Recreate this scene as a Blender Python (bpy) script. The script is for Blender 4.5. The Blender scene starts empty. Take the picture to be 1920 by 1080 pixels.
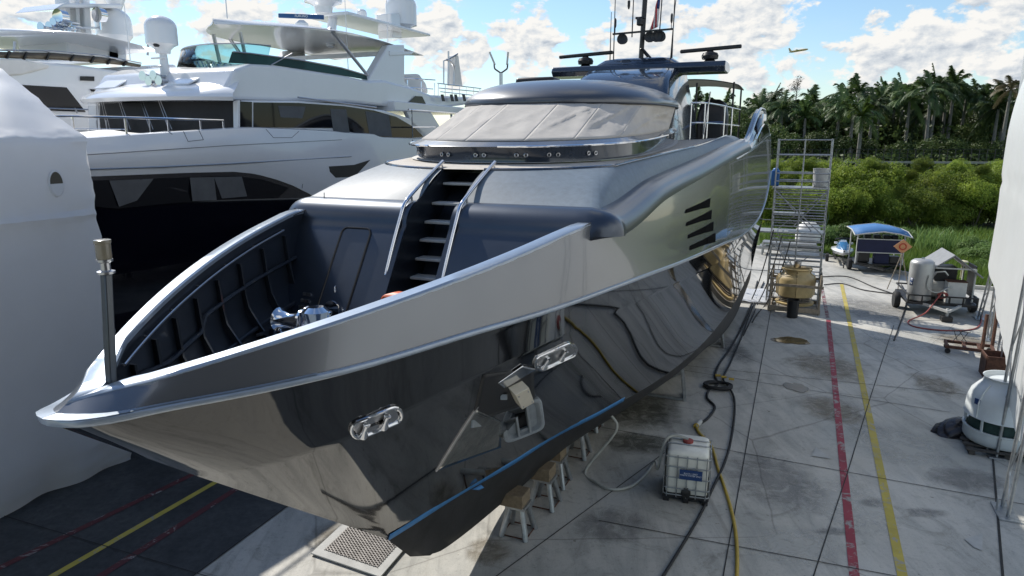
import bpy, math, random
import numpy as np
from mathutils import Vector, Matrix
random.seed(7)
rng = np.random.RandomState(11)
PI = math.pi
sc = bpy.context.scene
col = sc.collection
F, CX, CY, HC = 1300.0, 960.0, 540.0, 7.5           # focal length in photo pixels, image centre, eye height
TH = math.atan((540 - 258) / F)                      # camera pitch
CT, ST = math.cos(TH), math.sin(TH)

def V(*a): return np.array(a, float)
def ray(px):
    u = (px[0] - CX) / F; v = (px[1] - CY) / F
    return V(u, CT - v * ST, -ST - v * CT)
def gp(x, y, h=0.0):                                 # point of the yard seen at a photo pixel
    r = ray((x, y)); return r * ((h - HC) / r[2]) + V(0, 0, HC)
def proj(p):
    X, Y, Z = p[0], p[1], p[2] - HC
    z = Y * CT - Z * ST; yc = -Y * ST - Z * CT
    return V(CX + F * X / z, CY + F * yc / z)
HEAD = math.radians(22.72)                           # the boats all lie parallel
DS = V(math.sin(HEAD), math.cos(HEAD), 0); DB = V(math.cos(HEAD), -math.sin(HEAD), 0); UP = V(0, 0, 1)
O1 = V(-3.546, 5.103, 0)
def W(s, b, h): return O1 + DS * s + DB * b + UP * h         # boat frame: along keel, to port, up (metres)
def Q(px, py, b=None, s=None, h=None):                        # (s, b, h) of a pixel on a plane of that frame
    r = ray((px, py)); o = V(0, 0, HC) - O1
    if b is not None: k = (b - o @ DB) / (r @ DB)
    elif s is not None: k = (s - o @ DS) / (r @ DS)
    else: k = (h - HC) / r[2]
    q = r * k + V(0, 0, HC) - O1
    return V(q @ DS, q @ DB, q[2])
KS = 0.9
def Y(s, b, h): return W(s * KS, b * KS, 7.5 - KS * (7.5 - h))

# ---------- materials
def _ramp(nt, fac, stops):
    r = nt.nodes.new('ShaderNodeValToRGB'); e = r.color_ramp.elements
    e[0].position, e[0].color = stops[0][0], (*stops[0][1], 1)
    e[1].position, e[1].color = stops[-1][0], (*stops[-1][1], 1)
    for p, c in stops[1:-1]:
        x = e.new(p); x.color = (*c, 1)
    nt.links.new(fac, r.inputs[0]); return r.outputs[0]
def _noise(nt, scale, detail=4, rough=.6, vec=None, dist=0):
    n = nt.nodes.new('ShaderNodeTexNoise'); n.inputs['Scale'].default_value = scale
    n.inputs['Detail'].default_value = detail; n.inputs['Roughness'].default_value = rough
    n.inputs['Distortion'].default_value = dist
    if vec is not None: nt.links.new(vec, n.inputs['Vector'])
    return n.outputs[0]
def _mix(nt, fac, a, b, mode='MIX'):
    m = nt.nodes.new('ShaderNodeMix'); m.data_type = 'RGBA'; m.blend_type = mode
    for sock, v in ((m.inputs['Factor'], fac), (m.inputs['A'], a), (m.inputs['B'], b)):
        if hasattr(v, 'links') or hasattr(v, 'is_output'): nt.links.new(v, sock)
        elif isinstance(v, (int, float)): sock.default_value = v
        else: sock.default_value = (*v, 1)
    return m.outputs['Result']
MATS = {}
def mat(name, c, rough=.5, metal=0, coat=0, var=(1.5, .12), bump=None, spec=.5, rvar=0, coat_r=.04, trans=0, alpha=None, ior=None, aniso_vec=None):
    if name in MATS: return MATS[name]
    m = bpy.data.materials.new(name); m.use_nodes = True; nt = m.node_tree
    p = nt.nodes['Principled BSDF']; L = nt.links.new
    tc = nt.nodes.new('ShaderNodeTexCoord'); vec = tc.outputs['Object']
    if var:
        n = _noise(nt, var[0], 6, .65, vec)
        a = var[1]
        col_ = _ramp(nt, n, [(.3, tuple(x * (1 - a) for x in c)), (.7, tuple(min(1, x * (1 + a)) for x in c))])
        L(col_, p.inputs['Base Color'])
    else: p.inputs['Base Color'].default_value = (*c, 1)
    p.inputs['Roughness'].default_value = rough; p.inputs['Metallic'].default_value = metal
    p.inputs['Coat Weight'].default_value = coat; p.inputs['Coat Roughness'].default_value = coat_r
    p.inputs['Specular IOR Level'].default_value = spec
    if ior: p.inputs['IOR'].default_value = ior
    p.inputs['Transmission Weight'].default_value = trans
    if rvar:
        n2 = _noise(nt, 3.0, 5, .6, vec)
        mr = nt.nodes.new('ShaderNodeMapRange'); mr.inputs['From Min'].default_value = .3; mr.inputs['From Max'].default_value = .7
        mr.inputs['To Min'].default_value = max(0, rough - rvar); mr.inputs['To Max'].default_value = rough + rvar
        L(n2, mr.inputs['Value']); L(mr.outputs[0], p.inputs['Roughness'])
    if bump:
        b = nt.nodes.new('ShaderNodeBump'); b.inputs['Strength'].default_value = bump[1]; b.inputs['Distance'].default_value = bump[2] if len(bump) > 2 else .02
        nn = _noise(nt, bump[0], 5, .6, vec)
        L(nn, b.inputs['Height']); L(b.outputs[0], p.inputs['Normal'])
    MATS[name] = m; return m

M_black = mat('gloss_black_paint', (.004, .0045, .006), .04, 0, .8, var=None, spec=.4, coat_r=.025, bump=(.5, .008, .03))
M_band = mat('metallic_grey_paint', (.205, .215, .23), .26, .72, .6, var=(.7, .05), spec=.6, coat_r=.04, bump=None)
M_top = mat('satin_grey_deck_paint', (.130, .168, .205), .58, .0, .15, var=(9, .14), spec=.4, coat_r=.3, bump=(60, .05, .004))
M_roof = mat('dark_roof_paint', (.10, .105, .115), .38, .75, .4, var=(.7, .06), coat_r=.15, bump=(.5, .012, .02))
M_house = mat('satin_house_paint', (.055, .068, .09), .33, .7, .35, var=(1.2, .1), spec=.5, coat_r=.14)
M_capr = mat('pale_cap_paint', (.34, .40, .47), .3, .3, .8, var=(4, .1), coat_r=.08)
M_navy = mat('navy_grey_paint', (.022, .034, .055), .22, .25, .9, var=(2, .12), spec=.5, coat_r=.06)
M_inner = mat('bulwark_inner_paint', (.020, .026, .036), .4, .2, .3, var=(3, .2))
M_bottom = mat('antifouling_paint', (.022, .022, .023), .6, 0, 0, var=(2.5, .45), bump=(9, .1, .01))
M_tape = mat('blue_masking_tape', (.05, .21, .48), .55, var=(12, .12))
M_teak = mat('weathered_teak', (.40, .36, .31), .7, var=(6, .2))
M_fabric = mat('taupe_mesh_fabric', (.48, .455, .42), .85, var=(2, .07), bump=(2.6, .4, .06), spec=.15)
M_chrome = mat('polished_steel', (.75, .76, .78), .07, 1, var=None)
M_steel = mat('brushed_steel', (.5, .5, .51), .3, 1, var=(6, .1))
M_galv = mat('galvanised_steel', (.36, .375, .385), .42, .75, var=(7, .25))
M_galvp = mat('grey_galvanised_anchor', (.27, .30, .32), .5, .2, var=(5, .2))
M_dark = mat('black_plastic', (.012, .012, .013), .42, var=(6, .2))
M_hole = mat('unlit_void', (.002, .002, .002), .9, var=None, spec=.05)
M_white = mat('white_gelcoat', (.78, .79, .80), .22, 0, .6, var=(1.2, .02), coat_r=.05)
M_whitem = mat('white_vinyl', (.72, .70, .66), .65, var=(2, .06), bump=(3, .25, .04))
M_glassd = mat('dark_tinted_glass', (.005, .006, .009), .04, 0, 0, var=None, spec=.28)
M_mesh = mat('black_window_mesh', (.010, .010, .011), .6, var=(5, .3), bump=(4, .3, .03))
M_navyh = mat('navy_hull_paint', (.003, .0035, .009), .06, 0, 1, var=None, coat_r=.02)
def tint(name, c, gl=.10):
    m = bpy.data.materials.new(name); m.use_nodes = True; nt = m.node_tree; out = nt.nodes['Material Output']
    a = nt.nodes.new('ShaderNodeBsdfTransparent'); a.inputs[0].default_value = (*c, 1); b = nt.nodes.new('ShaderNodeBsdfGlossy'); b.inputs['Roughness'].default_value = .03
    fr = nt.nodes.new('ShaderNodeFresnel'); fr.inputs[0].default_value = 1.18; mx = nt.nodes.new('ShaderNodeMixShader')
    nt.links.new(fr.outputs[0], mx.inputs[0]); nt.links.new(a.outputs[0], mx.inputs[1]); nt.links.new(b.outputs[0], mx.inputs[2]); nt.links.new(mx.outputs[0], out.inputs[0]); return m
M_teal = tint('tinted_windscreen', (.62, .79, .78))
M_brown = mat('brown_tinted_glass', (.10, .08, .055), .05, var=(2, .3))
M_rust = mat('rusted_iron', (.10, .045, .028), .8, .2, var=(9, .5), bump=(30, .4, .01))
M_wood = mat('raw_timber', (.20, .155, .10), .8, var=(8, .3), bump=(20, .3, .01))
M_woodg = mat('grey_timber', (.27, .23, .18), .85, var=(8, .3), bump=(20, .3, .01))
M_yellow = mat('faded_yellow_fibreglass', (.46, .35, .17), .5, var=(3, .15))
M_rubber = mat('black_rubber', (.014, .014, .015), .7, var=(12, .3))
M_yhose = mat('yellow_hose', (.42, .29, .04), .55, var=(8, .2))
M_whose = mat('grey_hose', (.42, .42, .38), .5, var=(8, .15))
M_orange = mat('orange_vinyl', (.62, .10, .02), .5, var=(6, .1))
M_blue = mat('blue_canvas', (.045, .16, .37), .7, var=(3, .1), bump=(4, .2, .03))
M_dblue = mat('dark_blue_canvas', (.006, .010, .045), .7, var=(3, .2))
M_ltgrey = mat('light_grey_paint', (.46, .46, .44), .55, var=(4, .12), rvar=.1)
M_teal2 = mat('teal_netting', (.02, .20, .17), .8, var=(8, .3))
M_red = mat('red_rubber', (.30, .06, .05), .6, var=(8, .2))
M_signo = mat('orange_sign', (.62, .30, .14), .5, var=(8, .1))
M_labelb = mat('blue_label', (.015, .05, .16), .45, var=(8, .1))
M_textw = mat('white_lettering', (.75, .76, .77), .5, var=None)
M_tankplastic = mat('translucent_tank_plastic', (.76, .75, .68), .45, var=(3, .12), rvar=.1)
M_bark = mat('palm_trunk_bark', (.19, .18, .16), .85, var=(3, .3), bump=(8, .4, .03))
M_barkd = mat('tree_bark', (.11, .095, .075), .9, var=(4, .3), bump=(9, .5, .03))
def leafmat(name, c1, c2, tr=.35):
    m = bpy.data.materials.new(name); m.use_nodes = True; nt = m.node_tree; L = nt.links.new
    p = nt.nodes['Principled BSDF']; out = nt.nodes['Material Output']
    oi = nt.nodes.new('ShaderNodeObjectInfo'); tc = nt.nodes.new('ShaderNodeTexCoord')
    n = _noise(nt, .9, 4, .7, tc.outputs['Object'])
    c = _ramp(nt, n, [(.32, c1), (.68, c2)])
    hs = nt.nodes.new('ShaderNodeHueSaturation'); L(c, hs.inputs['Color'])
    mr = nt.nodes.new('ShaderNodeMapRange'); L(oi.outputs['Random'], mr.inputs['Value']); mr.inputs['To Min'].default_value = .62; mr.inputs['To Max'].default_value = 1.45
    L(mr.outputs[0], hs.inputs['Value'])
    L(hs.outputs[0], p.inputs['Base Color']); p.inputs['Roughness'].default_value = .5; p.inputs['Specular IOR Level'].default_value = .3
    t = nt.nodes.new('ShaderNodeBsdfTranslucent'); L(hs.outputs[0], t.inputs['Color'])
    mx = nt.nodes.new('ShaderNodeMixShader'); mx.inputs[0].default_value = tr
    L(p.outputs[0], mx.inputs[1]); L(t.outputs[0], mx.inputs[2]); L(mx.outputs[0], out.inputs[0])
    return m
M_palm = leafmat('palm_leaf', (.036, .070, .022), (.115, .165, .055), .3)
M_palmy = leafmat('young_palm_leaf', (.07, .12, .02), (.13, .19, .04), .4)
M_tree = leafmat('dark_tree_leaf', (.034, .062, .016), (.115, .155, .045), .3)
M_bush = leafmat('shrub_leaf', (.085, .145, .02), (.31, .37, .06), .5)
M_bushg = leafmat('green_shrub_leaf', (.07, .13, .03), (.19, .27, .09), .45)
M_grass = leafmat('grass_blade', (.06, .12, .015), (.15, .21, .04), .4)
M_dry = leafmat('dead_palm_leaf', (.10, .085, .05), (.18, .15, .09), .2)

# white plastic film: lit sides glow, the far side lets light through
def filmmat(name, c, tr, bs, bstr, dist):
    m = bpy.data.materials.new(name); m.use_nodes = True; nt = m.node_tree; L = nt.links.new
    p = nt.nodes['Principled BSDF']; out = nt.nodes['Material Output']
    tc = nt.nodes.new('ShaderNodeTexCoord')
    n = _noise(nt, .7, 5, .6, tc.outputs['Object'])
    cc = _ramp(nt, n, [(.3, tuple(x * .94 for x in c)), (.7, c)])
    L(cc, p.inputs['Base Color']); p.inputs['Roughness'].default_value = .38; p.inputs['Specular IOR Level'].default_value = .4
    mp = nt.nodes.new('ShaderNodeMapping'); mp.inputs['Scale'].default_value = (1, 1, .45); mp.inputs['Rotation'].default_value = (.5, .3, .2); L(tc.outputs['Object'], mp.inputs[0])
    rg_ = nt.nodes.new('ShaderNodeTexNoise'); rg_.noise_type = 'RIDGED_MULTIFRACTAL'; rg_.inputs['Scale'].default_value = bs * .8; rg_.inputs['Detail'].default_value = 4; rg_.inputs['Roughness'].default_value = .55; rg_.inputs['Distortion'].default_value = .8; L(mp.outputs[0], rg_.inputs['Vector'])
    big = _noise(nt, .35, 2, .5, tc.outputs['Object']); am = nt.nodes.new('ShaderNodeMapRange'); L(big, am.inputs['Value']); am.inputs['From Min'].default_value = .42; am.inputs['From Max'].default_value = .62; am.inputs['To Min'].default_value = .12; am.inputs['To Max'].default_value = 1.0
    ml_ = nt.nodes.new('ShaderNodeMath'); ml_.operation = 'MULTIPLY'; L(rg_.outputs[0], ml_.inputs[0]); L(am.outputs[0], ml_.inputs[1]); nn = ml_.outputs[0]
    b = nt.nodes.new('ShaderNodeBump'); b.inputs['Strength'].default_value = bstr; b.inputs['Distance'].default_value = dist
    L(nn, b.inputs['Height']); L(b.outputs[0], p.inputs['Normal'])
    t = nt.nodes.new('ShaderNodeBsdfTranslucent'); L(cc, t.inputs['Color'])
    mx = nt.nodes.new('ShaderNodeMixShader'); mx.inputs[0].default_value = tr
    L(p.outputs[0], mx.inputs[1]); L(t.outputs[0], mx.inputs[2]); L(mx.outputs[0], out.inputs[0])
    return m
M_film = filmmat('shrink_wrap_film', (.82, .84, .87), .38, 1.5, .22, .05)
M_sheet = filmmat('white_sheeting', (.82, .83, .82), .3, .8, .14, .05)

# ---------- mesh builder
class MB:
    def __init__(s): s.v = []; s.f = []; s.m = []; s.cur = 0
    def add(s, vs, fs):
        o = len(s.v); s.v += [tuple(map(float, p)) for p in vs]
        for f in fs: s.f.append(tuple(i + o for i in f)); s.m.append(s.cur)
        return s
    def box(s, c, size, ax=None):
        ax = ax or (V(1, 0, 0), V(0, 1, 0), V(0, 0, 1)); c = np.asarray(c, float)
        x, y, z = [np.asarray(a) * d / 2 for a, d in zip(ax, size)]
        vs = [c + i * x + j * y + k * z for k in (-1, 1) for j in (-1, 1) for i in (-1, 1)]
        return s.add(vs, [(0, 2, 3, 1), (4, 5, 7, 6), (0, 1, 5, 4), (2, 6, 7, 3), (0, 4, 6, 2), (1, 3, 7, 5)])
    def beam(s, p, q, w, h, up=None):
        p = np.asarray(p, float); q = np.asarray(q, float); d = q - p; l = np.linalg.norm(d); d = d / l
        up = V(0, 0, 1) if up is None else np.asarray(up, float)
        if abs(d @ up) > .97: up = V(1, 0, 0) if abs(d[0]) < .9 else V(0, 1, 0)
        x = np.cross(d, up); x /= np.linalg.norm(x); z = np.cross(x, d)
        return s.box((p + q) / 2, (w, l, h), (x, d, z))
    def tube(s, path, r, n=8, closed=False):
        path = [np.asarray(p, float) for p in path]; N = len(path); rings = []
        prev = None
        for i, p in enumerate(path):
            a = path[(i - 1) % N] if (i > 0 or closed) else p; b = path[(i + 1) % N] if (i < N - 1 or closed) else p
            d = b - a; d = d / (np.linalg.norm(d) + 1e-12)
            if prev is None:
                u = V(0, 0, 1) if abs(d[2]) < .9 else V(1, 0, 0)
            else: u = prev
            x = np.cross(d, u); x /= np.linalg.norm(x) + 1e-12; u = np.cross(x, d); prev = u
            rr = r[i] if hasattr(r, '__len__') else r
            rings.append([p + rr * (math.cos(2 * PI * k / n) * x + math.sin(2 * PI * k / n) * u) for k in range(n)])
        o = len(s.v); s.v += [tuple(p) for R in rings for p in R]
        for i in range(N if closed else N - 1):
            j = (i + 1) % N
            for k in range(n):
                s.f.append((o + i * n + k, o + i * n + (k + 1) % n, o + j * n + (k + 1) % n, o + j * n + k)); s.m.append(s.cur)
        if not closed:
            s.f.append(tuple(o + k for k in reversed(range(n)))); s.m.append(s.cur)
            s.f.append(tuple(o + (N - 1) * n + k for k in range(n))); s.m.append(s.cur)
        return s
    def lathe(s, prof, c, n=24, ax=None):
        ax = ax or (V(1, 0, 0), V(0, 1, 0), V(0, 0, 1)); c = np.asarray(c, float)
        return s.loft([[c + r * (math.cos(2 * PI * k / n) * ax[0] + math.sin(2 * PI * k / n) * ax[1]) + z * ax[2] for k in range(n)] for r, z in prof], True, True)
    def loft(s, rings, closed=False, caps=False):
        n = len(rings[0]); o = len(s.v); s.v += [tuple(map(float, p)) for R in rings for p in R]
        for i in range(len(rings) - 1):
            for k in range(n if closed else n - 1):
                k2 = (k + 1) % n
                s.f.append((o + i * n + k, o + i * n + k2, o + (i + 1) * n + k2, o + (i + 1) * n + k)); s.m.append(s.cur)
        if caps:
            s.f.append(tuple(o + k for k in reversed(range(n)))); s.m.append(s.cur)
            q = o + (len(rings) - 1) * n
            s.f.append(tuple(q + k for k in range(n))); s.m.append(s.cur)
        return s
    def prism(s, poly, vec):
        n = len(poly); vec = np.asarray(vec, float)
        vs = [np.asarray(p, float) for p in poly]; vs += [p + vec for p in vs]
        return s.add(vs, [tuple(reversed(range(n))), tuple(range(n, 2 * n))] + [(i, (i + 1) % n, n + (i + 1) % n, n + i) for i in range(n)])
    def sphere(s, c, r, n=14, m=8, sq=(1, 1, 1)):
        c = np.asarray(c, float); rings = []
        for i in range(m + 1):
            a = PI * (i + 1e-3) / (m + 2e-3) - PI / 2
            rings.append([c + V(r * sq[0] * math.cos(a) * math.cos(2 * PI * k / n), r * sq[1] * math.cos(a) * math.sin(2 * PI * k / n), r * sq[2] * math.sin(a)) for k in range(n)])
        return s.loft(rings, True, True)
    def build(s, name, mats, parent=None, smooth=35, bevel=0, seg=2, fix=True, solid=0):
        me = bpy.data.meshes.new(name)
        vs = s.v
        if parent is not None:
            inv = np.array(RM[parent].inverted()); a = np.array(vs); vs = (a @ inv[:3, :3].T + inv[:3, 3]).tolist()
        me.from_pydata(vs, [], s.f)
        if not isinstance(mats, (list, tuple)): mats = [mats]
        for m in mats: me.materials.append(m)
        if len(mats) > 1: me.polygons.foreach_set('material_index', s.m)
        if fix:
            import bmesh
            bm = bmesh.new(); bm.from_mesh(me); bmesh.ops.recalc_face_normals(bm, faces=bm.faces); bm.to_mesh(me); bm.free()
        if smooth:
            me.shade_smooth()
            me.set_sharp_from_angle(angle=math.radians(smooth))
        me.validate(); me.update()
        o = bpy.data.objects.new(name, me); col.objects.link(o)
        if parent is not None: o.parent = parent; RM[o] = RM[parent]
        else: RM[o] = Matrix.Identity(4)
        if solid:
            md = o.modifiers.new('thickness', 'SOLIDIFY'); md.thickness = solid; md.offset = 0
        if bevel:
            md = o.modifiers.new('bevel', 'BEVEL'); md.width = bevel; md.segments = seg; md.limit_method = 'ANGLE'; md.angle_limit = math.radians(30); md.harden_normals = False
        return o
RM = {}
def thing(name, label, cat, loc, rotz=0.0, group=None):
    o = bpy.data.objects.new(name, None); col.objects.link(o); o.empty_display_size = .3
    o.location = tuple(map(float, loc)); o.rotation_euler = (0, 0, rotz)
    RM[o] = Matrix.Translation(Vector(tuple(map(float, loc)))) @ Matrix.Rotation(rotz, 4, 'Z')
    return tag(o, label, cat, group)
def tag(o, label=None, cat=None, group=None, kind=None):
    if label: o['label'] = label
    if cat: o['category'] = cat
    if group: o['group'] = group
    if kind: o['kind'] = kind
    return o
def settle(o):                                       # a one-mesh thing gets its origin at its base
    me = o.data; a = np.empty(len(me.vertices) * 3, 'f'); me.vertices.foreach_get('co', a); a = a.reshape(-1, 3)
    c = V((a[:, 0].min() + a[:, 0].max()) / 2, (a[:, 1].min() + a[:, 1].max()) / 2, a[:, 2].min())
    me.transform(Matrix.Translation(Vector(tuple(-c)))); o.location = tuple(c); RM[o] = Matrix.Translation(Vector(tuple(c)))
    return o
def one(mb, name, mats, label, cat, group=None, kind=None, **k): return tag(settle(mb.build(name, mats, **k)), label, cat, group, kind)
def copy_tree(o, parent=None):
    c = o.copy(); col.objects.link(c)
    if parent is not None: c.parent = parent
    RM[c] = RM[o]
    for ch in list(o.children): copy_tree(ch, c)
    return c
def smoothpath(pts, n=8):
    P = [np.asarray(p, float) for p in pts]; out = []
    for i in range(len(P) - 1):
        a, b, c, d = P[max(i - 1, 0)], P[i], P[i + 1], P[min(i + 2, len(P) - 1)]
        for k in range(n):
            t = k / n
            out.append(.5 * ((2 * b) + (c - a) * t + (2 * a - 5 * b + 4 * c - d) * t * t + (3 * b - a - 3 * c + d) * t ** 3))
    out.append(P[-1]); return out
def text(body, parent, p, xdir, ydir, size, m, name='lettering'):
    cu = bpy.data.curves.new(name, 'FONT'); cu.body = body; cu.size = size; cu.align_x = 'CENTER'; cu.align_y = 'CENTER'; cu.extrude = .002
    cu.materials.append(m); o = bpy.data.objects.new(name, cu); col.objects.link(o)
    x = Vector(tuple(xdir)).normalized(); y = Vector(tuple(ydir)).normalized(); z = x.cross(y)
    Mw = Matrix(((x[0], y[0], z[0], p[0]), (x[1], y[1], z[1], p[1]), (x[2], y[2], z[2], p[2]), (0, 0, 0, 1)))
    dg_ = bpy.context.evaluated_depsgraph_get(); me = bpy.data.meshes.new_from_object(o.evaluated_get(dg_)); bpy.data.objects.remove(o)
    o = bpy.data.objects.new(name, me); col.objects.link(o); o.parent = parent; o.matrix_local = RM[parent].inverted() @ Mw
    return o

# ---------- camera, sun, sky
cam = bpy.data.cameras.new('camera'); co = bpy.data.objects.new('camera', cam); col.objects.link(co); sc.camera = co
co.location = (0, 0, HC); co.rotation_euler = (PI / 2 - TH, 0, 0)
cam.sensor_width = 36; cam.lens = 36 * F / 1920; cam.clip_end = 6000; cam.clip_start = .1
SUN_AZ, SUN_EL = math.radians(-37), math.radians(42.5)     # azimuth from +Y towards +X
sd = V(math.sin(SUN_AZ) * math.cos(SUN_EL), math.cos(SUN_AZ) * math.cos(SUN_EL), math.sin(SUN_EL))
sun = bpy.data.lights.new('sun', 'SUN'); so = bpy.data.objects.new('sun', sun); col.objects.link(so)
sun.energy = 4.2; sun.angle = math.radians(.53); sun.color = (1, .95, .87)
so.rotation_euler = Vector(tuple(sd)).to_track_quat('Z', 'Y').to_euler(); so.location = (0, 0, 60)
w = bpy.data.worlds.new('World'); sc.world = w; w.use_nodes = True; nt = w.node_tree; L = nt.links.new
bg = nt.nodes['Background']; bg.inputs[1].default_value = .12
sky = nt.nodes.new('ShaderNodeTexSky'); sky.sky_type = 'NISHITA'; sky.sun_disc = False
sky.sun_elevation = SUN_EL; sky.sun_rotation = SUN_AZ; sky.air_density = 1.15; sky.dust_density = .15; sky.ozone_density = 2.8
tc = nt.nodes.new('ShaderNodeTexCoord'); D = tc.outputs['Generated']
def math_(op, a, b=None, c=None, clamp=False):
    n = nt.nodes.new('ShaderNodeMath'); n.operation = op; n.use_clamp = clamp
    for i, x in enumerate((a, b, c)):
        if x is None: continue
        if isinstance(x, (int, float)): n.inputs[i].default_value = x
        else: L(x, n.inputs[i])
    return n.outputs[0]
def vmath(op, a, b):
    n = nt.nodes.new('ShaderNodeVectorMath'); n.operation = op
    for i, x in enumerate((a, b)):
        if isinstance(x, (tuple, list)): n.inputs[i].default_value = x
        else: L(x, n.inputs[i])
    return n.outputs['Value'] if op == 'DOT_PRODUCT' else n.outputs[0]
def mrange(v, a, b, c=0.0, d=1.0, t='SMOOTHSTEP'):
    n = nt.nodes.new('ShaderNodeMapRange'); n.interpolation_type = t
    L(v, n.inputs['Value'])
    for k, x in zip(('From Min', 'From Max', 'To Min', 'To Max'), (a, b, c, d)): n.inputs[k].default_value = x
    return n.outputs[0]
blobs = [(985, 78, 66), (800, 62, 60), (1150, 75, 50), (1215, 30, 85), (1285, 70, 75), (1400, 18, 70), (1425, 80, 50), (1385, 115, 40), (1650, 42, 26),
         (1700, 112, 85), (1790, 95, 40), (1845, 30, 60), (1900, 15, 50), (1490, 138, 42), (1560, 118, 38), (1905, 140, 34), (1330, 45, 45), (890, 95, 34), (1725, 22, 26),
         (420, 15, 80), (560, 60, 40), (840, 130, 40), (1860, 115, 22), (1430, 160, 30), (120, -40, 120), (700, -120, 160), (1400, -250, 200), (300, -330, 220), (1750, -300, 150)]
bias = None
for x, y, r in blobs:
    d = ray((x, y)); d = d / np.linalg.norm(d)
    dt = vmath('DOT_PRODUCT', D, tuple(d))
    k = mrange(dt, math.cos(1.5 * r / F), 1.0)
    bias = k if bias is None else math_('MAXIMUM', bias, k)
for az, el, r in [(60, 25, 14), (100, 35, 18), (150, 30, 22), (-100, 30, 22), (-150, 45, 25), (20, 60, 16), (80, 12, 10), (120, 14, 12), (-60, 20, 10), (180, 15, 16), (-20, 40, 10)]:
    a, e = math.radians(az), math.radians(el)
    dt = vmath('DOT_PRODUCT', D, (math.sin(a) * math.cos(e), math.cos(a) * math.cos(e), math.sin(e)))
    bias = math_('MAXIMUM', bias, mrange(dt, math.cos(math.radians(r)), 1.0))
def cnoise(vec, scale, det=9, rough=.58):
    return _noise(nt, scale, det, rough, vec, .15)
Dz = vmath('MULTIPLY', D, (1, 1, 1.7))
n1 = cnoise(Dz, 19)
off = tuple(float(x) * .012 for x in (sd * V(.8, .2, 1.3)))
n2 = cnoise(vmath('ADD', Dz, off), 19)
dens = math_('ADD', math_('MULTIPLY', bias, .315), n1)
mask = mrange(dens, .685, .77)
wv = vmath('MULTIPLY', D, (1.0, 1.0, 5.0))
wisp = math_('MULTIPLY', mrange(cnoise(wv, 3.2, 7, .6), .53, .84), .40)
shade = math_('ADD', math_('MULTIPLY', math_('SUBTRACT', n1, n2), 2.6), math_('MULTIPLY', mrange(dens, .72, 1.0), -.14))
CB = 6.6
lum = math_('ADD', shade, .93, clamp=False)
lum = math_('MINIMUM', math_('MAXIMUM', lum, .50), 1.12)
cc = _ramp(nt, lum, [(.40, (.40, .47, .57)), (.75, (.74, .78, .82)), (1.0, (1.0, .985, .95))])
sc_ = nt.nodes.new('ShaderNodeVectorMath'); sc_.operation = 'SCALE'; L(cc, sc_.inputs[0]); sc_.inputs['Scale'].default_value = CB
hz = nt.nodes.new('ShaderNodeSeparateXYZ'); L(D, hz.inputs[0])
above = mrange(hz.outputs[2], -.005, .02)
skyc = _mix(nt, 1.0, sky.outputs[0], (.86, .93, 1.0), 'MULTIPLY')
m1 = _mix(nt, math_('MULTIPLY', wisp, above), skyc, (CB * .80, CB * .86, CB * .93))
m2 = _mix(nt, math_('MULTIPLY', mask, above), m1, sc_.outputs[0])
L(m2, bg.inputs[0])
vs_ = sc.view_settings; vs_.view_transform = 'Standard'; vs_.look = 'None'; vs_.gamma = 1; vs_.exposure = .28
sc.cycles.use_denoising = True
sc.cycles.max_bounces = 8; sc.cycles.transparent_max_bounces = 8; sc.cycles.caustics_reflective = False; sc.cycles.caustics_refractive = False
# ======================= the dark yacht =======================
def pchip(xs, ys):
    x = np.array(xs, float); y = np.array(ys, float); h = np.diff(x); d = np.diff(y) / h; m = np.zeros(len(x))
    for i in range(1, len(x) - 1):
        if d[i - 1] * d[i] > 0:
            w1, w2 = 2 * h[i] + h[i - 1], h[i] + 2 * h[i - 1]; m[i] = (w1 + w2) / (w1 / d[i - 1] + w2 / d[i])
    m[0], m[-1] = d[0], d[-1]
    def f(t):
        t = float(min(max(t, x[0]), x[-1])); i = int(min(max(np.searchsorted(x, t) - 1, 0), len(x) - 2)); k = (t - x[i]) / h[i]
        return (1 + 2 * k) * (1 - k) ** 2 * y[i] + k * (1 - k) ** 2 * h[i] * m[i] + k * k * (3 - 2 * k) * y[i + 1] + k * k * (k - 1) * h[i] * m[i + 1]
    return f
SE = 32.5
bK = pchip([-.22, -.17, -.06, .15, .45, 1.2, 2.08, 3.83, 5.32, 6.56, 9, 12, 16, 20, 25, 28, 31, 33], [0, .17, .27, .37, .50, .95, 1.45, 2.22, 2.67, 2.91, 3.22, 3.49, 3.73, 3.90, 4.03, 4.11, 4.2, 4.25])
hK = pchip([-.22, .3, 1.2, 2.08, 3.83, 5.3, 6.56, 8.4, 11.3, 18.3, 21, 26, 28, 30.5, 31.8, 32.5], [5.13, 5.07, 5.06, 5.07, 5.14, 5.12, 5.09, 5.01, 4.84, 4.41, 4.2, 4.05, 4.12, 4.55, 5.2, 5.9])
bC = pchip([1.38, 1.6, 2.4, 4.3, 6, 8, 11, 15, 20, 28, 33], [0, .32, .98, 1.88, 2.36, 2.74, 3.10, 3.44, 3.70, 3.95, 4.05])
hC = pchip([1.38, 2.4, 4.3, 7, 12, 20, 33], [3.89, 4.02, 4.33, 4.42, 4.2, 3.7, 3.5])
bW = pchip([4.9, 6.4, 8.2, 9.7, 11.5, 14, 17, 20, 25, 33], [0, .37, .85, 1.22, 1.8, 2.55, 3.1, 3.4, 3.65, 3.7])
bB = pchip([5.6, 6.5, 9, 11.15, 14, 17, 20, 22, 28, 33], [0, .17, .48, 1.0, 1.95, 2.8, 3.15, 3.35, 3.55, 3.55])
hB = pchip([5.6, 6.5, 9, 11.15, 14, 17, 20, 22, 28, 33], [.35, .0, -.12, .16, .35, .53, .42, .2, .0, .1])
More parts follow.
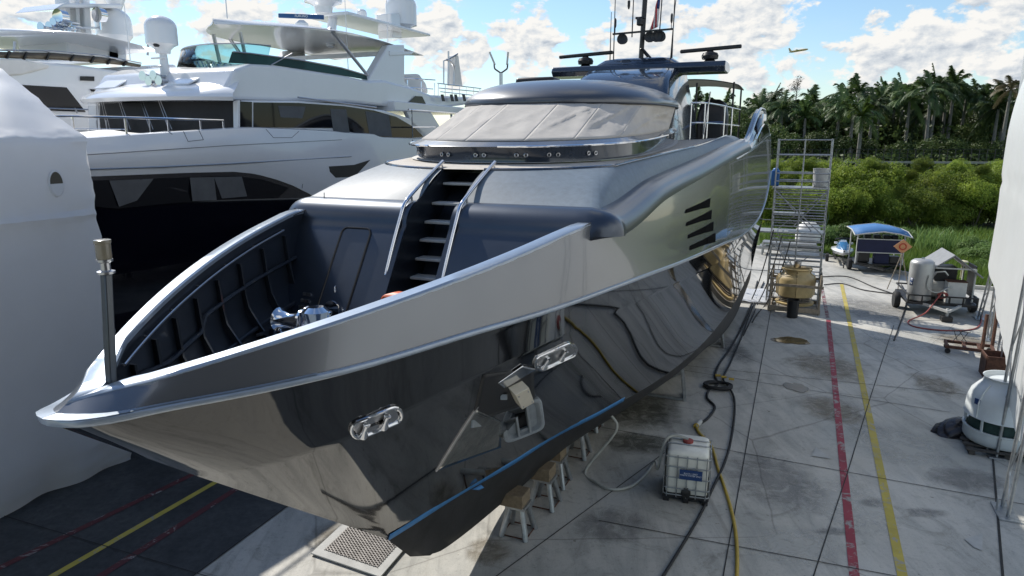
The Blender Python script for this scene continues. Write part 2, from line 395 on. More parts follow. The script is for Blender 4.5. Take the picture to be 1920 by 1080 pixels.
bT = lambda s: .0 if s <= .08 else 2.995 * (1 - (1 - min(s, 9.5) / 9.5) ** 2.386) * min(1, ((s - .08) / .5) ** .5)
hT = lambda s: 5.20 + .185 * s - .0043 * s * s
SU = [t ** 1.7 for t in np.linspace(0, 1, 64)]
rK = lambda u: (lambda s: (s, bK(s - .10 * max(0, 1 - (s + .12) / 1.5)), hK(s)))(-.12 + u * (SE + .12))
rC = lambda u: (lambda s: (s, bC(s), hC(s)))(1.38 + u * (SE - 1.38))
rW = lambda u: (lambda s: (s, bW(s), 1.1))(4.9 + u * (SE - 4.9))
rB = lambda u: (lambda s: (s, bB(s), hB(s)))(5.6 + u * (SE - 5.6))
rG = lambda u: (lambda s: (s, .05, .02 - .36 * min(1, (s - 6.2) / 1.8)))(6.2 + u * (SE - 6.2))
def lerp3(a, b, f): return tuple(x + (y - x) * f for x, y in zip(a, b))
def mixrow(ra, rb, f, bulge=0.0):
    def g(u):
        p = lerp3(ra(u), rb(u), f); k = min(1, u * 5)
        return (p[0], max(0, p[1] + bulge * k), p[2])
    return g
yacht = thing('motor_yacht', 'big dark grey and gloss black motor yacht propped up in the middle of the yard', 'yacht', Y(16, 0, -.8333), -HEAD)
_hr = [mixrow(rK, rC, f) for f in np.linspace(0, 1, 9)] + [mixrow(rC, rW, f, -.10 * math.sin(PI * f)) for f in np.linspace(0, 1, 13)[1:]]
_h0 = [r(0.0)[0] for r in _hr]
def hull_b(s, h):
    P = [r((s - s0) / (SE - s0)) for r, s0 in zip(_hr, _h0) if s > s0 + 1e-3]
    if not P: return 0
    hs = [p[2] for p in P][::-1]; bs = [p[1] for p in P][::-1]
    if h < hs[0]: return 0 if len(P) < len(_hr) else bs[0]
    return float(np.interp(h, hs, bs))
def stem_h(s): return float(np.interp(s, [-.12, 1.38, 4.9, 6.2], [5.1, 3.89, 1.1, 0]))
def hullpatch(rows, name, mats, us=SU, both=True, **k):
    m = MB()
    for sg in ((1, -1) if both else (1,)):
        m.loft([[Y(p[0], sg * p[1], p[2]) for p in (r(u) for u in us)] for r in rows])
    return m.build(name, mats, yacht, **k)
rows = [rK] + [mixrow(rK, rC, f) for f in (.2, .4, .6, .8, .97)] + [rC] + [mixrow(rC, rW, f, -.10 * math.sin(PI * f)) for f in (.02, .15, .3, .45, .6, .75, .9)] + [rW]
hull = hullpatch(rows, 'hull', M_black, smooth=25)
bottom = hullpatch([rW] + [mixrow(rW, rB, f, .05 * math.sin(PI * f)) for f in (.25, .5, .75)] + [rB] + [mixrow(rB, rG, f) for f in (.5,)] + [rG], 'hull_bottom', M_bottom, smooth=50)
# keel strip and transom close the hull
m = MB(); m.loft([[Y(p[0], sg * p[1], p[2]) for p in (rG(u) for u in SU)] for sg in (-1, 1)]); m.build('keel', M_bottom, yacht)
m = MB(); pr = [r(1.0) for r in [rK, rC, rW, rB, rG]]; m.prism([Y(p[0] - .02, p[1], p[2]) for p in pr] + [Y(p[0] - .02, -p[1], p[2]) for p in reversed(pr)], Y(SE, 0, 0) - Y(SE - .05, 0, 0)); m.build('transom', M_black, yacht)
# blue masking tape at the waterline, with a loose tab
m = MB(); ss = np.linspace(4.93, 12.4, 60)
m.loft([[Y(s, bW(s) + .012 + dd, 1.1 + h0 + .012 * math.sin(s * 2.1)) for s in ss] for h0, dd in ((.085, .03), (.045, .016), (-.035, -.004))])
m.add([Y(6.95, bW(6.95) + .03, 1.07), Y(7.2, bW(7.2) + .03, 1.06), Y(7.22, bW(7.22) + .09, 1.0), Y(7.1, bW(7.1) + .07, 1.0)], [(0, 1, 2, 3)])
m.build('masking_tape', M_tape, yacht, solid=.004)

# side above the knuckle: bulwark forward, shoulder aft
bS = pchip([6.5, 8, 10, 13, 16, 20, 24, 28, 31, 33], [2.83, 2.95, 3.08, 3.26, 3.46, 3.70, 3.86, 3.97, 4.08, 4.15])
hS = pchip([6.5, 7.4, 8.4, 10.8, 14.4, 18.6, 22, 25, 28, 31, 33], [6.16, 6.165, 6.18, 6.29, 6.47, 6.76, 6.95, 7.09, 7.3, 7.55, 7.6])
def bT2(s):
    k = min(max((s - 5.6) / 1.6, 0), 1); k = k * k * (3 - 2 * k); return bT(s) * (1 - k) + bS(max(s, 6.5)) * k
def hT2(s):
    k = min(max((s - 6.6) / 1.2, 0), 1); k = k * k * (3 - 2 * k); return hT(s) * (1 - k) + hS(max(s, 6.5)) * k
rT = lambda u: (lambda s: (s, bT2(s), hT2(s)))(.06 + u * (SE - .06))
band = hullpatch([rT] + [mixrow(rT, rK, f, .015 * math.sin(PI * f)) for f in (.25, .5, .75, .96)] + [rK], 'upper_topside', M_band, smooth=25)
def bandpt(s, h, off=0.0):
    f = min(max((hT2(s) - h) / (hT2(s) - hK(s)), 0), 1); return Y(s, bT2(s) + (bK(s) - bT2(s)) * f + .015 * math.sin(PI * f) + off, h)
# pale moulding along the knuckle
m = MB()
for sg in (1, -1):
    ring = []
    for db, dh in ((.0, .04), (.035, .03), (.045, -.01), (.02, -.035), (-.02, -.03)):
        ring.append([Y(s + 0, sg * max(0, b + db * min(1, b / .15)), h + dh) for s, b, h in (rK(u) for u in SU)])
    m.loft(ring)
m.build('knuckle_moulding', M_capr, yacht, smooth=60)
m = MB()  # flat flange around the stem head
for sg in (1, -1):
    us = [u for u in SU if u < .06]
    m.loft([[Y(s - .03, sg * b * 1.02, h + .045) for s, b, h in (rK(u) for u in us)], [Y(s + .14, sg * max(0, b - .13), h + .055) for s, b, h in (rK(u) for u in us)]])
m.build('stem_flange', M_capr, yacht)
# cap rail and the inner side of the bulwark
uc = [t ** 1.5 * 6.75 + .06 for t in np.linspace(0, 1, 40)]
def inb(s): return max(0, bT2(s) - (.17 + .05 * min(1, s / 3)) * min(1, s / .5) )
m = MB()
for sg in (1, -1):
    R = []
    for f, dh in ((-.02, -.035), (-.02, .0), (.1, .022), (.9, .022), (1.0, 0), (1.0, -.05)):
        R.append([Y(s + .3 * f * max(0, 1 - s / 1.2), sg * max(0, bT2(s) * (1 - f) + inb(s) * f), min(hT(s), 6.06 + .02 * s) + dh) for s in uc])
    m.loft(R)
m.build('cap_rail', M_capr, yacht, smooth=40)
DK = 4.02                                            # foredeck well
def floor_h(s): return max(DK - (.45 if s < 3.0 else 0), stem_h(s) + .22)
def side_b(s, h):                                    # inner face of the shell
    a = hT(s); k = hK(s)
    bo = hull_b(s, h) if h <= k else bT2(s) + (bK(s) - bT2(s)) * (a - h) / max(a - k, .01)
    return max(.0, min(bo, inb(s) + .13 + 9 * 0) - .07 - .22 * max(0, (a - h) / 2.2))
m = MB()
us = [s for s in uc if s > .12]
for sg in (1, -1):
    R = []
    for f in np.linspace(0, 1, 12): R.append([Y(s + .3 * max(0, 1 - s / 1.2) * (1 - f), sg * (side_b(s, hT(s) - .03 + (floor_h(s) - hT(s)) * f) if f > .03 else inb(s)), hT(s) - .03 + (floor_h(s) - .05 - hT(s)) * f) for s in us])
    m.loft(R)
m.build('bulwark_lining', M_inner, yacht)
m = MB(); us = [s for s in uc if s > .3]
m.loft([[Y(s, sg * max(0, side_b(s, floor_h(s)) + .02), floor_h(s)) for s in us] for sg in (-1, 1)]); m.build('foredeck', M_inner, yacht)
m = MB(); m.prism([Y(3.0, -1.0, 4.52), Y(3.0, 1.0, 4.52), Y(5.1, 1.75, 4.52), Y(5.1, -1.75, 4.52)], (0, 0, .09)); m.build('windlass_platform', M_top, yacht, bevel=.01)
for sg in (1, -1):
    for s in (.75, 1.25, 1.8, 2.35, 2.95, 3.6, 4.3, 5.05, 5.8):
        m = MB(); a = hT(s) - .3; z = floor_h(s); hh = np.linspace(a, z, 8)
        o1 = [(side_b(s, h) + .03, h) for h in hh]; o2 = [(max(.0, side_b(s, h) - .07 - .24 * (max(0, (a - .4 - h)) / (a - .4 - z)) ** 1.5), h) for h in hh]
        m.prism([Y(s, sg * b, h) for b, h in o1 + o2[::-1]], Y(s + .03, 0, 0) - Y(s, 0, 0)); m.build('bulwark_frame', M_inner, yacht)
    for fr, dd in ((.34, .05), (.66, .07)):
        m = MB(); pts = [(s, hT(s) - .03 + (floor_h(s) - hT(s)) * fr) for s in uc if s > .9]
        m.tube([Y(s, sg * max(.02, side_b(s, h) - dd), h) for s, h in pts], .03, 6); m.build('stringer', M_inner, yacht)
    m = MB(); pts = [(s, max(.02, side_b(s, hT(s) - .2) - .06), hT(s) - .20) for s in uc if 1.0 < s < 5.9]
    m.tube([Y(s, sg * b, h) for s, b, h in pts], .014, 8)
    for s, b, h in pts[::4]: m.tube([Y(s, sg * b, h), Y(s, sg * (b + .07), h)], .012, 6)
    m.build('inner_handrail', M_steel, yacht)
# jackstaff with its masthead light
m = MB(); p0 = Y(.5, -.02, 4.95); p1 = Y(.62, -.03, 6.28)
m.beam(p0, p1, .07, .07, DS); ob = m.build('light_post', mat('dark_anodised_post', (.10, .11, .12), .3, .7, var=(6, .1)), yacht, bevel=.012)
m = MB(); m.lathe([(.07, .0), (.07, .02), (.04, .03), (.04, .09), (.062, .10), (.062, .12)], p1, 16); m.build('bracket', M_steel, ob)
m = MB(); m.lathe([(.056, .0), (.06, .01), (.06, .13), (.066, .135), (.066, .16), (.05, .165)], p1 + UP * .12, 18); m.build('light', mat('amber_lens', (.24, .21, .15), .2, 0, .5, var=(6, .15)), ob)
m = MB(); m.tube([Y(.35, -.2, 5.0), Y(.55, .32, 5.0)], .015, 8); m.build('crossbar', M_steel, yacht)

# ---------- raised foredeck house
TK = dict(s0=7.85, a=3.2, w=2.95, p=2.2, h=6.93, hs=.04); BS = dict(tp=.32, s0=8.62, a=3.18, w=2.5, p=2.26, h=7.02, hs=.036)
RM_ = dict(tp=.32, s0=8.5, a=3.2, w=2.56, p=2.34, h=7.33, hs=.04); GL = dict(tp=.32, s0=8.75, a=3.16, w=2.42, p=2.34, h=7.435, hs=.04); RF = dict(tp=.32, s0=10.93, a=3.2, w=2.38, p=2.29, h=8.27, hs=.02)
def oval(E, end, n=40, ds=0.0, dw=0.0, dh=0.0, side=16):
    out = []
    for t in np.linspace(0, 1, n):
        th = t * PI / 2; s = E['s0'] - ds + (E['a'] + ds) * (1 - math.cos(th) ** (2 / E['p'])); b = (E['w'] + dw) * math.sin(th) ** (2 / E['p']); out.append((s, b))
    tp = E.get('tp', 0)
    for t in np.linspace(0, 1, side + 1)[1:]: out.append((E['s0'] + E['a'] + (end - E['s0'] - E['a']) * t, (E['w'] + dw) * (1 - tp * t ** 2.2)))
    full = [(s, -b) for s, b in reversed(out)] + out[1:]
    return [(s, b, E['h'] + E['hs'] * (s - E['s0']) + dh) for s, b in full]
HEND = 24.0
# outline of the house shoulder: from the stair cut, round the corner, along the side
def fronts(h): return 6.55 + .66 * (h - 6.1)
side_s = [7.08 + (HEND - 7.05) * t ** 1.3 for t in np.linspace(0, 1, 40)]
def shoulder(sg):
    """list of (s, b, inward s, inward b, h of crease) for the outline"""
    P = []
    for b in np.linspace(.42, 2.72, 14): P.append((6.50, b, 1, 0, 6.02))
    for t in np.linspace(0, 1, 10)[1:]:
        a = t * PI / 2; P.append((7.05 - .55 * math.cos(a), 2.72 + .55 * math.sin(a), math.cos(a), -math.sin(a), 6.02 - .04 * t))
    for s in side_s:
        k = max(0, 1 - (s - 7.0) / 3.6); k = k * k * (3 - 2 * k); P.append((s, float(np.log(np.exp((bS(max(s, 6.5)) + .012) * 14) + np.exp(3.25 * 14)) / 14), 0, -1, hS(s) - .17 * k))
    return [(s, sg * b, di, sg * dj, h) for s, b, di, dj, h in P]
house = None
mF = MB(); mT = MB()
for sg in (1, -1):
    P = shoulder(sg); n = len(P)
    roll = [(0, -.0)] + [(.42 * (1 - math.cos(a)), .40 * math.sin(a)) for a in np.linspace(.15, PI / 2, 9)]
    R = []
    kf = [abs(di) for s, b, di, dj, h in P]          # 1 on the front, 0 along the side
    def fit(s, b, h):
        lim = bT2(s) - .06 if h > hT2(s) else (hull_b(s, h) - .12 if h < hK(s) else min(bT2(s), bK(s)) - .06)
        return math.copysign(min(abs(b), max(.05, lim)), b)
    for dh in (-2.1, -1.7, -1.3, -.9, -.5, -.1):                # front face leans aft as it rises; sides stay inside the topside
        R.append([Y(s + .66 * dh * k - .02 * k, fit(s + .66 * dh * k, b, h + dh * (k if k > .02 else .06)), h + dh * (k if k > .02 else .06)) for (s, b, di, dj, h), k in zip(P, kf)])
    for e, z in roll:
        R.append([Y(s + di * e + .10 * z * k, b + dj * e, h + z * (1 + .0 * k)) for (s, b, di, dj, h), k in zip(P, kf)])
    mF.loft(R)
    # top skin from the roll to the walkway edge
    tk = [q for q in oval(TK, HEND) if sg * q[1] >= .36]
    if sg < 0: tk = tk[::-1]
    inner = [(s + di * .42 + .04 * k, b + dj * .42, h + .40) for (s, b, di, dj, h), k in zip(P, kf)]
    L1 = np.cumsum([0] + [math.dist(inner[i][:2], inner[i + 1][:2]) for i in range(n - 1)]); L1 /= L1[-1]
    # walkway edge must stay inside the shoulder
    tk = [(s, sg * min(abs(b), (bS(max(s, 7.2)) - .55)), h) for s, b, h in tk]
    L2 = np.cumsum([0] + [math.dist(tk[i][:2], tk[i + 1][:2]) for i in range(len(tk) - 1)]); L2 /= L2[-1]
    te = [tuple(np.interp(l, L2, [q[j] for q in tk]) for j in range(3)) for l in L1]
    rings = []
    for f in np.linspace(0, 1, 9):
        rings.append([Y(*(lerp3(a, b, f)[0:2]), a[2] + (b[2] - a[2]) * f + .05 * math.sin(PI * f)) for a, b in zip(inner, te)])
    mT.loft(rings)
    edge = [Y(s, b, h - .01) for s, b, h in te]
    mm = MB(); mm.tube(edge, .035, 8); mm.build('walkway_edging', M_navy, yacht)
house = mF.build('foredeck_house', M_house, yacht, smooth=50)
mT.build('house_top', M_top, house, smooth=50)
# stair cut: side walls, treads, risers
TR = [(6.58, 5.11), (6.78, 5.41), (6.95, 5.72), (7.14, 6.02), (7.42, 6.33), (7.86, 6.66)]
for sg in (1, -1):
    m = MB(); b = sg * .41
    prof = [(5.1, 3.98)] + [(6.5 + .66 * d, 6.02 + d) for d in (-2.0, -.1, 0)] + [(6.56, 6.17), (6.70, 6.32), (6.92, 6.42), (7.9, 6.93), (8.6, 6.99), (8.6, 4.0)]
    m.prism([Y(s, b, h) for s, h in prof], Y(0, b + sg * .03, 0) - Y(0, b, 0)); m.build('stair_cheek', M_inner, yacht)
m = MB(); m.prism([Y(s + .33, -.40, h - .12) for s, h in ((5.9, 4.0), (6.58, 5.11), (7.14, 6.02), (7.86, 6.66), (8.2, 6.95))] + [Y(s + .4, -.40, h - .3) for s, h in ((8.2, 6.95), (7.86, 6.5), (7.14, 5.7), (6.58, 4.8), (6.3, 4.0))], Y(0, .40, 0) - Y(0, -.40, 0)); m.build('stair_back', M_inner, yacht)
for s, h in [(6.2, 4.5), (6.39, 4.81)] + TR:
    m = MB(); m.box((Y(s + .1, -.0, h)), (.72, .27, .045), (DB, DS, UP)); m.build('tread', M_ltgrey, yacht, bevel=.012)
for b in (-.54, .54):
    m = MB(); sgn = 1 if b > 0 else -1
    path = [(6.0, 5.22), (6.03, 5.30), (6.25, 5.7), (6.52, 6.15), (6.68, 6.38), (6.95, 6.54), (7.5, 6.80), (8.1, 7.06)]
    pts = smoothpath([Y(s, b, h) for s, h in path], 6); m.tube(pts, .03, 10)
    for s, h, s2, h2 in ((6.0, 5.22, 6.13, 5.22), (6.9, 6.52, 6.93, 6.38), (8.05, 7.04, 8.08, 6.9)): m.tube([Y(s, b, h), Y(s2, b, h2)], .02, 8)
    m.build('stair_handrail', M_chrome, yacht, smooth=60)
# deck door in the front of the house
def facept(b, h, out=.012): return Y(6.50 + .66 * (h - 6.02) - .02 - out * 1.2, b, h)
def rrect(b0, b1, h0, h1, r, n=5):
    o = []
    for cx, cy, a0 in ((b1 - r, h1 - r, 0), (b0 + r, h1 - r, PI / 2), (b0 + r, h0 + r, PI), (b1 - r, h0 + r, 1.5 * PI)):
        for k in range(n + 1): a = a0 + PI / 2 * k / n; o.append((cx + r * math.cos(a), cy + r * math.sin(a)))
    return o
rr = rrect(-1.66, -1.06, 4.45, 5.95, .1)
m = MB(); m.prism([facept(b, h, -.01) for b, h in rr], facept(0, 5, .016) - facept(0, 5, 0)); door = m.build('deck_door', M_house, yacht, bevel=.006)
m = MB(); m.tube([facept(b, h, .012) for b, h in rr], .016, 6, True); m.build('door_seal', M_dark, door)
m = MB(); c = facept(-1.42, 5.02, .04); m.beam(c, c + V(.02, -.02, -.2), .03, .02); m.beam(c, c + DS * .05, .02, .02); m.build('handle', M_chrome, door, bevel=.006)

# ---------- teak walkway and the wheelhouse
HW = 20.0
te = oval(TK, 22.0); te = [(s, math.copysign(min(abs(b), bS(max(s, 7.2)) - .5), b), h) for s, b, h in te]; bi = oval(BS, HW, dh=-.01)
m = MB(); m.loft([[Y(*p) for p in te], [Y(p[0], p[1], q[2] * .5 + p[2] * .5) for p, q in zip([lerp3(a, b, .5) for a, b in zip(te, bi)], bi)], [Y(*p) for p in bi]])
tk_m = bpy.data.materials.new('teak_planking'); tk_m.use_nodes = True; nt = tk_m.node_tree; L = nt.links.new
tcn = nt.nodes.new('ShaderNodeTexCoord'); wv_ = nt.nodes.new('ShaderNodeTexWave'); wv_.bands_direction = 'Y'; wv_.inputs['Scale'].default_value = 4.2; wv_.inputs['Distortion'].default_value = .0
L(tcn.outputs['Object'], wv_.inputs['Vector'])
lines = _ramp(nt, wv_.outputs['Fac'], [(.0, (.16, .14, .12)), (.10, (.60, .55, .48)), (1, (.66, .61, .54))])
no = _noise(nt, 5, 6, .7, tcn.outputs['Object']); L(_mix(nt, 1.0, lines, _ramp(nt, no, [(.3, (.8, .8, .8)), (.7, (1, 1, 1))]), 'MULTIPLY'), nt.nodes['Principled BSDF'].inputs['Base Color']); nt.nodes['Principled BSDF'].inputs['Roughness'].default_value = .75
m.build('teak_walkway', tk_m, yacht, smooth=50)
m = MB(); mg = oval(BS, HW, ds=.14, dw=.13, dh=.012); mo = oval(BS, HW, ds=0, dw=0, dh=.014); m.loft([[Y(*p) for p in mg], [Y(*p) for p in mo]]); m.build('margin_plank', M_whitem, yacht)
wh = None
m = MB(); m.loft([[Y(*p) for p in oval(BS, HW)], [Y(*p) for p in oval(BS, HW, ds=-.02, dw=.01, dh=.12)], [Y(*p) for p in oval(RM_, HW, ds=-.08, dw=-.05, dh=.0)]]); wh = m.build('wheelhouse_base', M_navy, yacht, smooth=60)
m = MB(); m.loft([[Y(*p) for p in oval(RM_, HW, ds=-.08, dw=-.05, dh=-.01)], [Y(*p) for p in oval(RM_, HW, ds=.03, dw=.03, dh=.0)], [Y(*p) for p in oval(RM_, HW, ds=.0, dw=.0, dh=.02)], [Y(*p) for p in oval(GL, HW, dh=-.02, dw=.03, ds=.03)], [Y(*p) for p in oval(GL, HW, dh=.0)]]); m.build('window_sill', M_band, wh, smooth=50)
ov = oval(RM_, HW, ds=.05, dw=.05, dh=.0)
for a, b in ((0, 33), (37, 72)):
    m = MB(); m.tube([Y(*p) for p in ov[len(ov) // 2 - 54 + a: len(ov) // 2 - 54 + b]] if False else [Y(*p) for p in (ov[16:46] if a == 0 else ov[58:100])], .02, 8); m.build('rim_handrail', M_chrome, wh)
nov = len(ov)
# windscreen under fabric covers: panels meeting at stitched seams, sagging between
g0 = oval(GL, HW); g1 = oval(RF, HW, dh=-.02)
c0_ = next(i for i, q in enumerate(g0) if q[0] < 16.4); seams = [c0_, 22, 34, 44, 52, 62, 72, 84, nov - 1 - c0_]
for a, b in zip(seams[:-1], seams[1:]):
    R = []
    K = 4
    idx = np.linspace(a, b, (b - a) * 2 + 1)
    for f in np.linspace(0, 1, 15):
        row = []
        for x in idx:
            i = int(min(math.floor(x), nov - 2)); fr = x - i
            p = lerp3(lerp3(g0[i], g0[i + 1], fr), lerp3(g1[i], g1[i + 1], fr), f)
            t = (x - a) / (b - a); q = lerp3(p, (15, 0, p[2]), .008)
            sag = (.10 * math.sin(PI * t) + .09 * max(0, math.sin(5.3 * (t * .8 + f) + a * .7)) * t * min(1, 5 * (1 - t))) * math.sin(PI * f) + min(1, 6 * t, 6 * (1 - t)) * .055 * math.sin(9 * (t + .8 * f) + a) * math.sin(PI * f) * (1 - f * .4) * (t * .6 + .4) + min(1, 6 * t, 6 * (1 - t)) * .03 * math.sin(23 * (f + .35 * t) + a * 2) * math.sin(PI * f) * t
            cr = 1 - abs(math.sin(2.2 * (1.5 * f + t) + a * 1.3)); cr2 = 1 - abs(math.sin(3.4 * (f - .9 * t) + a * .6)); sag -= (.10 * cr ** 5 + .075 * cr2 ** 6) * math.sin(PI * f) * min(1, 6 * t, 6 * (1 - t))
            d = V(15 - p[0], -p[1] * 1.6, 0); d /= np.linalg.norm(d)
            row.append(Y(p[0] + d[0] * sag - .01 * (1 - f), p[1] + d[1] * sag, p[2]))
        R.append(row)
    m = MB(); m.loft(R); m.build('windscreen_cover', M_fabric, wh, smooth=60, solid=.006)
for lo, hi in ((0, c0_), (nov - 1 - c0_, nov - 1)):
    m = MB(); m.loft([[Y(*lerp3(g0[i], g1[i], f)) for i in range(lo, hi + 1)] for f in np.linspace(0, 1, 6)]); m.build('side_panel', M_band, wh, smooth=60)
# roof dome
R = [[Y(*p) for p in oval(RF, HW, dh=-.05, ds=-.05, dw=-.05)], [Y(*p) for p in oval(RF, HW, ds=.07, dw=.07, dh=-.03)], [Y(*p) for p in oval(RF, HW, ds=.08, dw=.08, dh=.03)]]
for a in np.linspace(.06, 1, 16):
    R.append([Y(*p) for p in oval(RF, HW, ds=.08 - (1.0 * a + 1.9 * a * a), dw=.08 - (.75 * a + 1.25 * a * a), dh=.05 + .53 * (1 - (1 - a) ** 2))])
m = MB(); m.loft(R); R_ = R[-1]; m.add(R_, [tuple(range(len(R_)))]); m.build('wheelhouse_roof', M_roof, wh, smooth=60)
m = MB(); m.tube([Y(*p) for p in oval(RF, HW, ds=.06, dw=.06, dh=-.045)], .022, 6); m.build('roof_drip_edge', M_dark, wh)
for i in (36, 48, 55, 62, 68, 76):                    # paired lashing eyes on the base
    p = oval(BS, HW, dw=.02, ds=.02, dh=.17)[i]
    for k in (-1, 1):
        q = oval(BS, HW, dw=.03, ds=.03, dh=.15)[i]; q2 = oval(BS, HW, dw=.03, ds=.03, dh=.15)[i + 1]
        d = V(q2[0] - q[0], q2[1] - q[1]); d /= np.linalg.norm(d)
        nrm = (DS * d[1] * -1 + DB * d[0] * 1); nrm = nrm / np.linalg.norm(nrm)
        if nrm @ (Y(q[0], q[1], 7) - Y(14, 0, 7)) < 0: nrm = -nrm
        c = Y(q[0] + .09 * k * d[0], q[1] + .09 * k * d[1], q[2]); t = np.cross(nrm, UP)
        m = MB(); m.tube([c + .03 * (math.cos(a) * t + math.sin(a) * UP) + nrm * .0 for a in np.linspace(0, 2 * PI, 11)[:-1]], .012, 6, True); m.build('lashing_eye', M_steel, wh)
m = MB(); c = Y(15.6, -1.45, 9.0)
m.box(c, (1.05, .6, .3), (DB, DS, UP)); m.build('roof_locker', M_dark, yacht, bevel=.08, seg=3)

# ---------- mast column, arch, radars
m = MB(); SA = 22.0
def rrs(s0, s1, b0, b1, h, r=.35, n=5): return [Y(s, b, h) for b, s in rrect(b0, b1, s0, s1, r, n)]
m.loft([rrs(17.6, 24.5, -1.9, 1.9, 7.1), rrs(18.3, 24.3, -1.75, 1.75, 8.4), rrs(19.3, 24.0, -1.55, 1.55, 9.3), rrs(20.4, 23.6, -1.5, 1.5, 9.75)], True, True); m.build('mast_column', M_navy, yacht, smooth=40)
m = MB(); prof = [(-.75, .02), (-.62, .2), (.5, .22), (.8, .1), (.8, -.06), (.3, -.16), (-.6, -.14)]
m.prism([Y(SA + a, -3.08, 9.82 + h) for a, h in prof], Y(0, 3.05, 0) - Y(0, -3.08, 0)); arch = m.build('radar_arch', M_navy, yacht, bevel=.03)
m = MB(); m.loft([rrs(SA - .6, SA + .9, -1.5, 1.5, 10.03, .3), rrs(SA - .45, SA + .8, -1.25, 1.25, 10.2, .3), rrs(SA - .2, SA + .6, -.9, .9, 10.27, .25)], True, True); m.build('arch_fairing', M_navy, arch, smooth=50)
for b, tilt in ((-2.0, .02), (2.45, .03)):
    c = Y(SA, b, 10.03); m = MB(); m.lathe([(.2, 0), (.16, .06), (.13, .08), (.24, .10), (.26, .2), (.22, .28), (.12, .31), (.07, .36)], c, 16); rb = m.build('radar', M_dark, arch)
    m = MB(); m.beam(c + UP * .39 - DB * .92 - UP * .03, c + UP * .39 + DB * .92 + UP * .05, .13, .11); m.build('radar_scanner', M_dark, rb, bevel=.03)
for b, hh, d, s in ((-.95, 13.6, -.0, SA), (-1.08, 11.9, 0, SA), (1.15, 12.6, .0, SA), (1.10, 13.8, .12, SA), (-.30, 13.9, 0.02, SA)):
    m = MB(); z0 = 10.0 if b != -.30 else 11.0
    m.tube([Y(s, b, z0), Y(s, b + d * .6, (z0 + hh) / 2), Y(s, b + d * 2, hh)], [.022, .016, .010], 6); m.build('whip_antenna', M_dark, arch)
mp0 = Y(SA, .05, 10.2); mp1 = Y(SA, .15, 13.2)
m = MB(); m.beam(mp0, mp1, .11, .14); m.tube([Y(SA - .1, .05, 10.6), Y(SA + .3, .3, 10.25)], .03, 6); m.tube([Y(SA, .1, 10.6), Y(SA - .3, .5, 10.2)], .03, 6); mast = m.build('light_mast', M_dark, yacht)
m = MB(); m.beam(Y(SA, -1.0, 11.14), Y(SA, 1.15, 11.2), .1, .05); m.build('crosstree', M_dark, mast); m = MB(); m.beam(Y(SA, -.45, 12.32), Y(SA, .75, 12.34), .06, .05); m.build('crosstree', M_dark, mast)
for b, h in ((-.92, 11.2), (1.08, 11.25)):
    m = MB(); m.tube([Y(SA, b, h - .02), Y(SA, b, h + .18)], .012, 6); m.tube([Y(SA, b, h + .15), Y(SA, b, h + .22), Y(SA, b, h + .42), Y(SA, b, h + .48)], [.02, .038, .038, .01], 8); m.build('stub_antenna', M_dark, mast)
for b in (-.6, .38, .62, .75):
    m = MB(); c = Y(SA - .1, b, 10.95 if b > 0 else 10.93); m.lathe([(.06, -.12), (.14, -.1), (.16, .02), (.17, .12), (.12, .10), (.02, .09)], c, 14, (DB, UP, -DS)); m.tube([c, c + UP * .18], .025, 6); m.build('searchlight', M_dark, mast)
for b, h in ((-.45, 12.5), (.72, 12.52), (-.45, 12.15)):
    m = MB(); m.tube([Y(SA, b, h - .2), Y(SA, b, h - .1), Y(SA, b, h + .08), Y(SA, b, h + .1)], [.02, .045, .045, .02], 8); m.build('navigation_light', M_dark, mast)
m = MB(); m.lathe([(.05, 0), (.11, .03), (.11, .22), (.07, .26)], Y(SA - .12, .0, 11.35), 12); m.cur = 0; m.box(Y(SA - .05, .0, 11.62), (.3, .2, .06), (DB, DS, UP)); m.build('horn', M_dark, mast, bevel=.01)
m = MB(); m.tube([Y(SA, .68, 11.2), Y(SA, .72, 12.5)], .02, 6); m.build('flag_halyard', M_dark, mast)
# limp striped flag
fl = bpy.data.materials.new('striped_flag'); fl.use_nodes = True; nt = fl.node_tree; L = nt.links.new
uvn = nt.nodes.new('ShaderNodeTexCoord'); wvf = nt.nodes.new('ShaderNodeTexWave'); wvf.bands_direction = 'X'; wvf.inputs['Scale'].default_value = 2.6
L(uvn.outputs['Object'], wvf.inputs['Vector']); L(_ramp(nt, wvf.outputs['Fac'], [(.45, (.42, .03, .04)), (.55, (.68, .66, .65))]), nt.nodes['Principled BSDF'].inputs['Base Color'])
m = MB(); R = []
for i in range(9):
    f = i / 8; R.append([Y(SA + .08 * math.sin(6 * f + j * .8) * (j / 5), .66 - .30 * (j / 5) * (.35 + .65 * f) - .04 * f, 12.25 - .95 * f - .10 * (j / 5)) for j in range(6)])
m.loft(R); m.cur = 1; m.add([Y(SA - .03, .66, 12.27), Y(SA - .03, .56, 12.22), Y(SA - .04, .52, 11.9), Y(SA - .04, .65, 11.9)], [(0, 1, 2, 3)])
m.build('flag', [fl, mat('flag_blue', (.03, .05, .16), .8)], yacht, solid=.006, smooth=60)

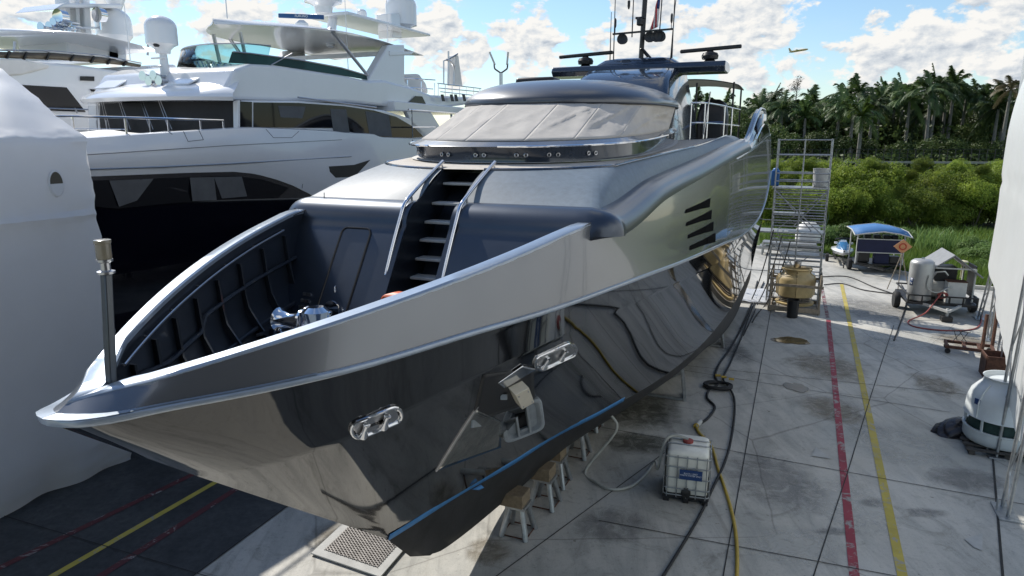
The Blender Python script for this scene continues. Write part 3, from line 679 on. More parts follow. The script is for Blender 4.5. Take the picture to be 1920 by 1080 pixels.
# ---------- aft deck: rail, bimini, covered seats, sweeping quarter wing
m = MB(); m.prism([Y(17.5, -2.9, 7.22), Y(17.5, 2.95, 7.22), Y(26, 3.0, 7.34), Y(32, 3.6, 7.4), Y(32, -3.6, 7.4), Y(26, -3.0, 7.34)], (0, 0, .03)); m.build('upper_deck', M_whitem, yacht)
rp = [(20.4, 2.15), (20.7, 2.55), (22.8, 2.85), (25.5, 3.0), (27.2, 3.1)]
m = MB(); top = 8.62
for h in (top, 7.98): m.tube(smoothpath([Y(s, b, h) for s, b in rp], 6), .028 if h == top else .02, 8)
for s, b in ((20.4, 2.15), (20.7, 2.55), (21.1, 2.6), (23.4, 2.9), (25.2, 2.99)): m.tube([Y(s, b, 7.25), Y(s, b, top)], .026, 8)
m.tube([Y(20.8, 2.5, 7.25), Y(20.3, 2.75, 8.95)], .022, 8); m.build('deck_rail', M_chrome, yacht, smooth=60)
m = MB(); R = []
for s in np.linspace(25.5, 29.5, 8): R.append([Y(s, b, 9.62 + .14 * (1 - (b / 1.4 - .9) ** 2) + .06 * math.sin((s - 25.5) / 4 * PI)) for b in np.linspace(-.5, 3.0, 10)])
m.loft(R); bim = m.build('bimini', M_dark, yacht, solid=.03)
for s, b in ((25.5, 1.55), (25.6, 2.95), (29.4, 2.9), (29.4, .2), (25.5, -.4)): m = MB(); m.tube([Y(s, b, 7.3), Y(s, b, 9.62)], .035, 8); m.build('bimini_post', M_dark, bim)
for s, b in ((26.2, .75), (26.2, 2.1)):
    m = MB(); m.loft([rrs(s - .1, s + 1.0, b - .6, b + .6, 7.35, .25), rrs(s - .1, s + 1.0, b - .6, b + .6, 8.35, .25), rrs(s, s + .95, b - .5, b + .5, 8.85, .25), rrs(s + .2, s + .8, b - .25, b + .25, 9.02, .12)], True, True); m.build('covered_seat', M_dark, yacht, smooth=60)
m = MB(); m.box(Y(25.6, 1.4, 8.1), (2.2, .3, .06), (DB, DS, UP)); m.build('seat_cushion', mat('blue_cushion', (.06, .10, .22), .8), yacht)
# quarter wing (port and starboard)
def wingtop(s): return float(np.interp(s, [20, 23, 25, 26.5, 28, 29.2, 30.4, 31.5, 32.3], [7.0, 7.18, 7.42, 7.95, 8.50, 8.72, 8.72, 8.45, 7.95]))
wt = pchip([20, 23, 25, 26.5, 28, 29.2, 30.4, 31.5, 32.4], [7.05, 7.22, 7.48, 7.98, 8.50, 8.70, 8.70, 8.45, 7.95])
for sg in (1, -1):
    ss = np.linspace(20.2, 32.4, 40)
    m = MB(); m.loft([[Y(s, sg * (bS(s) + .02), hS(s) - .05) for s in ss], [Y(s, sg * (bS(s) - .05), .5 * hS(s) + .5 * wt(s)) for s in ss], [Y(s, sg * (bS(s) - .22), wt(s)) for s in ss], [Y(s, sg * (bS(s) - .36), wt(s) + .02) for s in ss], [Y(s, sg * (bS(s) - .40), hS(s) - .1) for s in ss]])
    wing = m.build('quarter_wing', M_band, yacht, smooth=50)
    m = MB(); m.tube([Y(s, sg * (bS(s) - .20), wt(s) + .03) for s in ss], .05, 8); m.build('wing_capping', M_capr, wing)
    m = MB(); m.tube([Y(s, sg * (bS(s) - .04), hS(s) + .02) for s in np.linspace(23.5, 32.4, 24)], .05, 8); m.build('wing_moulding', M_capr, wing)
    m = MB(); s2 = np.linspace(26.6, 31.2, 14); m.loft([[Y(s, sg * (bS(s) + .0), hS(s) + .12 * (wt(s) - hS(s)) + .02) for s in s2], [Y(s, sg * (bS(s) - .12), hS(s) + .85 * (wt(s) - hS(s))) for s in s2]]); m.build('wing_window', M_glassd, wing, solid=.02)
    m = MB(); m.tube([Y(s, sg * (bS(s) - .0), hS(s) + .55 * (wt(s) - hS(s))) for s in np.linspace(25.7, 28.6, 12)], .03, 6); m.build('wing_handrail', M_chrome, wing)
# four louvre slots
for p in (((1288, 393), (1333, 373), (1332, 387), (1287, 400)), ((1290, 417), (1336, 395), (1335, 409), (1289, 424)), ((1293, 440), (1339, 417), (1338, 431), (1292, 447)), ((1295, 461), (1342, 438), (1341, 452), (1294, 469))):
    def on(px):
        b = 3.4
        for _ in range(40):
            r = ray(px); A0 = Y(0, 0, 0); o = V(0, 0, HC) - A0; k = (b * KS - o @ DB) / (r @ DB); q = r * k + V(0, 0, HC) - A0
            s = (q @ DS) / KS; h = 7.5 - (7.5 - (q[2] + A0[2])) / KS
            f = min(max((hT2(s) - h) / (hT2(s) - hK(s)), 0), 1); b = .5 * b + .5 * (bT2(s) + (bK(s) - bT2(s)) * f + .05 * math.sin(PI * f))
        return s, h
    c = [on(x) for x in p]
    m = MB(); m.prism([bandpt(s, h, -.06) for s, h in c], DB * .07); lv = m.build('louvre_slot', M_hole, yacht)
    i1, i2 = lerp3(c[0], c[1], .62), lerp3(c[3], c[2], .62)
    m = MB(); m.prism([bandpt(s, h, .016) for s, h in (i1, lerp3(c[1], c[2], -.12), lerp3(c[2], c[1], -.12), i2)], DB * .004); m.build('louvre_grille', M_hole, lv)
# ---------- fairleads, anchor pocket and anchor on the port bow
def hpt(u, f): return Y(*lerp3(rK(u), rC(u), f)) if f <= 1 else Y(*mixrow(rC, rW, f - 1, -.10 * math.sin(PI * (f - 1)))(u))
UG = np.linspace(.02, .5, 241); FG = np.linspace(.02, 1.95, 120)
GP = np.array([[proj(hpt(u, f)) for f in FG] for u in UG])
def hfind(px):
    d = np.abs(GP - np.array(px)).sum(2); i, j = np.unravel_index(d.argmin(), d.shape); u, f = UG[i], FG[j]
    du, df = .002, .0162
    for _ in range(7):
        c = [(abs(proj(hpt(min(max(u + a * du, .001), .9), min(max(f + b * df, .0), 1.99))) - np.array(px)).sum(), u + a * du, f + b * df) for a in (-1, -.5, 0, .5, 1) for b in (-1, -.5, 0, .5, 1)]
        _, u, f = min(c); u = min(max(u, .001), .9); f = min(max(f, .0), 1.99); du *= .5; df *= .5
    return hpt(u, f)
def hnorm(pts):
    c = sum(pts) / len(pts); n = sum(np.cross(pts[i] - c, pts[(i + 1) % len(pts)] - c) for i in range(len(pts))); n /= np.linalg.norm(n)
    return n if n @ (V(0, 0, HC) - c) > 0 else -n
def patch(px, name, m_, out=.012, thick=.03, parent=None, bevel=0):
    pts = [hfind(p) for p in px]; n = hnorm(pts); m = MB(); m.prism([p + n * (out - thick) for p in pts], n * thick); return m.build(name, m_, parent or yacht, bevel=bevel), pts, n
def stadium(c, ax, hl, hw, n=8):
    ax = np.array(ax, float); ax /= np.linalg.norm(ax); pv = np.array([-ax[1], ax[0]]); o = []
    for k in range(n + 1): a = -PI / 2 + PI * k / n; o.append(np.array(c) + ax * (hl - hw) + ax * hw * math.cos(a) + pv * hw * math.sin(a))
    for k in range(n + 1): a = PI / 2 + PI * k / n; o.append(np.array(c) - ax * (hl - hw) + ax * hw * math.cos(a) + pv * hw * math.sin(a))
    return o
for c, ax, hl, hw, n in (((705, 791), (1, -.42), 50, 15, 0), ((1041, 668), (1, -.46), 42, 13, 0)):
    out, pts, n = patch(stadium(c, ax, hl, hw), 'fairlead', M_chrome, .006, .03, None, 0)
    m = MB(); m.tube([p + n * .012 for p in pts], .022, 8, True); m.build('fairlead_rim', M_chrome, out)
    ins, p2, n2 = patch(stadium(c, ax, hl - 7, hw - 4), 'fairlead_throat', M_steel, .010, .01, out)
    for k in (-.62, .35):
        q = hfind(np.array(c) + np.array(ax) * hl * k * .8); m = MB(); a1 = n; up_ = UP - n * (UP @ n); up_ /= np.linalg.norm(up_); t_ = np.cross(up_, n)
        m.lathe([(.05, -.10), (.055, -.08), (.028, .0), (.03, .08), (.04, .09)], q + n * .045, 12, (t_, n, up_)); m.build('fairlead_roller', M_chrome, out)
def hsheet(poly, name, m_, out, parent=None, n=14, thick=.012):
    poly = np.array(poly, float)
    # ruled patch between the two long edges of a four-sided outline, laid on the shell
    a, b, c_, d = poly; R = []
    for v_ in np.linspace(0, 1, n):
        R.append([hfind((a + (b - a) * u_) * (1 - v_) + (d + (c_ - d) * u_) * v_) for u_ in np.linspace(0, 1, n)])
    nn = hnorm([R[0][0], R[0][-1], R[-1][-1], R[-1][0]]); m = MB(); m.loft([[p + nn * out for p in r] for r in R]); return m.build(name, m_, parent or yacht, solid=thick, smooth=60), nn
pocket, pn = hsheet([(905, 703), (1000, 690), (1002, 752), (884, 792)], 'anchor_pocket', M_dark, .004)
hsheet([(932, 716), (978, 684), (1004, 690), (944, 726)], 'pocket_lip', M_chrome, .02, pocket)
hsheet([(893, 768), (940, 790), (938, 838), (820, 881)], 'wear_plate', mat('polished_wear_plate', (.42, .41, .37), .09, 1, var=(5, .3), bump=(7, .2, .01)), .010, pocket)
e1, e2 = hfind((818, 883)), hfind((896, 762)); m = MB(); m.beam(e1 + pn * .0, e2 + pn * .0, .03, .03); m.build('pocket_trim', M_steel, pocket)
# anchor: shank, stock box and a broad twin-opening fluke
c0 = hfind((977, 787)) + pn * .2; tocam = V(0, 0, HC) - c0; tocam /= np.linalg.norm(tocam); ezn = tocam * .75 + pn * .45 - UP * .15; ezn /= np.linalg.norm(ezn)
def onpl(px):
    r = ray(px); k = ((c0 - V(0, 0, HC)) @ ezn) / (r @ ezn); return r * k + V(0, 0, HC)
fc = [onpl(p) for p in ((935, 771), (1014, 741), (1022, 800), (945, 833))]
ex = fc[1] - fc[0]; ey = fc[3] - fc[0]; exn = ex / np.linalg.norm(ex); eyn = ey / np.linalg.norm(ey)
wx, wy = np.linalg.norm(ex), np.linalg.norm(ey); oc = fc[0]
def FP(x, y, z): return oc + exn * wx * x + eyn * wy * y + ezn * z
anchor = thing('anchor', 'grey galvanised anchor stowed at its pocket on the black bow', 'anchor', FP(.5, 1, 0), 0)
m = MB()
def bar(x0, x1, y0, y1, z0=-.02, z1=.05): m.box(FP((x0 + x1) / 2, (y0 + y1) / 2, (z0 + z1) / 2), (wx * (x1 - x0), wy * (y1 - y0), z1 - z0), (exn, eyn, ezn))
rim = [(.5 + .5 * math.copysign(abs(math.cos(a)) ** .35, math.cos(a)), .5 + .5 * math.copysign(abs(math.sin(a)) ** .35, math.sin(a))) for a in np.linspace(0, 2 * PI, 33)[:-1]]
def rg(k, z): return [FP(.5 + (x - .5) * k, .5 + (y - .5) * k, z) for x, y in rim]
m.loft([rg(1, -.05), rg(1, .03), rg(.96, .05), rg(.84, .05), rg(.70, -.02)], True); m.loft([rg(1, -.05), rg(.70, -.05)], True)
bar(.10, .34, .1, .9, -.06, -.02); bar(.66, .92, .1, .9, -.06, -.02); bar(.34, .39, .08, .92, -.06, .055); bar(.61, .66, .08, .92, -.06, .055); bar(.39, .61, .1, .25, -.06, .0); bar(.39, .61, .78, .9, -.06, .0)
fluke = m.build('fluke', M_galvp, anchor, bevel=.008)
m = MB(); m.box(FP(.5, .5, -.09), (wx * .9, wy * .9, .03), (exn, eyn, ezn)); m.build('fluke_back', M_dark, anchor)
m = MB(); q0, q1 = FP(.5, .1, -.02), hfind((940, 740)) + pn * .05; m.beam(q0, FP(.2, -.35, -.05), .09, .07); m.beam(FP(.2, -.35, -.05), q1, .1, .08); m.beam(FP(-.02, .3, -.05), hfind((880, 790)) + pn * .05, .03, .11); m.build('shank', M_galvp, anchor, bevel=.01)
m = MB(); sb = [hfind(p) + pn * .16 for p in ((952, 726), (978, 713), (989, 741), (966, 754))]; m.prism(sb, -pn * .18); st = m.build('stock_plate', mat('cream_painted_plate', (.62, .58, .48), .4), anchor, bevel=.006)
m = MB()
for fx, fy in ((.15, .15), (.85, .15), (.85, .85), (.15, .85)):
    q = lerp3(lerp3(sb[0], sb[1], fx), lerp3(sb[3], sb[2], fx), fy); m.lathe([(.012, 0), (.012, .01), (.004, .012)], V(*q) + pn * .0, 8, (exn, eyn, pn))
m.build('bolt', M_steel, st)
# bow mooring gear
def bollard(s, b):
    m = MB(); c = Y(s, b, 4.62); m.lathe([(.16, 0), (.16, .03), (.06, .05), (.055, .2), (.09, .24), (.09, .27), (.04, .29)], c, 18); m.build('windlass_drum', M_chrome, yacht)
m = MB(); c = Y(4.15, -1.0, 4.62); m.box(c + UP * .03, (.75, .5, .06), (DB, DS, UP)); m.lathe([(.16, -.2), (.12, -.16), (.10, 0), (.13, .16), (.18, .2), (.18, .24), (.05, .25)], c + UP * .22, 18, (DS, UP, DB)); m.lathe([(.11, 0), (.10, .12), (.15, .3), (.17, .34), (.1, .4)], c + UP * .05 + DB * .42, 18); m.build('anchor_windlass', M_chrome, yacht, smooth=40)
bollard(4.75, -1.15); bollard(4.6, -.72)
m = MB(); c = Y(5.75, -1.35, 4.62); m.lathe([(.05, -.3), (.13, -.28), (.09, -.2), (.09, .2), (.13, .28), (.05, .3)], c, 16, (UP, DS, DB)); m.box(c - UP * .36, (.5, .3, .6), (DB, DS, UP)); m.build('mooring_winch', M_inner, yacht, bevel=.01)
m = MB(); m.lathe([(.11, 0), (.13, .02), (.13, .05), (.03, .06)], Y(5.55, -1.30, 4.70), 16, (UP, DB, -DS)); m.build('winch_head', M_chrome, yacht)
m = MB()
for i in range(3):
    for j in range(3): m.box(facept(-2.0 + .06 * j, 4.86 - .10 * i, .02), (.035, .03, .05), (DB, DS, UP))
m.build('valve_panel', M_steel, yacht)
# slack wires from the bow to the upper works
for pts, nm in (([Y(1.5, .25, 5.25), Y(5.1, 1.95, 5.75), Y(20.6, 2.62, 7.35)], 0), ([Y(6.0, -2.55, 6.1), Y(14, -3.0, 7.55), Y(20, -3.4, 8.4)], 1), ([Y(6.9, -2.4, 6.5), Y(5.9, -1.75, 4.6)], 2)):
    m = MB(); m.tube(pts, .008, 5); m.build('stay_wire', M_dark, yacht)
m = MB(); c = Y(5.1, 1.95, 5.75); m.sphere(c, .05); m.tube([c, c - UP * .42 + DB * .05], .02, 6); m.tube([c, Y(4.9, 1.6, 5.2)], .008, 5); m.build('wire_shackle', M_dark, yacht)
# orange bundle on the foredeck
m = MB(); c = Y(5.35, .18, DK + 1.0); m.loft([[c + DB * (x * a) + DS * (y * a) + UP * z for x, y in ((-.3, -.1), (.25, -.16), (.32, .1), (-.2, .16))] for a, z in ((.9, -.06), (1.05, .0), (.9, .07), (.45, .11))], True, True)
one(m, 'orange_bundle', [M_orange], 'small orange bundle lying at the foot of the foredeck stairs', 'bundle', bevel=.02)
m = MB(); m.box(Y(5.35, .18, DK + .46), (.6, .4, .92), (DB, DS, UP)); m.build('deck_locker', M_inner, yacht, bevel=.03)
# ======================= white yacht lying beyond =======================
B1 = -10.0
def qs(px, py, b=B1): q = Q(px, py, b=b); return q[0], q[2]
wy = thing('white_yacht', 'white motor yacht with black lower hull and curved hardtop behind the dark yacht', 'yacht', W(14, -13.5, 0), -HEAD)
def bp(s):                                           # plan of the port side: narrow bow, straight midship
    k = max(0, 1 - (s - .5) / 10.5); return -10.0 - 3.5 * k * k
edge_px = [(170, 332), (260, 328), (350, 324), (440, 322), (480, 326), (520, 337), (550, 348), (580, 363), (610, 382), (650, 412), (700, 460)]
es = [qs(*p) for p in edge_px]; ex_ = [-2] + [e[0] for e in es] + [34]; eh_ = [6.75] + [e[1] for e in es] + [3.2]
eh = lambda s: float(np.interp(s, ex_, eh_))
gs = [qs(*p) for p in [(165, 260), (300, 250), (440, 241), (480, 240), (560, 243)]] ; gx = [0] + [g[0] for g in gs] + [17.2, 17.6, 19.5, 20.0, 26, 34]; gh_ = [7.35] + [g[1] for g in gs] + [7.70, 7.66, 7.62, 7.50, 7.40, 7.30]
gh = lambda s: float(np.interp(s, gx, gh_))
ss = np.linspace(.6, 33, 90)
mU = MB(); mL = MB()
for sg in (1, -1):
    f = lambda s, b: W(s, -13.5 + sg * (b + 13.5), 0)
    mU.loft([[f(s, bp(s) + .12 * (1 - k) * 0 + .10 * math.sin(PI * k)) + UP * (eh(s) + (gh(s) - eh(s)) * k) for s in ss] for k in np.linspace(0, 1, 7)] + [[f(s, bp(s) - .08) + UP * (gh(s) + .03) for s in ss], [f(s, bp(s) - .2) + UP * (gh(s) + .0) for s in ss], [f(s, bp(s) - .22) + UP * (gh(s) - .3) for s in ss]])
    mL.loft([[f(s, bp(s) - .03 - .55 * k ** 2) + UP * (eh(s) + (1.2 - eh(s)) * k) for s in ss] for k in np.linspace(0, 1, 8)] + [[f(s, -13.4) + UP * .6 for s in ss]])
hl = mL.build('hull', M_navyh, wy, smooth=40); up = mU.build('topside', M_white, wy, smooth=50)
m = MB(); m.loft([[W(s, sg * (bp(s) + 13.5 - .1) - 13.5, 7.2) for s in ss] for sg in (-1, 1)]); m.build('deck', M_white, wy)
# glazed strip let into the black hull, seams of the topside
gl_px = [(178, 340), (270, 336), (360, 332), (440, 330), (490, 336), (540, 352), (520, 372), (430, 374), (330, 380), (230, 392), (190, 388)]
def onside(px, off): q = Q(*px, b=B1); return W(q[0], bp(q[0]) - .0 + off, q[2])
m = MB(); m.prism([onside(p, .0) for p in gl_px], DB * .02); gl = m.build('hull_window', M_glassd, wy)
for p in ([(355, 333), (400, 332), (405, 375), (360, 377)], [(400, 332), (452, 331), (462, 368), (415, 372)], [(215, 339), (290, 335), (262, 376), (232, 388)]):
    m = MB(); m.prism([onside(x, .021) for x in p], DB * .006); m.build('curtain', mat('grey_curtain', (.10, .10, .10), .7, var=(2, .2)), gl)
for a in ([(170, 318), (300, 313), (420, 307), (540, 300), (655, 293)],):
    m = MB(); m.tube([onside(x, .09) for x in a], .018, 6); m.build('rub_strip', M_steel, wy)
def wp(px):
    q = Q(*px, b=B1); k_ = (q[2] - eh(q[0])) / max(.05, gh(q[0]) - eh(q[0])); return W(q[0], bp(q[0]) + .10 * math.sin(PI * min(max(k_, 0), 1)) + .004, q[2])
M_seam = mat('panel_seam', (.10, .10, .11), .6)
for pts_, cl_ in (([(344, 246), (349, 265), (378, 262), (373, 244)], False), ([(243, 248), (250, 254)], False), ([(316, 246), (323, 252)], False), ([(165, 291), (300, 281), (420, 273), (560, 266), (640, 262)], False), ([(498, 242), (510, 258), (545, 258), (560, 246)], False), ([(566, 345), (566, 353)], False)):
    m = MB(); P_ = []
    for a_, b_ in zip(pts_[:-1], pts_[1:]): P_ += [tuple(np.array(a_) + (np.array(b_) - np.array(a_)) * k_) for k_ in np.linspace(0, 1, 6)]
    m.tube([wp(p) for p in P_], .007, 5); m.build('panel_seam', M_seam, wy)
m = MB(); m.tube([onside((575, 182), -.35), onside((720, 201), -.35)], .03, 6); m.build('handrail', M_steel, wy)
m = MB(); m.prism([onside(p, .06) for p in [(612, 312), (660, 309), (690, 300), (660, 332), (625, 333), (614, 322)]], DB * .04); m.build('fairlead_recess', M_dark, wy)
# deckhouse: side panel of windows, front windscreen
BH = -10.35
def sid(px, off=0.0, b=BH): q = Q(*px, b=b); return W(q[0], b + off, q[2])
NB = -6.4                                            # house breadth, to starboard
side_poly = [(446, 188), (560, 189), (650, 196), (720, 207), (770, 222), (798, 250), (806, 268), (740, 275), (446, 245)]
m = MB(); m.prism([sid(p) for p in side_poly], DB * NB); hs_ = m.build('deckhouse', M_white, wy, bevel=.05)
win = [(475, 192), (560, 193), (645, 199), (700, 207), (742, 219), (775, 238), (793, 256), (742, 262), (737, 257), (700, 257), (622, 240), (475, 239)]
m = MB(); m.prism([sid(p, .0) for p in win], DB * .02); wnd = m.build('side_window', M_glassd, hs_)
for p in ([(618, 204), (648, 205), (655, 252), (624, 246)], [(684, 208), (728, 215), (734, 256), (692, 255)], [(520, 198), (572, 200), (566, 222), (525, 220)]):
    m = MB(); m.prism([sid(x, .021) for x in p], DB * .006); m.build('blind', mat('grey_blind', (.085, .09, .095), .6, var=(2, .2)), wnd)
m = MB(); m.prism([sid(p, .0) for p in [(448, 190), (472, 191), (472, 238), (448, 238)]], DB * .015); m.build('side_door_window', M_glassd, hs_)
m = MB(); m.prism([sid(p, .02) for p in [(443, 188), (447, 188), (447, 238), (443, 238)]], DB * .04); m.build('door_frame', M_white, hs_)
# front windscreen, curved in plan, under black mesh; brow roof over it
q0 = Q(445, 187, b=BH); fs0 = q0[0]; fh1 = q0[2]; fh0 = 7.42
def fplan(t, ds=0.0, dw=0.0):                         # t -1 starboard .. 1 port
    return fs0 - (.75 + ds) * (1 - abs(t) ** 3) - ds, -13.35 + (3.0 + dw) * t
m = MB(); m.loft([[W(fplan(t)[0] + .15 * f, fplan(t)[1], fh0 + (fh1 - fh0) * f) for t in np.linspace(-1, 1, 31)] for f in np.linspace(0, 1, 6)]); fr = m.build('windscreen_cover', M_mesh, hs_, smooth=50)
for t in (-.86, -.55, -.2, .12, .36):
    m = MB(); s, b = fplan(t, .06); s2, b2 = fplan(t - .13, .06); m.tube([W(s, b, fh0 + .15), W(s, b, fh0 + .62)], .018, 6); m.tube([W(s, b, fh0 + .32), W(s2 + .1, b2, fh1)], .012, 5); m.tube([W(s + .05, b + .07, fh0 + .32), W(s2 + .1, b2 + .08, fh1)], .012, 5); m.build('wiper', M_steel, fr)
R = []
for f, dh, ds, dw in ((0, 0, .28, .12), (0, .10, .33, .16), (0, .2, .28, .12), (.12, .38, .0, .0), (.3, .62, -.4, -.25), (.55, .9, -1.2, -.5), (.8, 1.1, -2.2, -.85), (1, 1.2, -3.4, -1.3)):
    R.append([W(fplan(t, ds, dw)[0], fplan(t, ds, dw)[1], fh1 - .04 + dh) for t in np.linspace(-1, 1, 31)])
m = MB(); m.loft(R); m.add([W(fplan(t, .28, .12)[0], fplan(t, .28, .12)[1], fh1 - .04) for t in np.linspace(-1, 1, 31)] + [W(fs0 + 1, -13.5 - 3.3, fh1 - .04), W(fs0 + 1, -13.5 + 3.3, fh1 - .04)], [tuple(range(33))]); m.build('brow_roof', M_white, wy, smooth=45)
# flybridge coaming: a shoulder sweeping aft from the brow
coam = [(405, 186), (650, 192), (800, 206), (870, 197), (905, 190), (900, 183), (810, 178), (770, 163), (720, 150), (690, 151), (640, 140), (560, 128), (510, 121), (470, 119), (440, 130), (425, 160)]
def cw(px, b): q = Q(*px, b=-10.6); return W(q[0], b, q[2])
m = MB(); m.prism([cw(p, -10.6) for p in coam], DB * (-5.6)); m.build('flybridge', M_white, wy, bevel=.3, seg=4)
m = MB(); m.prism([cw(p, -10.57) for p in [(762, 195), (777, 180), (790, 181), (797, 195)]], DB * .02); m.build('vent_window', M_glassd, wy)
# tinted windscreen round the flybridge
ws = [(-16, 17.5), (-15.6, 16.2), (-14.8, 14.9), (-13.6, 14.0), (-12.4, 13.7), (-11.3, 14.0), (-10.85, 14.8)]
def fsl(h0, h1, sh):
    return [[W(s, b, h0) for b, s in smoothpath([V(*x) for x in ws], 5)], [W(s + sh, b, h1) for b, s in smoothpath([V(*x) for x in ws], 5)]]
m = MB(); m.loft(fsl(9.55, 10.35, .35)); wsn = m.build('flybridge_windscreen', M_teal, wy, solid=.015, smooth=50)
m = MB(); m.tube(fsl(9.55, 10.36, .35)[1], .02, 6); m.build('windscreen_frame', M_steel, wsn)
sidegl = [(437, 97), (470, 100), (560, 112), (640, 127), (688, 141), (690, 150), (640, 141), (560, 129), (510, 122), (430, 118)]
m = MB(); m.prism([cw(p, -10.62) for p in sidegl], DB * -.02); m.build('side_windscreen', mat('dark_teal_glass', (.05, .10, .10), .05, 0, 0, var=None, trans=.35, ior=1.1), wy)
m = MB(); m.tube([cw(p, -10.6) for p in [(437, 97), (470, 100), (560, 112), (640, 127), (688, 141)]], .022, 6); m.tube([cw((508, 122), -10.6), cw((548, 100), -10.6)], .018, 6); m.build('side_rail', M_steel, wy)
# hardtop: long cambered blade
R = []
HTS = [Q(400, 46, b=-13.5)[0], Q(778, 85, b=-11.5)[0]]
for f in np.linspace(0, 1, 24):
    s = HTS[0] + (HTS[1] - HTS[0]) * f; wd = 2.75 * (1 - (1 - min(f / .42, 1)) ** 2.4) * (1 - .12 * max(0, f - .6) / .4) + .03
    h = 11.22 + .10 * math.sin(f * PI) * 1 - .10 * f; th = .05 + .19 * min(1, f * 5) * (1 - .35 * f)
    R.append([W(s, -13.5 + wd * math.cos(a), h + th * .5 * math.sin(a) * (1 if math.sin(a) > 0 else 1.0) + .16 * (1 - abs(math.cos(a)) ** 2)) for a in np.linspace(0, 2 * PI, 25)[:-1]])
m = MB(); m.loft(R, True, True); ht = m.build('hardtop', M_white, wy, smooth=50)
for sg in (1, -1):
    m = MB(); qa, qb = Q(617, 52, b=-11.1), Q(689, 141, b=-10.8); m.tube([W(qa[0], -13.5 + sg * 2.4, qa[2]), W(qb[0], -13.5 + sg * 2.7, qb[2])], .065, 10); m.build('hardtop_strut', M_steel, ht)
    m = MB(); qa, qb = Q(450, 60, b=-12.9), Q(463, 120, b=-12.9); m.tube([W(qa[0], -13.5 + sg * .6, qa[2]), W(qb[0], -13.5 + sg * .6, qb[2])], .06, 10); m.build('front_strut', M_steel, ht)
    fin = [(688, 150), (727, 84), (757, 84), (757, 152), (775, 170), (800, 180), (690, 182)]
    m = MB(); m.prism([W(Q(*p, b=-10.8)[0], -13.5 + sg * 2.75, Q(*p, b=-10.8)[2]) for p in fin], DB * -sg * .35); m.build('arch_leg', M_white, wy, bevel=.05)
m = MB(); m.prism([cw((735, 95), -10.7), cw((780, 97), -10.7), cw((776, 102), -10.7), cw((735, 104), -10.7)], DB * -5.5); m.build('arch_spoiler', M_white, wy, bevel=.02)
# mast: leg, platform, domes, radar with blue bar
m = MB(); m.prism([W(Q(*p, b=-13.2)[0], -13.1, Q(*p, b=-13.2)[2]) for p in [(733, 72), (729, 25), (746, 25), (751, 72)]], DB * -.8); m.build('mast_leg', M_white, wy, bevel=.05)
pl = Q(610, 26, b=-13.5); pr = Q(770, 28, b=-13.5)
m = MB(); m.box(W((pl[0] + pr[0]) / 2, -13.5, pl[2] - .02), (2.2, pr[0] - pl[0], .12), (DB, DS, UP)); m.tube([W(pl[0] + .5, -13.5, pl[2]), W(pl[0] + .2, -13.5, 11.2)], .2, 8); m.build('mast_platform', M_white, wy, bevel=.04)
def dome(c, r, h, par, pedestal=.35, name='radome'):
    m = MB(); m.lathe([(r * .45, -pedestal), (r * .5, -.1), (r * .72, 0), (r, .06), (r, h - r * .75)] + [(r * math.cos(a), h - r * .75 + r * .75 * math.sin(a)) for a in np.linspace(.15, PI / 2 - .05, 7)], c, 22); return m.build(name, M_white, par, smooth=35)
dome(W(pl[0] - .1, -13.5, pl[2] + .35), .75, 1.5, wy); dome(W(pr[0] - .9, -13.5, pl[2] + .3), .75, 1.5, wy)
dome(W(pl[0] + 2.6, -13.5, pl[2] + .15), .22, .45, wy, .1)
c = W(17.6 + 2.2, -13.3, 11.95); m = MB(); m.lathe([(.2, -.55), (.25, -.4), (.25, -.12), (.1, 0)], c, 14); ra = m.build('radar', M_white, wy)
m = MB(); m.box(c + UP * .14, (1.7, .12, .16), (DB * .8 + DS * .6, DS * .8 - DB * .6, UP)); sb_ = m.build('radar_scanner', mat('radar_blue', (.01, .07, .20), .4), ra, bevel=.02)
nv = (DB * .6 - DS * .8); text('FURUNO', sb_, c + UP * .14 + nv * .066, (DB * .8 + DS * .6), UP, .12, M_textw)
for s, b, h0, h1 in ((15.2, -12.6, 11.3, 14.5), (19.6, -11.1, 9.3, 14.0), (22.6, -11.2, 10.3, 14.5), (14.2, -16, 10, 13)): m = MB(); m.tube([W(s, b, h0), W(s, b, h1)], [.018, .008], 6); m.build('whip_antenna', M_white, wy)
# satellite dome and horns on the brow
q = Q(308, 120, b=-13.4); ps = q[0]
m = MB(); m.tube([W(ps, -13.4, 9.0), W(ps, -13.4, 10.05)], [.17, .11], 10); m.box(W(ps - .1, -13.5, 9.9), (.55, .12, .06), (DB, DS, UP)); m.box(W(ps - .1, -13.6, 9.66), (.5, .12, .05), (DB, DS, UP)); pd = m.build('pedestal', M_white, wy, bevel=.02)
dome(W(ps, -13.4, 10.25), .46, .9, pd, .22)
m = MB(); m.lathe([(.06, 0), (.1, .05), (.08, .15), (.12, .2)], W(ps - .3, -13.3, 10.2), 12); m.build('masthead_light', M_dark, pd)
for dx, dz in ((-.35, 9.35), (-.12, 9.2), (.1, 9.35), (.3, 9.2)):
    m = MB(); m.lathe([(.15, -.2), (.11, -.14), (.05, 0), (.035, .3)], W(ps - .35, -13.4 + dx, dz), 12, (DB, UP, DS)); m.tube([W(ps - .3, -13.4 + dx, dz), W(ps - .2, -13.4 + dx, 8.95)], .03, 6); m.build('horn', M_chrome, wy)
for b, a in ((-15.4, .5), (-12.3, .4)):
    m = MB(); c = W(ps - .3, b, 9.18); m.box(c, (.95, .7, .05), (DB, DS * math.cos(a) + UP * math.sin(a), UP * math.cos(a) - DS * math.sin(a))); m.build('roof_hatch', M_white, wy, bevel=.02)
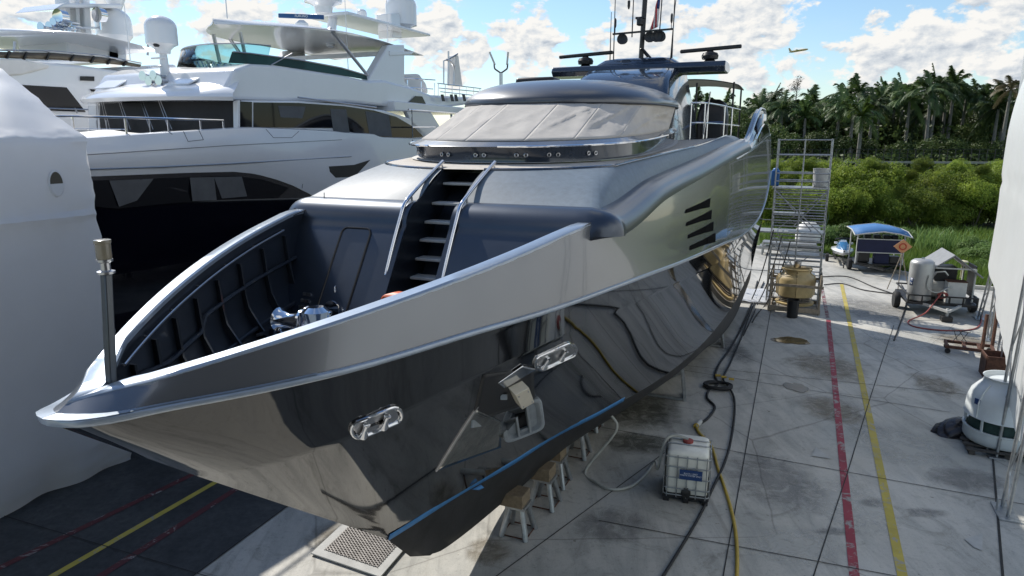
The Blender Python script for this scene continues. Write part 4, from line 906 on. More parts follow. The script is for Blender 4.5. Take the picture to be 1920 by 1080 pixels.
# foredeck: cushions under a cover, rail
m = MB(); R = []
for s in np.linspace(8.3, 12.0, 10): R.append([W(s, -13.5 + x, 7.28 + .38 * max(0, 1 - abs(x / 2.6) ** 6) + .05 * math.sin(3 * s + 2 * x)) for x in np.linspace(-2.6, 2.6, 16)])
m.loft(R); m.build('lounge_cover', M_whitem, wy, smooth=60)
m = MB(); rs = [Q(*p, b=-10.15)[0] for p in [(100, 222), (152, 221), (240, 221), (315, 222), (375, 222), (418, 223)]]
for sg in (1, -1):
    pts = [W(s, -13.5 + sg * (bp(s) + 13.5 - .15), 7.98 if i < 5 else 7.98) for i, s in enumerate(rs)]
    m = MB(); m.tube(pts, .03, 8); m.tube([p - UP * .28 for p in pts[:3]], .012, 6)
    for p, s in zip(pts, rs): m.tube([p, W(s, 0, 0) * 0 + p * V(1, 1, 0) + UP * (gh(s) + .0)], .026, 8)
    m.build('foredeck_rail', M_chrome, wy)
# boat deck aft: overhang, posts, tender under cover, crane, rails
q = Q(900, 195, b=-10.4)
m = MB(); m.prism([W(21.5, -10.3, 8.55), W(31.5, -10.4, 8.72), W(31.5, -10.4, 8.92), W(21.5, -10.3, 8.95)], DB * -6.4); m.build('boat_deck', M_white, wy, bevel=.04)
m = MB(); m.prism([W(23.5, -10.35, 7.3), W(26.3, -10.35, 7.3), W(24.6, -10.35, 8.6), W(22.5, -10.35, 8.6)], DB * -.2); m.build('aft_screen', M_white, wy, bevel=.03)
m = MB(); m.box(W(28, -13.5, 7.0), (6.6, 9, .3), (DB, DS, UP)); m.build('aft_deck', M_white, wy)
for s in (27.0, 27.5): m = MB(); m.tube([W(s, -10.6, 7.3), W(s, -10.6, 8.6)], .06, 8); m.build('deck_post', M_chrome, wy)
m = MB(); m.tube([W(21.9, -9.9, 8.62), W(27, -10.2, 8.62)], .03, 6); m.tube([W(22.0, -9.8, 7.92), W(24.3, -10, 7.95)], .03, 6); m.tube([W(22.0, -9.8, 7.3), W(22.0, -9.8, 8.62)], .02, 6); m.build('boarding_rail', M_chrome, wy)
def bx(px, b=-11.5): q = Q(*px, b=b); return W(q[0], b, q[2])
m = MB(); m.prism([bx(p, -12) for p in [(758, 173), (761, 139), (788, 138), (800, 155), (806, 176)]], DB * -2.2); one(m, 'covered_tender', [M_whitem], 'tender under a pale grey cover on the white yacht boat deck', 'tender', bevel=.15, seg=3)
m = MB(); m.prism([bx(p, -12) for p in [(853, 160), (855, 104), (860, 103), (868, 162)]], DB * -.5); cr = thing('deck_crane', 'pale folded deck crane upright at the stern of the white yacht', 'crane', bx((858, 176), -12)); m.build('boom_cover', M_whitem, cr, bevel=.06)
m = MB(); m.tube([bx(p, -12) for p in [(832, 158), (832, 114), (841, 111), (858, 101)]], .04, 6); m.tube(smoothpath([bx(p, -12) for p in [(851, 160), (851, 128), (846, 116), (838, 112)]], 5), .06, 6); m.tube([bx((841, 160), -12), bx((841, 96), -12)], .05, 6); m.build('boom', M_steel, cr)
m = MB()
for a, b_ in (((752, 146), (816, 150)), ((754, 163), (812, 167)), ((820, 156), (902, 166)), ((826, 172), (900, 180)), ((822, 165), (900, 172))): m.tube([bx(a, -10.8), bx(b_, -10.8)], .025, 6)
for x in (764, 790, 815, 822, 835, 848, 862, 874, 888, 900): m.tube([bx((x, 150 + (x - 764) * .11), -10.8), bx((x, 178 + (x - 764) * .03), -10.8)], .025, 6)
m.build('boat_deck_rail', M_chrome, wy)
for x in (826, 843, 851, 866): m = MB(); m.prism([bx((x, 177), -10.33), bx((x + 5, 177), -10.33), bx((x + 8, 190), -10.33), bx((x + 3, 190), -10.33)], DB * .02); m.build('scupper', M_dark, wy)

# ======================= second white yacht, further off =======================
B2 = -20.0
w2 = thing('tri_deck_yacht', 'white three-deck yacht with brown tinted flybridge screen at far left', 'yacht', W(16, -24, 0), -HEAD)
def s2(px, b=B2): q = Q(*px, b=b); return W(q[0], b, q[2])
m = MB(); m.prism([s2(p) for p in [(-260, 175), (-60, 142), (60, 158), (160, 168), (330, 178), (420, 150), (420, 275), (-260, 275)]], DB * -8); m.build('deckhouse', M_white, w2, bevel=.25, seg=3)
m = MB(); hb = [s2(p) for p in [(-400, 265), (420, 262)]]; m.prism([hb[0], hb[1], hb[1] - UP * 7.0, hb[0] - UP * 7.0], DB * -8); m.build('hull', M_white, w2, bevel=.2)
m = MB(); m.prism([s2(p) for p in [(-300, 130), (-120, 112), (20, 110), (150, 122), (270, 139), (290, 122), (330, 120), (360, 185), (-300, 185)]], DB * -8); m.build('flybridge', M_white, w2, bevel=.12, seg=3)
m = MB(); m.prism([s2(p, B2 + .1) for p in [(-60, 108), (40, 110), (95, 122), (92, 128), (40, 141), (-60, 144)]], DB * -3); m.build('seat_cover', M_whitem, w2, bevel=.15, seg=3)
m = MB(); m.prism([s2(p, B2 + .02) for p in [(20, 158), (124, 164), (160, 210), (60, 206), (-30, 205)]], DB * .03); m.build('side_window', M_glassd, w2)
m = MB(); m.prism([s2(p, B2 + .02) for p in [(168, 167), (190, 168), (180, 172), (172, 172)]], DB * .03); m.build('brow_window', M_glassd, w2)
m = MB(); m.prism([s2(p, B2 + .02) for p in [(150, 143), (176, 143.5), (176, 152), (150, 151)]], DB * .03); m.build('vent', M_dark, w2)
m = MB(); m.tube([s2((80, 203), B2 + .5), s2((180, 206), B2 + .5)], .03, 6); m.tube([s2((140, 203), B2 + .5), s2((145, 212), B2 + .5)], .03, 6); m.build('side_rail', M_steel, w2)
m = MB(); a = [s2((x, y0), B2) for x, y0 in ((-80, 96), (0, 97), (100, 99), (190, 107), (265, 121))]; b_ = [s2((x, y0), B2) for x, y0 in ((-80, 108), (0, 109), (100, 112), (190, 118), (262, 126))]
m.loft([a, b_]); bw = m.build('tinted_screen', M_brown, w2, solid=.03)
for x, y0, y1 in ((18, 97, 109), (50, 98, 111), (92, 99, 112), (138, 103, 114), (176, 106, 117), (207, 110, 120), (237, 115, 123)): m = MB(); m.beam(s2((x, y0), B2 + .03), s2((x - 6, y1), B2 + .03), .12, .06); m.build('screen_post', M_dark, bw)
m = MB(); m.tube([p + UP * .05 for p in a], .03, 6); m.build('screen_rail', M_steel, bw)
R = []
t0 = Q(-60, 62, b=-24)[0]; t1 = Q(292, 95, b=-20.5)[0]
for f in np.linspace(0, 1, 20):
    s = t0 + (t1 - t0) * f; wd = 3.6 * (1 - (1 - min(f / .5, 1)) ** 2.5) + .05; h = 11.35 + .12 * math.sin(PI * f) - .25 * f
    R.append([W(s, -24 + wd * math.cos(a_), h + (.10 + .06 * (1 - f)) * math.sin(a_)) for a_ in np.linspace(0, 2 * PI, 21)[:-1]])
m = MB(); m.loft(R, True, True); m.build('hardtop', M_white, w2, smooth=50)
m = MB(); m.prism([s2(p, -22.5) for p in [(125, 75), (238, 92), (238, 118), (128, 110)]], DB * -3); cas = m.build('casing', M_white, w2, bevel=.06)
m = MB(); c = s2((213, 103), -22.48); m.tube([c, c + DB * .03], .2, 14); m.build('exhaust_port', M_hole, cas)
for x in (28, 278): m = MB(); m.tube([s2((x, 78), -21.5), s2((x - 1, 104), -21.5)], .05, 8); m.build('hardtop_post', M_steel, w2)
def dome2(px, b, r, h):
    c = s2(px, b); m = MB(); m.lathe([(r * .5, -.4), (r * .85, -.05), (r, .1), (r, h - r * .8)] + [(r * math.cos(a), h - r * .8 + r * .8 * math.sin(a)) for a in np.linspace(.15, 1.5, 7)], c, 22); m.build('radome', M_white, w2)
dome2((216, 72), -24, .74, 1.3)
for x0, x1 in ((127, 135), (146, 153), (160, 173)): m = MB(); m.prism([s2((x0, 70), -23.7), s2((x1, 70), -23.7), s2((x1 - 6, -40), -23.7), s2((x0 - 6, -40), -23.7)], DB * -.7); m.build('mast_leg', M_white, w2, bevel=.05)
m = MB(); m.prism([s2(p, -23) for p in [(102, 18), (120, 6), (225, 7), (233, 11), (228, 15), (120, 14)]], DB * -2.5); m.build('mast_platform', M_white, w2, bevel=.05)
m = MB(); m.prism([s2(p, -23) for p in [(140, 50), (197, 50), (190, 54), (140, 54)]], DB * -1.5); m.build('light_shelf', M_white, w2, bevel=.03)
dome2((215, 2), -24, .45, .7)
for x, y_ in ((113, 32), (186, 28)):
    c = s2((x, y_), -22.9); m = MB(); m.lathe([(.1, .25), (.28, .2), (.3, .0), (.31, -.12), (.25, -.1), (.02, -.09)], c, 16, (DB, UP, DS)); m.tube([c, c - UP * .6], .05, 6); m.build('searchlight', M_chrome, w2)
for x, y_ in ((85, 52), (100, 51), (108, 44), (118, 46), (125, 41), (131, 48), (122, 53), (112, 53)):
    c = s2((x, y_), -22.8); m = MB(); m.lathe([(.2, -.2), (.13, -.12), (.06, 0), (.04, .5)], c, 10, (DB, UP, DS)); m.tube([c + DS * .2, c + DS * .2 - UP * .25], .03, 5); m.build('horn', M_chrome, w2)
for p, b in (((140, 0), -24),): m = MB(); m.tube([s2((205, 10), -24), s2((205, -60), -24)], .02, 6); m.build('whip_antenna', M_white, w2)

# ======================= boat under shrink wrap =======================
sw = thing('wrapped_boat', 'boat sealed in white shrink wrap standing at the left', 'wrapped boat', W(0, -12.5, 0), -HEAD)
mS = MB(); R = []
sN, sF = -7.0, 7.25
prof = [(-9.15, .02), (-9.02, .35), (-8.95, .8), (-9.0, 2.0), (-9.05, 4.0), (-9.1, 5.7), (-9.03, 5.86), (-9.1, 5.98), (-9.12, 6.7), (-9.14, 7.42), (-9.17, 7.47), (-9.5, 7.68), (-10.5, 8.35), (-11.5, 8.95), (-12.6, 9.3), (-13.7, 8.95), (-14.8, 8.3), (-15.9, 7.5), (-16.0, 4.0), (-16.0, .02)]
P2 = []
for a, b in zip(prof[:-1], prof[1:]):
    k = 5
    P2 += [(a[0] + (b[0] - a[0]) * i / k, a[1] + (b[1] - a[1]) * i / k) for i in range(k)]
P2.append(prof[-1])
for i, s in enumerate(np.linspace(sN, sF, 110)):
    row = []
    for b, h in P2:
        w_ = .010 * math.sin(3 * s + 1.3 * h) * math.sin(.9 * h + .7 * s)
        near = math.exp(-((sF - s) / .9) ** 2)
        w_ += near * (.02 * math.sin(9 * h + 3 * s) + .014 * math.sin(21 * h - 4 * s))
        low = math.exp(-(h / .8) ** 2); w_ += low * (.10 * math.sin(2.1 * s) + .05 * math.sin(5.3 * s + 1))
        seam = math.exp(-((h - 5.86) / .12) ** 2); w_ += seam * .04 * math.sin(13 * s) 
        roof = 1.0 if h > 7.45 else 0; r2 = roof * (.02 * math.sin(5 * s + 3 * b) + .03 * abs(math.sin(9 * s - 7 * b + 2 * math.sin(3 * s))))
        ds_ = near * .035 * math.sin(6.1 * h) - .05 * near * h / 7
        row.append(W(s + ds_ * (1 if s > 5 else 0), b + w_, h + r2 + (.02 * low * math.sin(4 * s))))
    R.append(row)
mS.loft(R, False); n = len(P2); e = R[-1]; mS.add(e, [tuple(range(len(e)))]); film = mS.build('shrink_wrap', M_film, sw, smooth=38)
q = Q(105, 347, b=-9.1)
m = MB(); m.loft([[W(q[0] + r * .14 * math.cos(a), -9.1 + z, q[2] + .03 + r * .25 * math.sin(a)) for a in np.linspace(0, 2 * PI, 25)[:-1]] for r, z in ((1.12, .0), (1.10, .02), (1.0, .03), (.95, .01))], True); m.build('vent_ring', M_film, sw)
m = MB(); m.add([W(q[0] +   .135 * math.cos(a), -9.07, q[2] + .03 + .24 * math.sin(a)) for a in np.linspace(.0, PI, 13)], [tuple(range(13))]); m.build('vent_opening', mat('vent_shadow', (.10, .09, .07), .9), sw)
m = MB(); m.add([W(q[0] + .135 * math.cos(a), -9.055, q[2] + .03 + .24 * math.sin(a)) for a in np.linspace(PI, 2 * PI, 13)], [tuple(range(13))]); m.build('vent_flap', M_film, sw)
m = MB(); m.box(W(0, -12.5, 1.6), (1.2, 13, 2.6), (DB, DS, UP)); m.build('hull_inside', M_white, sw)
# ======================= yard floor =======================
def concrete():
    m = bpy.data.materials.new('worn_concrete'); m.use_nodes = True; nt = m.node_tree; L = nt.links.new; p = nt.nodes['Principled BSDF']
    tc = nt.nodes.new('ShaderNodeTexCoord'); v = tc.outputs['Object']
    a = _ramp(nt, _noise(nt, .22, 7, .62, v, .6), [(.30, (.36, .36, .33)), (.5, (.49, .475, .43)), (.72, (.58, .56, .51))])
    rot = nt.nodes.new('ShaderNodeMapping'); rot.inputs['Rotation'].default_value = (0, 0, HEAD + .2); rot.inputs['Scale'].default_value = (1, .22, 1); L(v, rot.inputs[0])
    b = _ramp(nt, _noise(nt, 1.3, 6, .7, rot.outputs[0], .8), [(.30, (.66, .67, .68)), (.55, (1, 1, 1)), (.8, (1.0, .99, .96))])
    c = _mix(nt, 1.0, a, b, 'MULTIPLY')
    d = _ramp(nt, _noise(nt, .9, 8, .72, v, 1.5), [(.33, (.60, .60, .58)), (.45, (1, 1, 1))])
    c = _mix(nt, .75, c, d, 'MULTIPLY')
    e = _ramp(nt, _noise(nt, 9, 6, .75, v), [(.28, (.62, .62, .61)), (.45, (1, 1, 1)), (.70, (1, 1, 1)), (.82, (1.25, 1.24, 1.2))])
    c = _mix(nt, .8, c, e, 'MULTIPLY')
    f = _ramp(nt, _noise(nt, 2.7, 8, .75, v, 2.5), [(.63, (0, 0, 0)), (.72, (1, 1, 1))])
    c = _mix(nt, f, c, (.50, .49, .46))
    h1 = _ramp(nt, _noise(nt, 5.5, 3, .55, v), [(.70, (1, 1, 1)), (.735, (.45, .44, .42))]); c = _mix(nt, .8, c, h1, 'MULTIPLY')
    vor = nt.nodes.new('ShaderNodeTexVoronoi'); vor.feature = 'DISTANCE_TO_EDGE'; vor.inputs['Scale'].default_value = .16; nd = nt.nodes.new('ShaderNodeMix'); nd.data_type = 'VECTOR'; nd.inputs['Factor'].default_value = .10
    nz = nt.nodes.new('ShaderNodeTexNoise'); nz.inputs['Scale'].default_value = 1.1; nz.inputs['Detail'].default_value = 8; L(v, nz.inputs['Vector']); L(v, nd.inputs['A']); L(nz.outputs['Color'], nd.inputs['B']); L(nd.outputs['Result'], vor.inputs['Vector'])
    ck = _ramp(nt, vor.outputs['Distance'], [(.0, (.35, .34, .33)), (.0018, (1, 1, 1))]); c = _mix(nt, .55, c, ck, 'MULTIPLY')
    rot2 = nt.nodes.new('ShaderNodeMapping'); rot2.inputs['Rotation'].default_value = (0, 0, HEAD); rot2.inputs['Scale'].default_value = (3.2, .10, 1); L(v, rot2.inputs[0])
    ty_ = _ramp(nt, _noise(nt, 1.0, 5, .7, rot2.outputs[0], .4), [(.58, (1, 1, 1)), (.72, (.70, .69, .68))]); c = _mix(nt, .8, c, ty_, 'MULTIPLY')
    g = _ramp(nt, _noise(nt, 38, 3, .8, v), [(.3, (.72, .72, .71)), (.5, (1, 1, 1))]); c = _mix(nt, .7, c, g, 'MULTIPLY')
    L(c, p.inputs['Base Color'])
    r = _ramp(nt, _noise(nt, .5, 6, .65, v, .5), [(.35, (.5, .5, .5)), (.65, (.85, .85, .85))]); L(r, p.inputs['Roughness'])
    p.inputs['Specular IOR Level'].default_value = .35
    bm = nt.nodes.new('ShaderNodeBump'); bm.inputs['Strength'].default_value = .25; bm.inputs['Distance'].default_value = .012; L(_noise(nt, 14, 6, .7, v), bm.inputs['Height']); L(bm.outputs[0], p.inputs['Normal'])
    return m
def paintmat(name, c, wear):
    m = bpy.data.materials.new(name); m.use_nodes = True; nt = m.node_tree; L = nt.links.new; p = nt.nodes['Principled BSDF']
    v = nt.nodes.new('ShaderNodeTexCoord').outputs['Object']
    f = _ramp(nt, _noise(nt, 3.2, 8, .75, v, 1), [(wear, (1, 1, 1)), (wear + .08, (0, 0, 0))])
    k = _ramp(nt, _noise(nt, 1.2, 6, .7, v), [(.3, tuple(x * .65 for x in c)), (.7, c)])
    L(_mix(nt, f, k, (.30, .29, .27)), p.inputs['Base Color']); p.inputs['Roughness'].default_value = .65; return m
M_conc = concrete(); M_lred = paintmat('worn_red_paint', (.34, .035, .055), .40); M_lredf = paintmat('faded_red_paint', (.20, .06, .065), .45); M_lredd = paintmat('dark_red_paint', (.10, .018, .022), .36); M_lyel = paintmat('worn_yellow_paint', (.54, .43, .07), .38)
M_joint = mat('joint_filler', (.035, .034, .032), .9, var=(6, .3)); M_patch = mat('concrete_repair', (.42, .42, .40), .7, var=(3, .15)); M_soil = mat('soil', (.10, .085, .05), .95, var=(.3, .4), bump=(3, .6, .05))
M_grassg = mat('grass_ground', (.055, .085, .018), .95, var=(.35, .45), bump=(6, .6, .05))
k1, k2, k3, k4, k5 = gp(1425, 466), gp(1540, 480), gp(1662, 508), gp(1822, 541), gp(1910, 552)
edge = [k1 + (k1 - k2) / np.linalg.norm(k1 - k2) * 60, k1, k2, k3, k4, k5 + V(14, -6, 0)]
m = MB(); m.add([(-1500, -600, -.02), (1800, -600, -.02), (1800, 2600, -.02), (-1500, 2600, -.02)], [(0, 1, 2, 3)]); tag(m.build('ground', M_grassg), kind='structure')
m = MB(); m.add([V(-70, -40, 0), V(70, -40, 0), edge[-1]] + edge[-2::-1] + [], [tuple(range(8))]); 
tag(m.build('yard_floor', M_conc, fix=False), kind='structure')
m = MB()
for a, b in zip(edge[:-1], edge[1:]): m.beam(a + UP * .08, b + UP * .08, .22, .2)
tag(m.build('kerb', M_conc), kind='structure')
dk = bpy.data.materials.new('dark_bay_concrete'); dk.use_nodes = True; nt = dk.node_tree; L = nt.links.new; p_ = nt.nodes['Principled BSDF']; v_ = nt.nodes.new('ShaderNodeTexCoord').outputs['Object']  # much darker concrete for the floor bay left of the joint
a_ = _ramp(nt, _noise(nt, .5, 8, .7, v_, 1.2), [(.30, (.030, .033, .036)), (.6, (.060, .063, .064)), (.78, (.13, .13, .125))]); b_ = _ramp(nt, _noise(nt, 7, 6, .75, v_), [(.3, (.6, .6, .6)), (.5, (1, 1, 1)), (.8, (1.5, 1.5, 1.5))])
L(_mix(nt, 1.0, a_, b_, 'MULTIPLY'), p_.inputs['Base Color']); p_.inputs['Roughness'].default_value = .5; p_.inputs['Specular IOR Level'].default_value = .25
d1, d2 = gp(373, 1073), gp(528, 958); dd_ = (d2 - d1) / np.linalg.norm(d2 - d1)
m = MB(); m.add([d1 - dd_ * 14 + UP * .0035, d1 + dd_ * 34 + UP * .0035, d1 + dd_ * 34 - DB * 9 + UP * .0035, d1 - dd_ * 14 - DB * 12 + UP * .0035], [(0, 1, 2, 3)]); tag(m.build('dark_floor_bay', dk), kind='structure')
def strip(pts, wd, name, mt, z=.0105, label=None):
    m = MB(); P = [V(*p[:2], 0) for p in pts]; Lp, Rp = [], []
    for i, p in enumerate(P):
        d = P[min(i + 1, len(P) - 1)] - P[max(i - 1, 0)]; d /= np.linalg.norm(d); n = V(-d[1], d[0], 0)
        Lp.append(p + n * wd / 2 + UP * z); Rp.append(p - n * wd / 2 + UP * z)
    m.loft([Lp, Rp]); return tag(m.build(name, mt), kind='structure')
def ext(a, b, k0, k1): d = b - a; return a - d * k0, b + d * k1
strip(ext(gp(1553, 600), gp(1602, 1080), 0, .6), .17, 'red_line', M_lred); strip(ext(gp(1541, 540), gp(1552, 596), 0, 0), .15, 'red_line', M_lredf)
strip(ext(gp(1578, 533), gp(1692, 1080), 0, .6), .17, 'yellow_line', M_lyel)
strip(ext(gp(395, 910), gp(100, 1080), .9, .8), .14, 'yellow_line', M_lyel, .0105); strip(ext(gp(310, 915), gp(0, 1065), .9, .8), .16, 'red_line', M_lredd, .0105); strip(ext(gp(400, 945), gp(190, 1080), .9, .8), .16, 'red_line', M_lredd, .0105)
J = [ext(gp(1442, 600), gp(1356, 1080), 3.0, .6), ext(gp(1860, 842), gp(1880, 1080), .1, .5), [gp(1676, 610), gp(1632, 745), gp(1588, 890), gp(1545, 1020), gp(1524, 1085)], ext(gp(1200, 815), gp(1529, 875), .6, 1.6), ext(gp(1209, 993), gp(1529, 1053), .3, 1.4), ext(gp(30, 975), gp(376, 1078), .6, .7), ext(gp(373, 1073), gp(528, 958), 1, 3), ext(gp(1128, 670), gp(1420, 700), .1, 1.4), ext(gp(960, 1060), gp(1130, 935), 1, 1), ext(gp(1250, 690), gp(1440, 720), 0, 1.5)]
for i, j in enumerate(J): strip(j, .022 if i == 2 else .022 if i != 1 else .045, 'floor_joint', M_joint, .0135 + .0004 * i)
def blot(c, rx, ry, mt, name, z, seed=0, n=40):
    r_ = np.random.RandomState(seed); ph = r_.rand(5) * 6.28; m = MB(); o = []
    for k in range(n):
        a = 2 * PI * k / n; q = 1 + .10 * math.sin(2 * a + ph[0]) + .09 * math.sin(3 * a + ph[1]) + .06 * math.sin(5 * a + ph[2]) + .04 * math.sin(9 * a + ph[3])
        o.append(V(c[0] + rx * q * math.cos(a), c[1] + ry * q * math.sin(a), z))
    m.add(o, [tuple(range(n))]); return tag(m.build(name, mt), kind='structure')
M_wet1 = mat('brown_puddle', (.075, .058, .028), .07, var=(2, .2), spec=.6); M_wet2 = mat('grey_puddle', (.09, .10, .105), .12, var=(2, .2), spec=.6)
M_oil = mat('oil_stain', (.10, .095, .08), .6, var=(2.5, .5))
blot(gp(1483, 639), .62, .50, M_wet1, 'puddle', .019, 1); blot(gp(1493, 727), .32, .42, M_wet2, 'puddle', .019, 2); blot(gp(1294, 660), .28, .3, M_wet2, 'puddle', .019, 7)
def stainmat(name, c, dens):
    m = bpy.data.materials.new(name); m.use_nodes = True; nt = m.node_tree; L = nt.links.new; p = nt.nodes['Principled BSDF']; out = nt.nodes['Material Output']
    tc = nt.nodes.new('ShaderNodeTexCoord'); v = tc.outputs['Object']; g = tc.outputs['Generated']
    p.inputs['Base Color'].default_value = (*c, 1); p.inputs['Roughness'].default_value = .6
    sub = nt.nodes.new('ShaderNodeVectorMath'); sub.operation = 'SUBTRACT'; sub.inputs[1].default_value = (.5, .5, .5); L(g, sub.inputs[0])
    ml = nt.nodes.new('ShaderNodeVectorMath'); ml.operation = 'MULTIPLY'; ml.inputs[1].default_value = (1, 1, 0); L(sub.outputs[0], ml.inputs[0])
    ln = nt.nodes.new('ShaderNodeVectorMath'); ln.operation = 'LENGTH'; L(ml.outputs[0], ln.inputs[0])
    mr = nt.nodes.new('ShaderNodeMapRange'); mr.interpolation_type = 'SMOOTHSTEP'; L(ln.outputs['Value'], mr.inputs['Value'])
    for k_, x in zip(('From Min', 'From Max', 'To Min', 'To Max'), (.08, .46, 1, 0)): mr.inputs[k_].default_value = x
    n = _noise(nt, 2.2, 7, .72, v, 1.2); ad = nt.nodes.new('ShaderNodeMath'); ad.operation = 'MULTIPLY'; L(n, ad.inputs[0]); L(mr.outputs[0], ad.inputs[1])
    m2 = nt.nodes.new('ShaderNodeMapRange'); L(ad.outputs[0], m2.inputs['Value'])
    for k_, x in zip(('From Min', 'From Max', 'To Min', 'To Max'), (.22, .52, 0, dens)): m2.inputs[k_].default_value = x
    t = nt.nodes.new('ShaderNodeBsdfTransparent'); mx = nt.nodes.new('ShaderNodeMixShader'); L(m2.outputs[0], mx.inputs[0]); L(t.outputs[0], mx.inputs[1]); L(p.outputs[0], mx.inputs[2]); L(mx.outputs[0], out.inputs[0])
    return m
M_st1 = stainmat('mossy_stain', (.055, .055, .035), .6); M_st2 = stainmat('rusty_stain', (.19, .15, .09), .5); M_st3 = stainmat('pale_stain', (.60, .59, .54), .5); M_st4 = stainmat('dark_stain', (.14, .14, .14), .4)
for i, (x, y, rx, ry, mm) in enumerate([(1210, 765, 2.2, 2.6, M_st1), (1190, 830, 1.6, 1.2, M_st1), (1560, 770, 1.4, 2.2, M_st2), (1760, 720, 1.3, 2.2, M_st2), (1700, 840, 2, 2, M_st3), (1600, 950, 1.6, 1.8, M_st3), (1640, 945, .5, .35, M_st4), (1745, 962, .8, .4, M_st4), (1570, 998, .9, .25, M_st4), (1620, 580, 3.2, 4.5, M_st4), (1690, 640, 2.6, 3, M_st3), (920, 1030, .7, .9, M_st2), (1450, 900, 2, 2.5, M_st4), (640, 1010, 1.2, 1.2, M_st2), (1560, 690, 2, 3, M_st2), (1800, 900, 1.5, 1.2, M_st4), (1380, 660, 1.2, 3, M_st4), (1150, 990, 1.5, 1.2, M_st4), (1500, 1020, 1.6, 1.2, M_st3), (1820, 640, 2, 2, M_st2)]):
    blot(gp(x, y), rx, ry, mm, 'floor_stain', .0045 + .0002 * i, i + 20, 28)
m = MB(); m.add([gp(1808, 1012) + UP * .02, gp(1842, 1002) + UP * .02, gp(1842, 1034) + UP * .02, gp(1826, 1028) + UP * .02], [(0, 1, 2, 3)]); tag(m.build('floor_patch', M_patch), kind='structure')
m = MB(); m.add([gp(1530, 840) + UP * .02, gp(1560, 862) + UP * .02, gp(1522, 856) + UP * .02], [(0, 1, 2)]); tag(m.build('floor_patch', M_patch), kind='structure')

# drain grate in front of the keel
gc = [gp(656, 990), gp(752, 1020), gp(728, 1056), gp(608, 1036)]
gc = [g for g in gc]; ux = gc[1] - gc[0]; uy = gc[3] - gc[0]
def G(a, b, z): return gc[0] + ux * a + uy * b + UP * z
dg = thing('drain_grate', 'rusty steel mesh drain grate set in the concrete under the bow', 'drain', G(.5, .5, 0), 0)
m = MB(); k = .07
for a0, b0, a1, b1 in ((-k * 2, -k * 3, 1 + k * 2, 0), (-k * 2, 1, 1 + k * 2, 1 + k * 3), (-k * 2, 0, 0, 1), (1, 0, 1 + k * 2, 1)): m.prism([G(a0, b0, .03), G(a1, b0, .03), G(a1, b1, .03), G(a0, b1, .03)], (0, 0, .025))
m.build('concrete_surround', M_patch, dg)
m = MB(); m.add([G(0, 0, .042), G(1, 0, .042), G(1, 1, .042), G(0, 1, .042)], [(0, 1, 2, 3)]); m.build('pit', M_hole, dg)
m = MB(); M_gr = mat('worn_grate_steel', (.33, .31, .29), .5, .3, var=(8, .3))
for k_ in range(-13, 14):
    for sg in (1, -1):
        pts_ = []
        o_ = k_ / 13.0
        a0, a1 = max(0, o_), min(1, 1 + o_)
        if a1 - a0 < .04: continue
        pa, pb = (a0, a0 - o_), (a1, a1 - o_)
        if sg < 0: pa, pb = (pa[0], 1 - pa[1]), (pb[0], 1 - pb[1])
        m.beam(G(*pa, .062 + .004 * sg), G(*pb, .062 + .004 * sg), .012, .02)
m.build('grating', M_gr, dg)

# ======================= props under the hull =======================
def stand(px, py, label, hh=None):
    g = gp(px, py); sl = (g - O1) @ DS; bl = (g - O1) @ DB
    so_, bo = sl / KS, bl / KS
    hb = np.interp(bo, [.05, max(bB(so_), .06)], [-.34, hB(so_)]); top = 7.5 - KS * (7.5 - hb) - .02
    top = max(.85, min(top, 1.35)) if hh is None else hh
    t = thing('keel_stand', label, 'boat stand', g, -HEAD, 'keel stands under the dark yacht')
    m = MB(); pt = top - .26
    for a, b in ((-1, -1), (1, -1), (1, 1), (-1, 1)): m.tube([g + DB * .25 * a + DS * .25 * b, g + DB * .12 * a + DS * .12 * b + UP * pt], .058, 10)
    m.build('leg', M_galv, t)
    m = MB(); c = [g + DB * .25 * a + DS * .25 * b + UP * .04 for a, b in ((-1, -1), (1, -1), (1, 1), (-1, 1))]
    for i in range(4): m.tube([c[i], c[(i + 1) % 4]], .014, 6)
    m.build('base_ring', M_rust, t)
    m = MB(); m.box(g + UP * (pt + .02), (.40, .40, .06), (DB, DS, UP)); m.build('top_plate', M_galv, t)
    m = MB(); m.box(g + UP * (pt + .16) - DB * .12, (.56, .42, .26), (DB, DS, UP)); m.build('timber', M_wood, t, bevel=.012)
for i, (x, y, lb) in enumerate([(972, 998, 'nearest galvanised stand with timber block under the keel, lit by the sun'), (1022, 945, 'second galvanised stand back from the bow with a timber block'), (1043, 905, 'third galvanised stand back from the bow with a timber block'), (1083, 852, 'fourth galvanised stand from the bow, beside the end of the white hose'), (1106, 802, 'farthest visible galvanised stand under the keel')]): stand(x, y, lb)
def sidejack(px, py, tx, ty, label):
    g = gp(px, py); t = thing('side_stand', label, 'boat stand', g, -HEAD, 'tall A-frame stands along the hull side')
    q = Q(tx, ty, b=(g - O1) @ DB - .15); top = W(q[0], q[1], q[2])
    ins = g - DB * 1.35
    m = MB(); m.beam(g, top, .09, .09); m.beam(g + DS * .55 - DB * .1, top, .06, .06); m.build('upright', M_galv, t)
    m = MB(); m.beam(ins + UP * .05, g + UP * .05, .07, .07); m.beam(g + UP * .05, g + DS * .6 - DB * .1 + UP * .05, .07, .07); m.build('foot', M_galv, t)
    m = MB(); m.beam(ins + UP * .08, g + (top - g) * .62, .06, .06); m.build('brace', M_galv, t)
    m = MB(); m.box(top - DB * .1 + UP * .05, (.25, .3, .06), (DB, DS * .9 + UP * .0, UP)); m.build('pad', M_wood, t)
sidejack(1284, 752, 1277, 664, 'A-frame hull stand beside the coil of black hose'); sidejack(1356, 652, 1350, 594, 'A-frame hull stand farther aft near the two black cables')

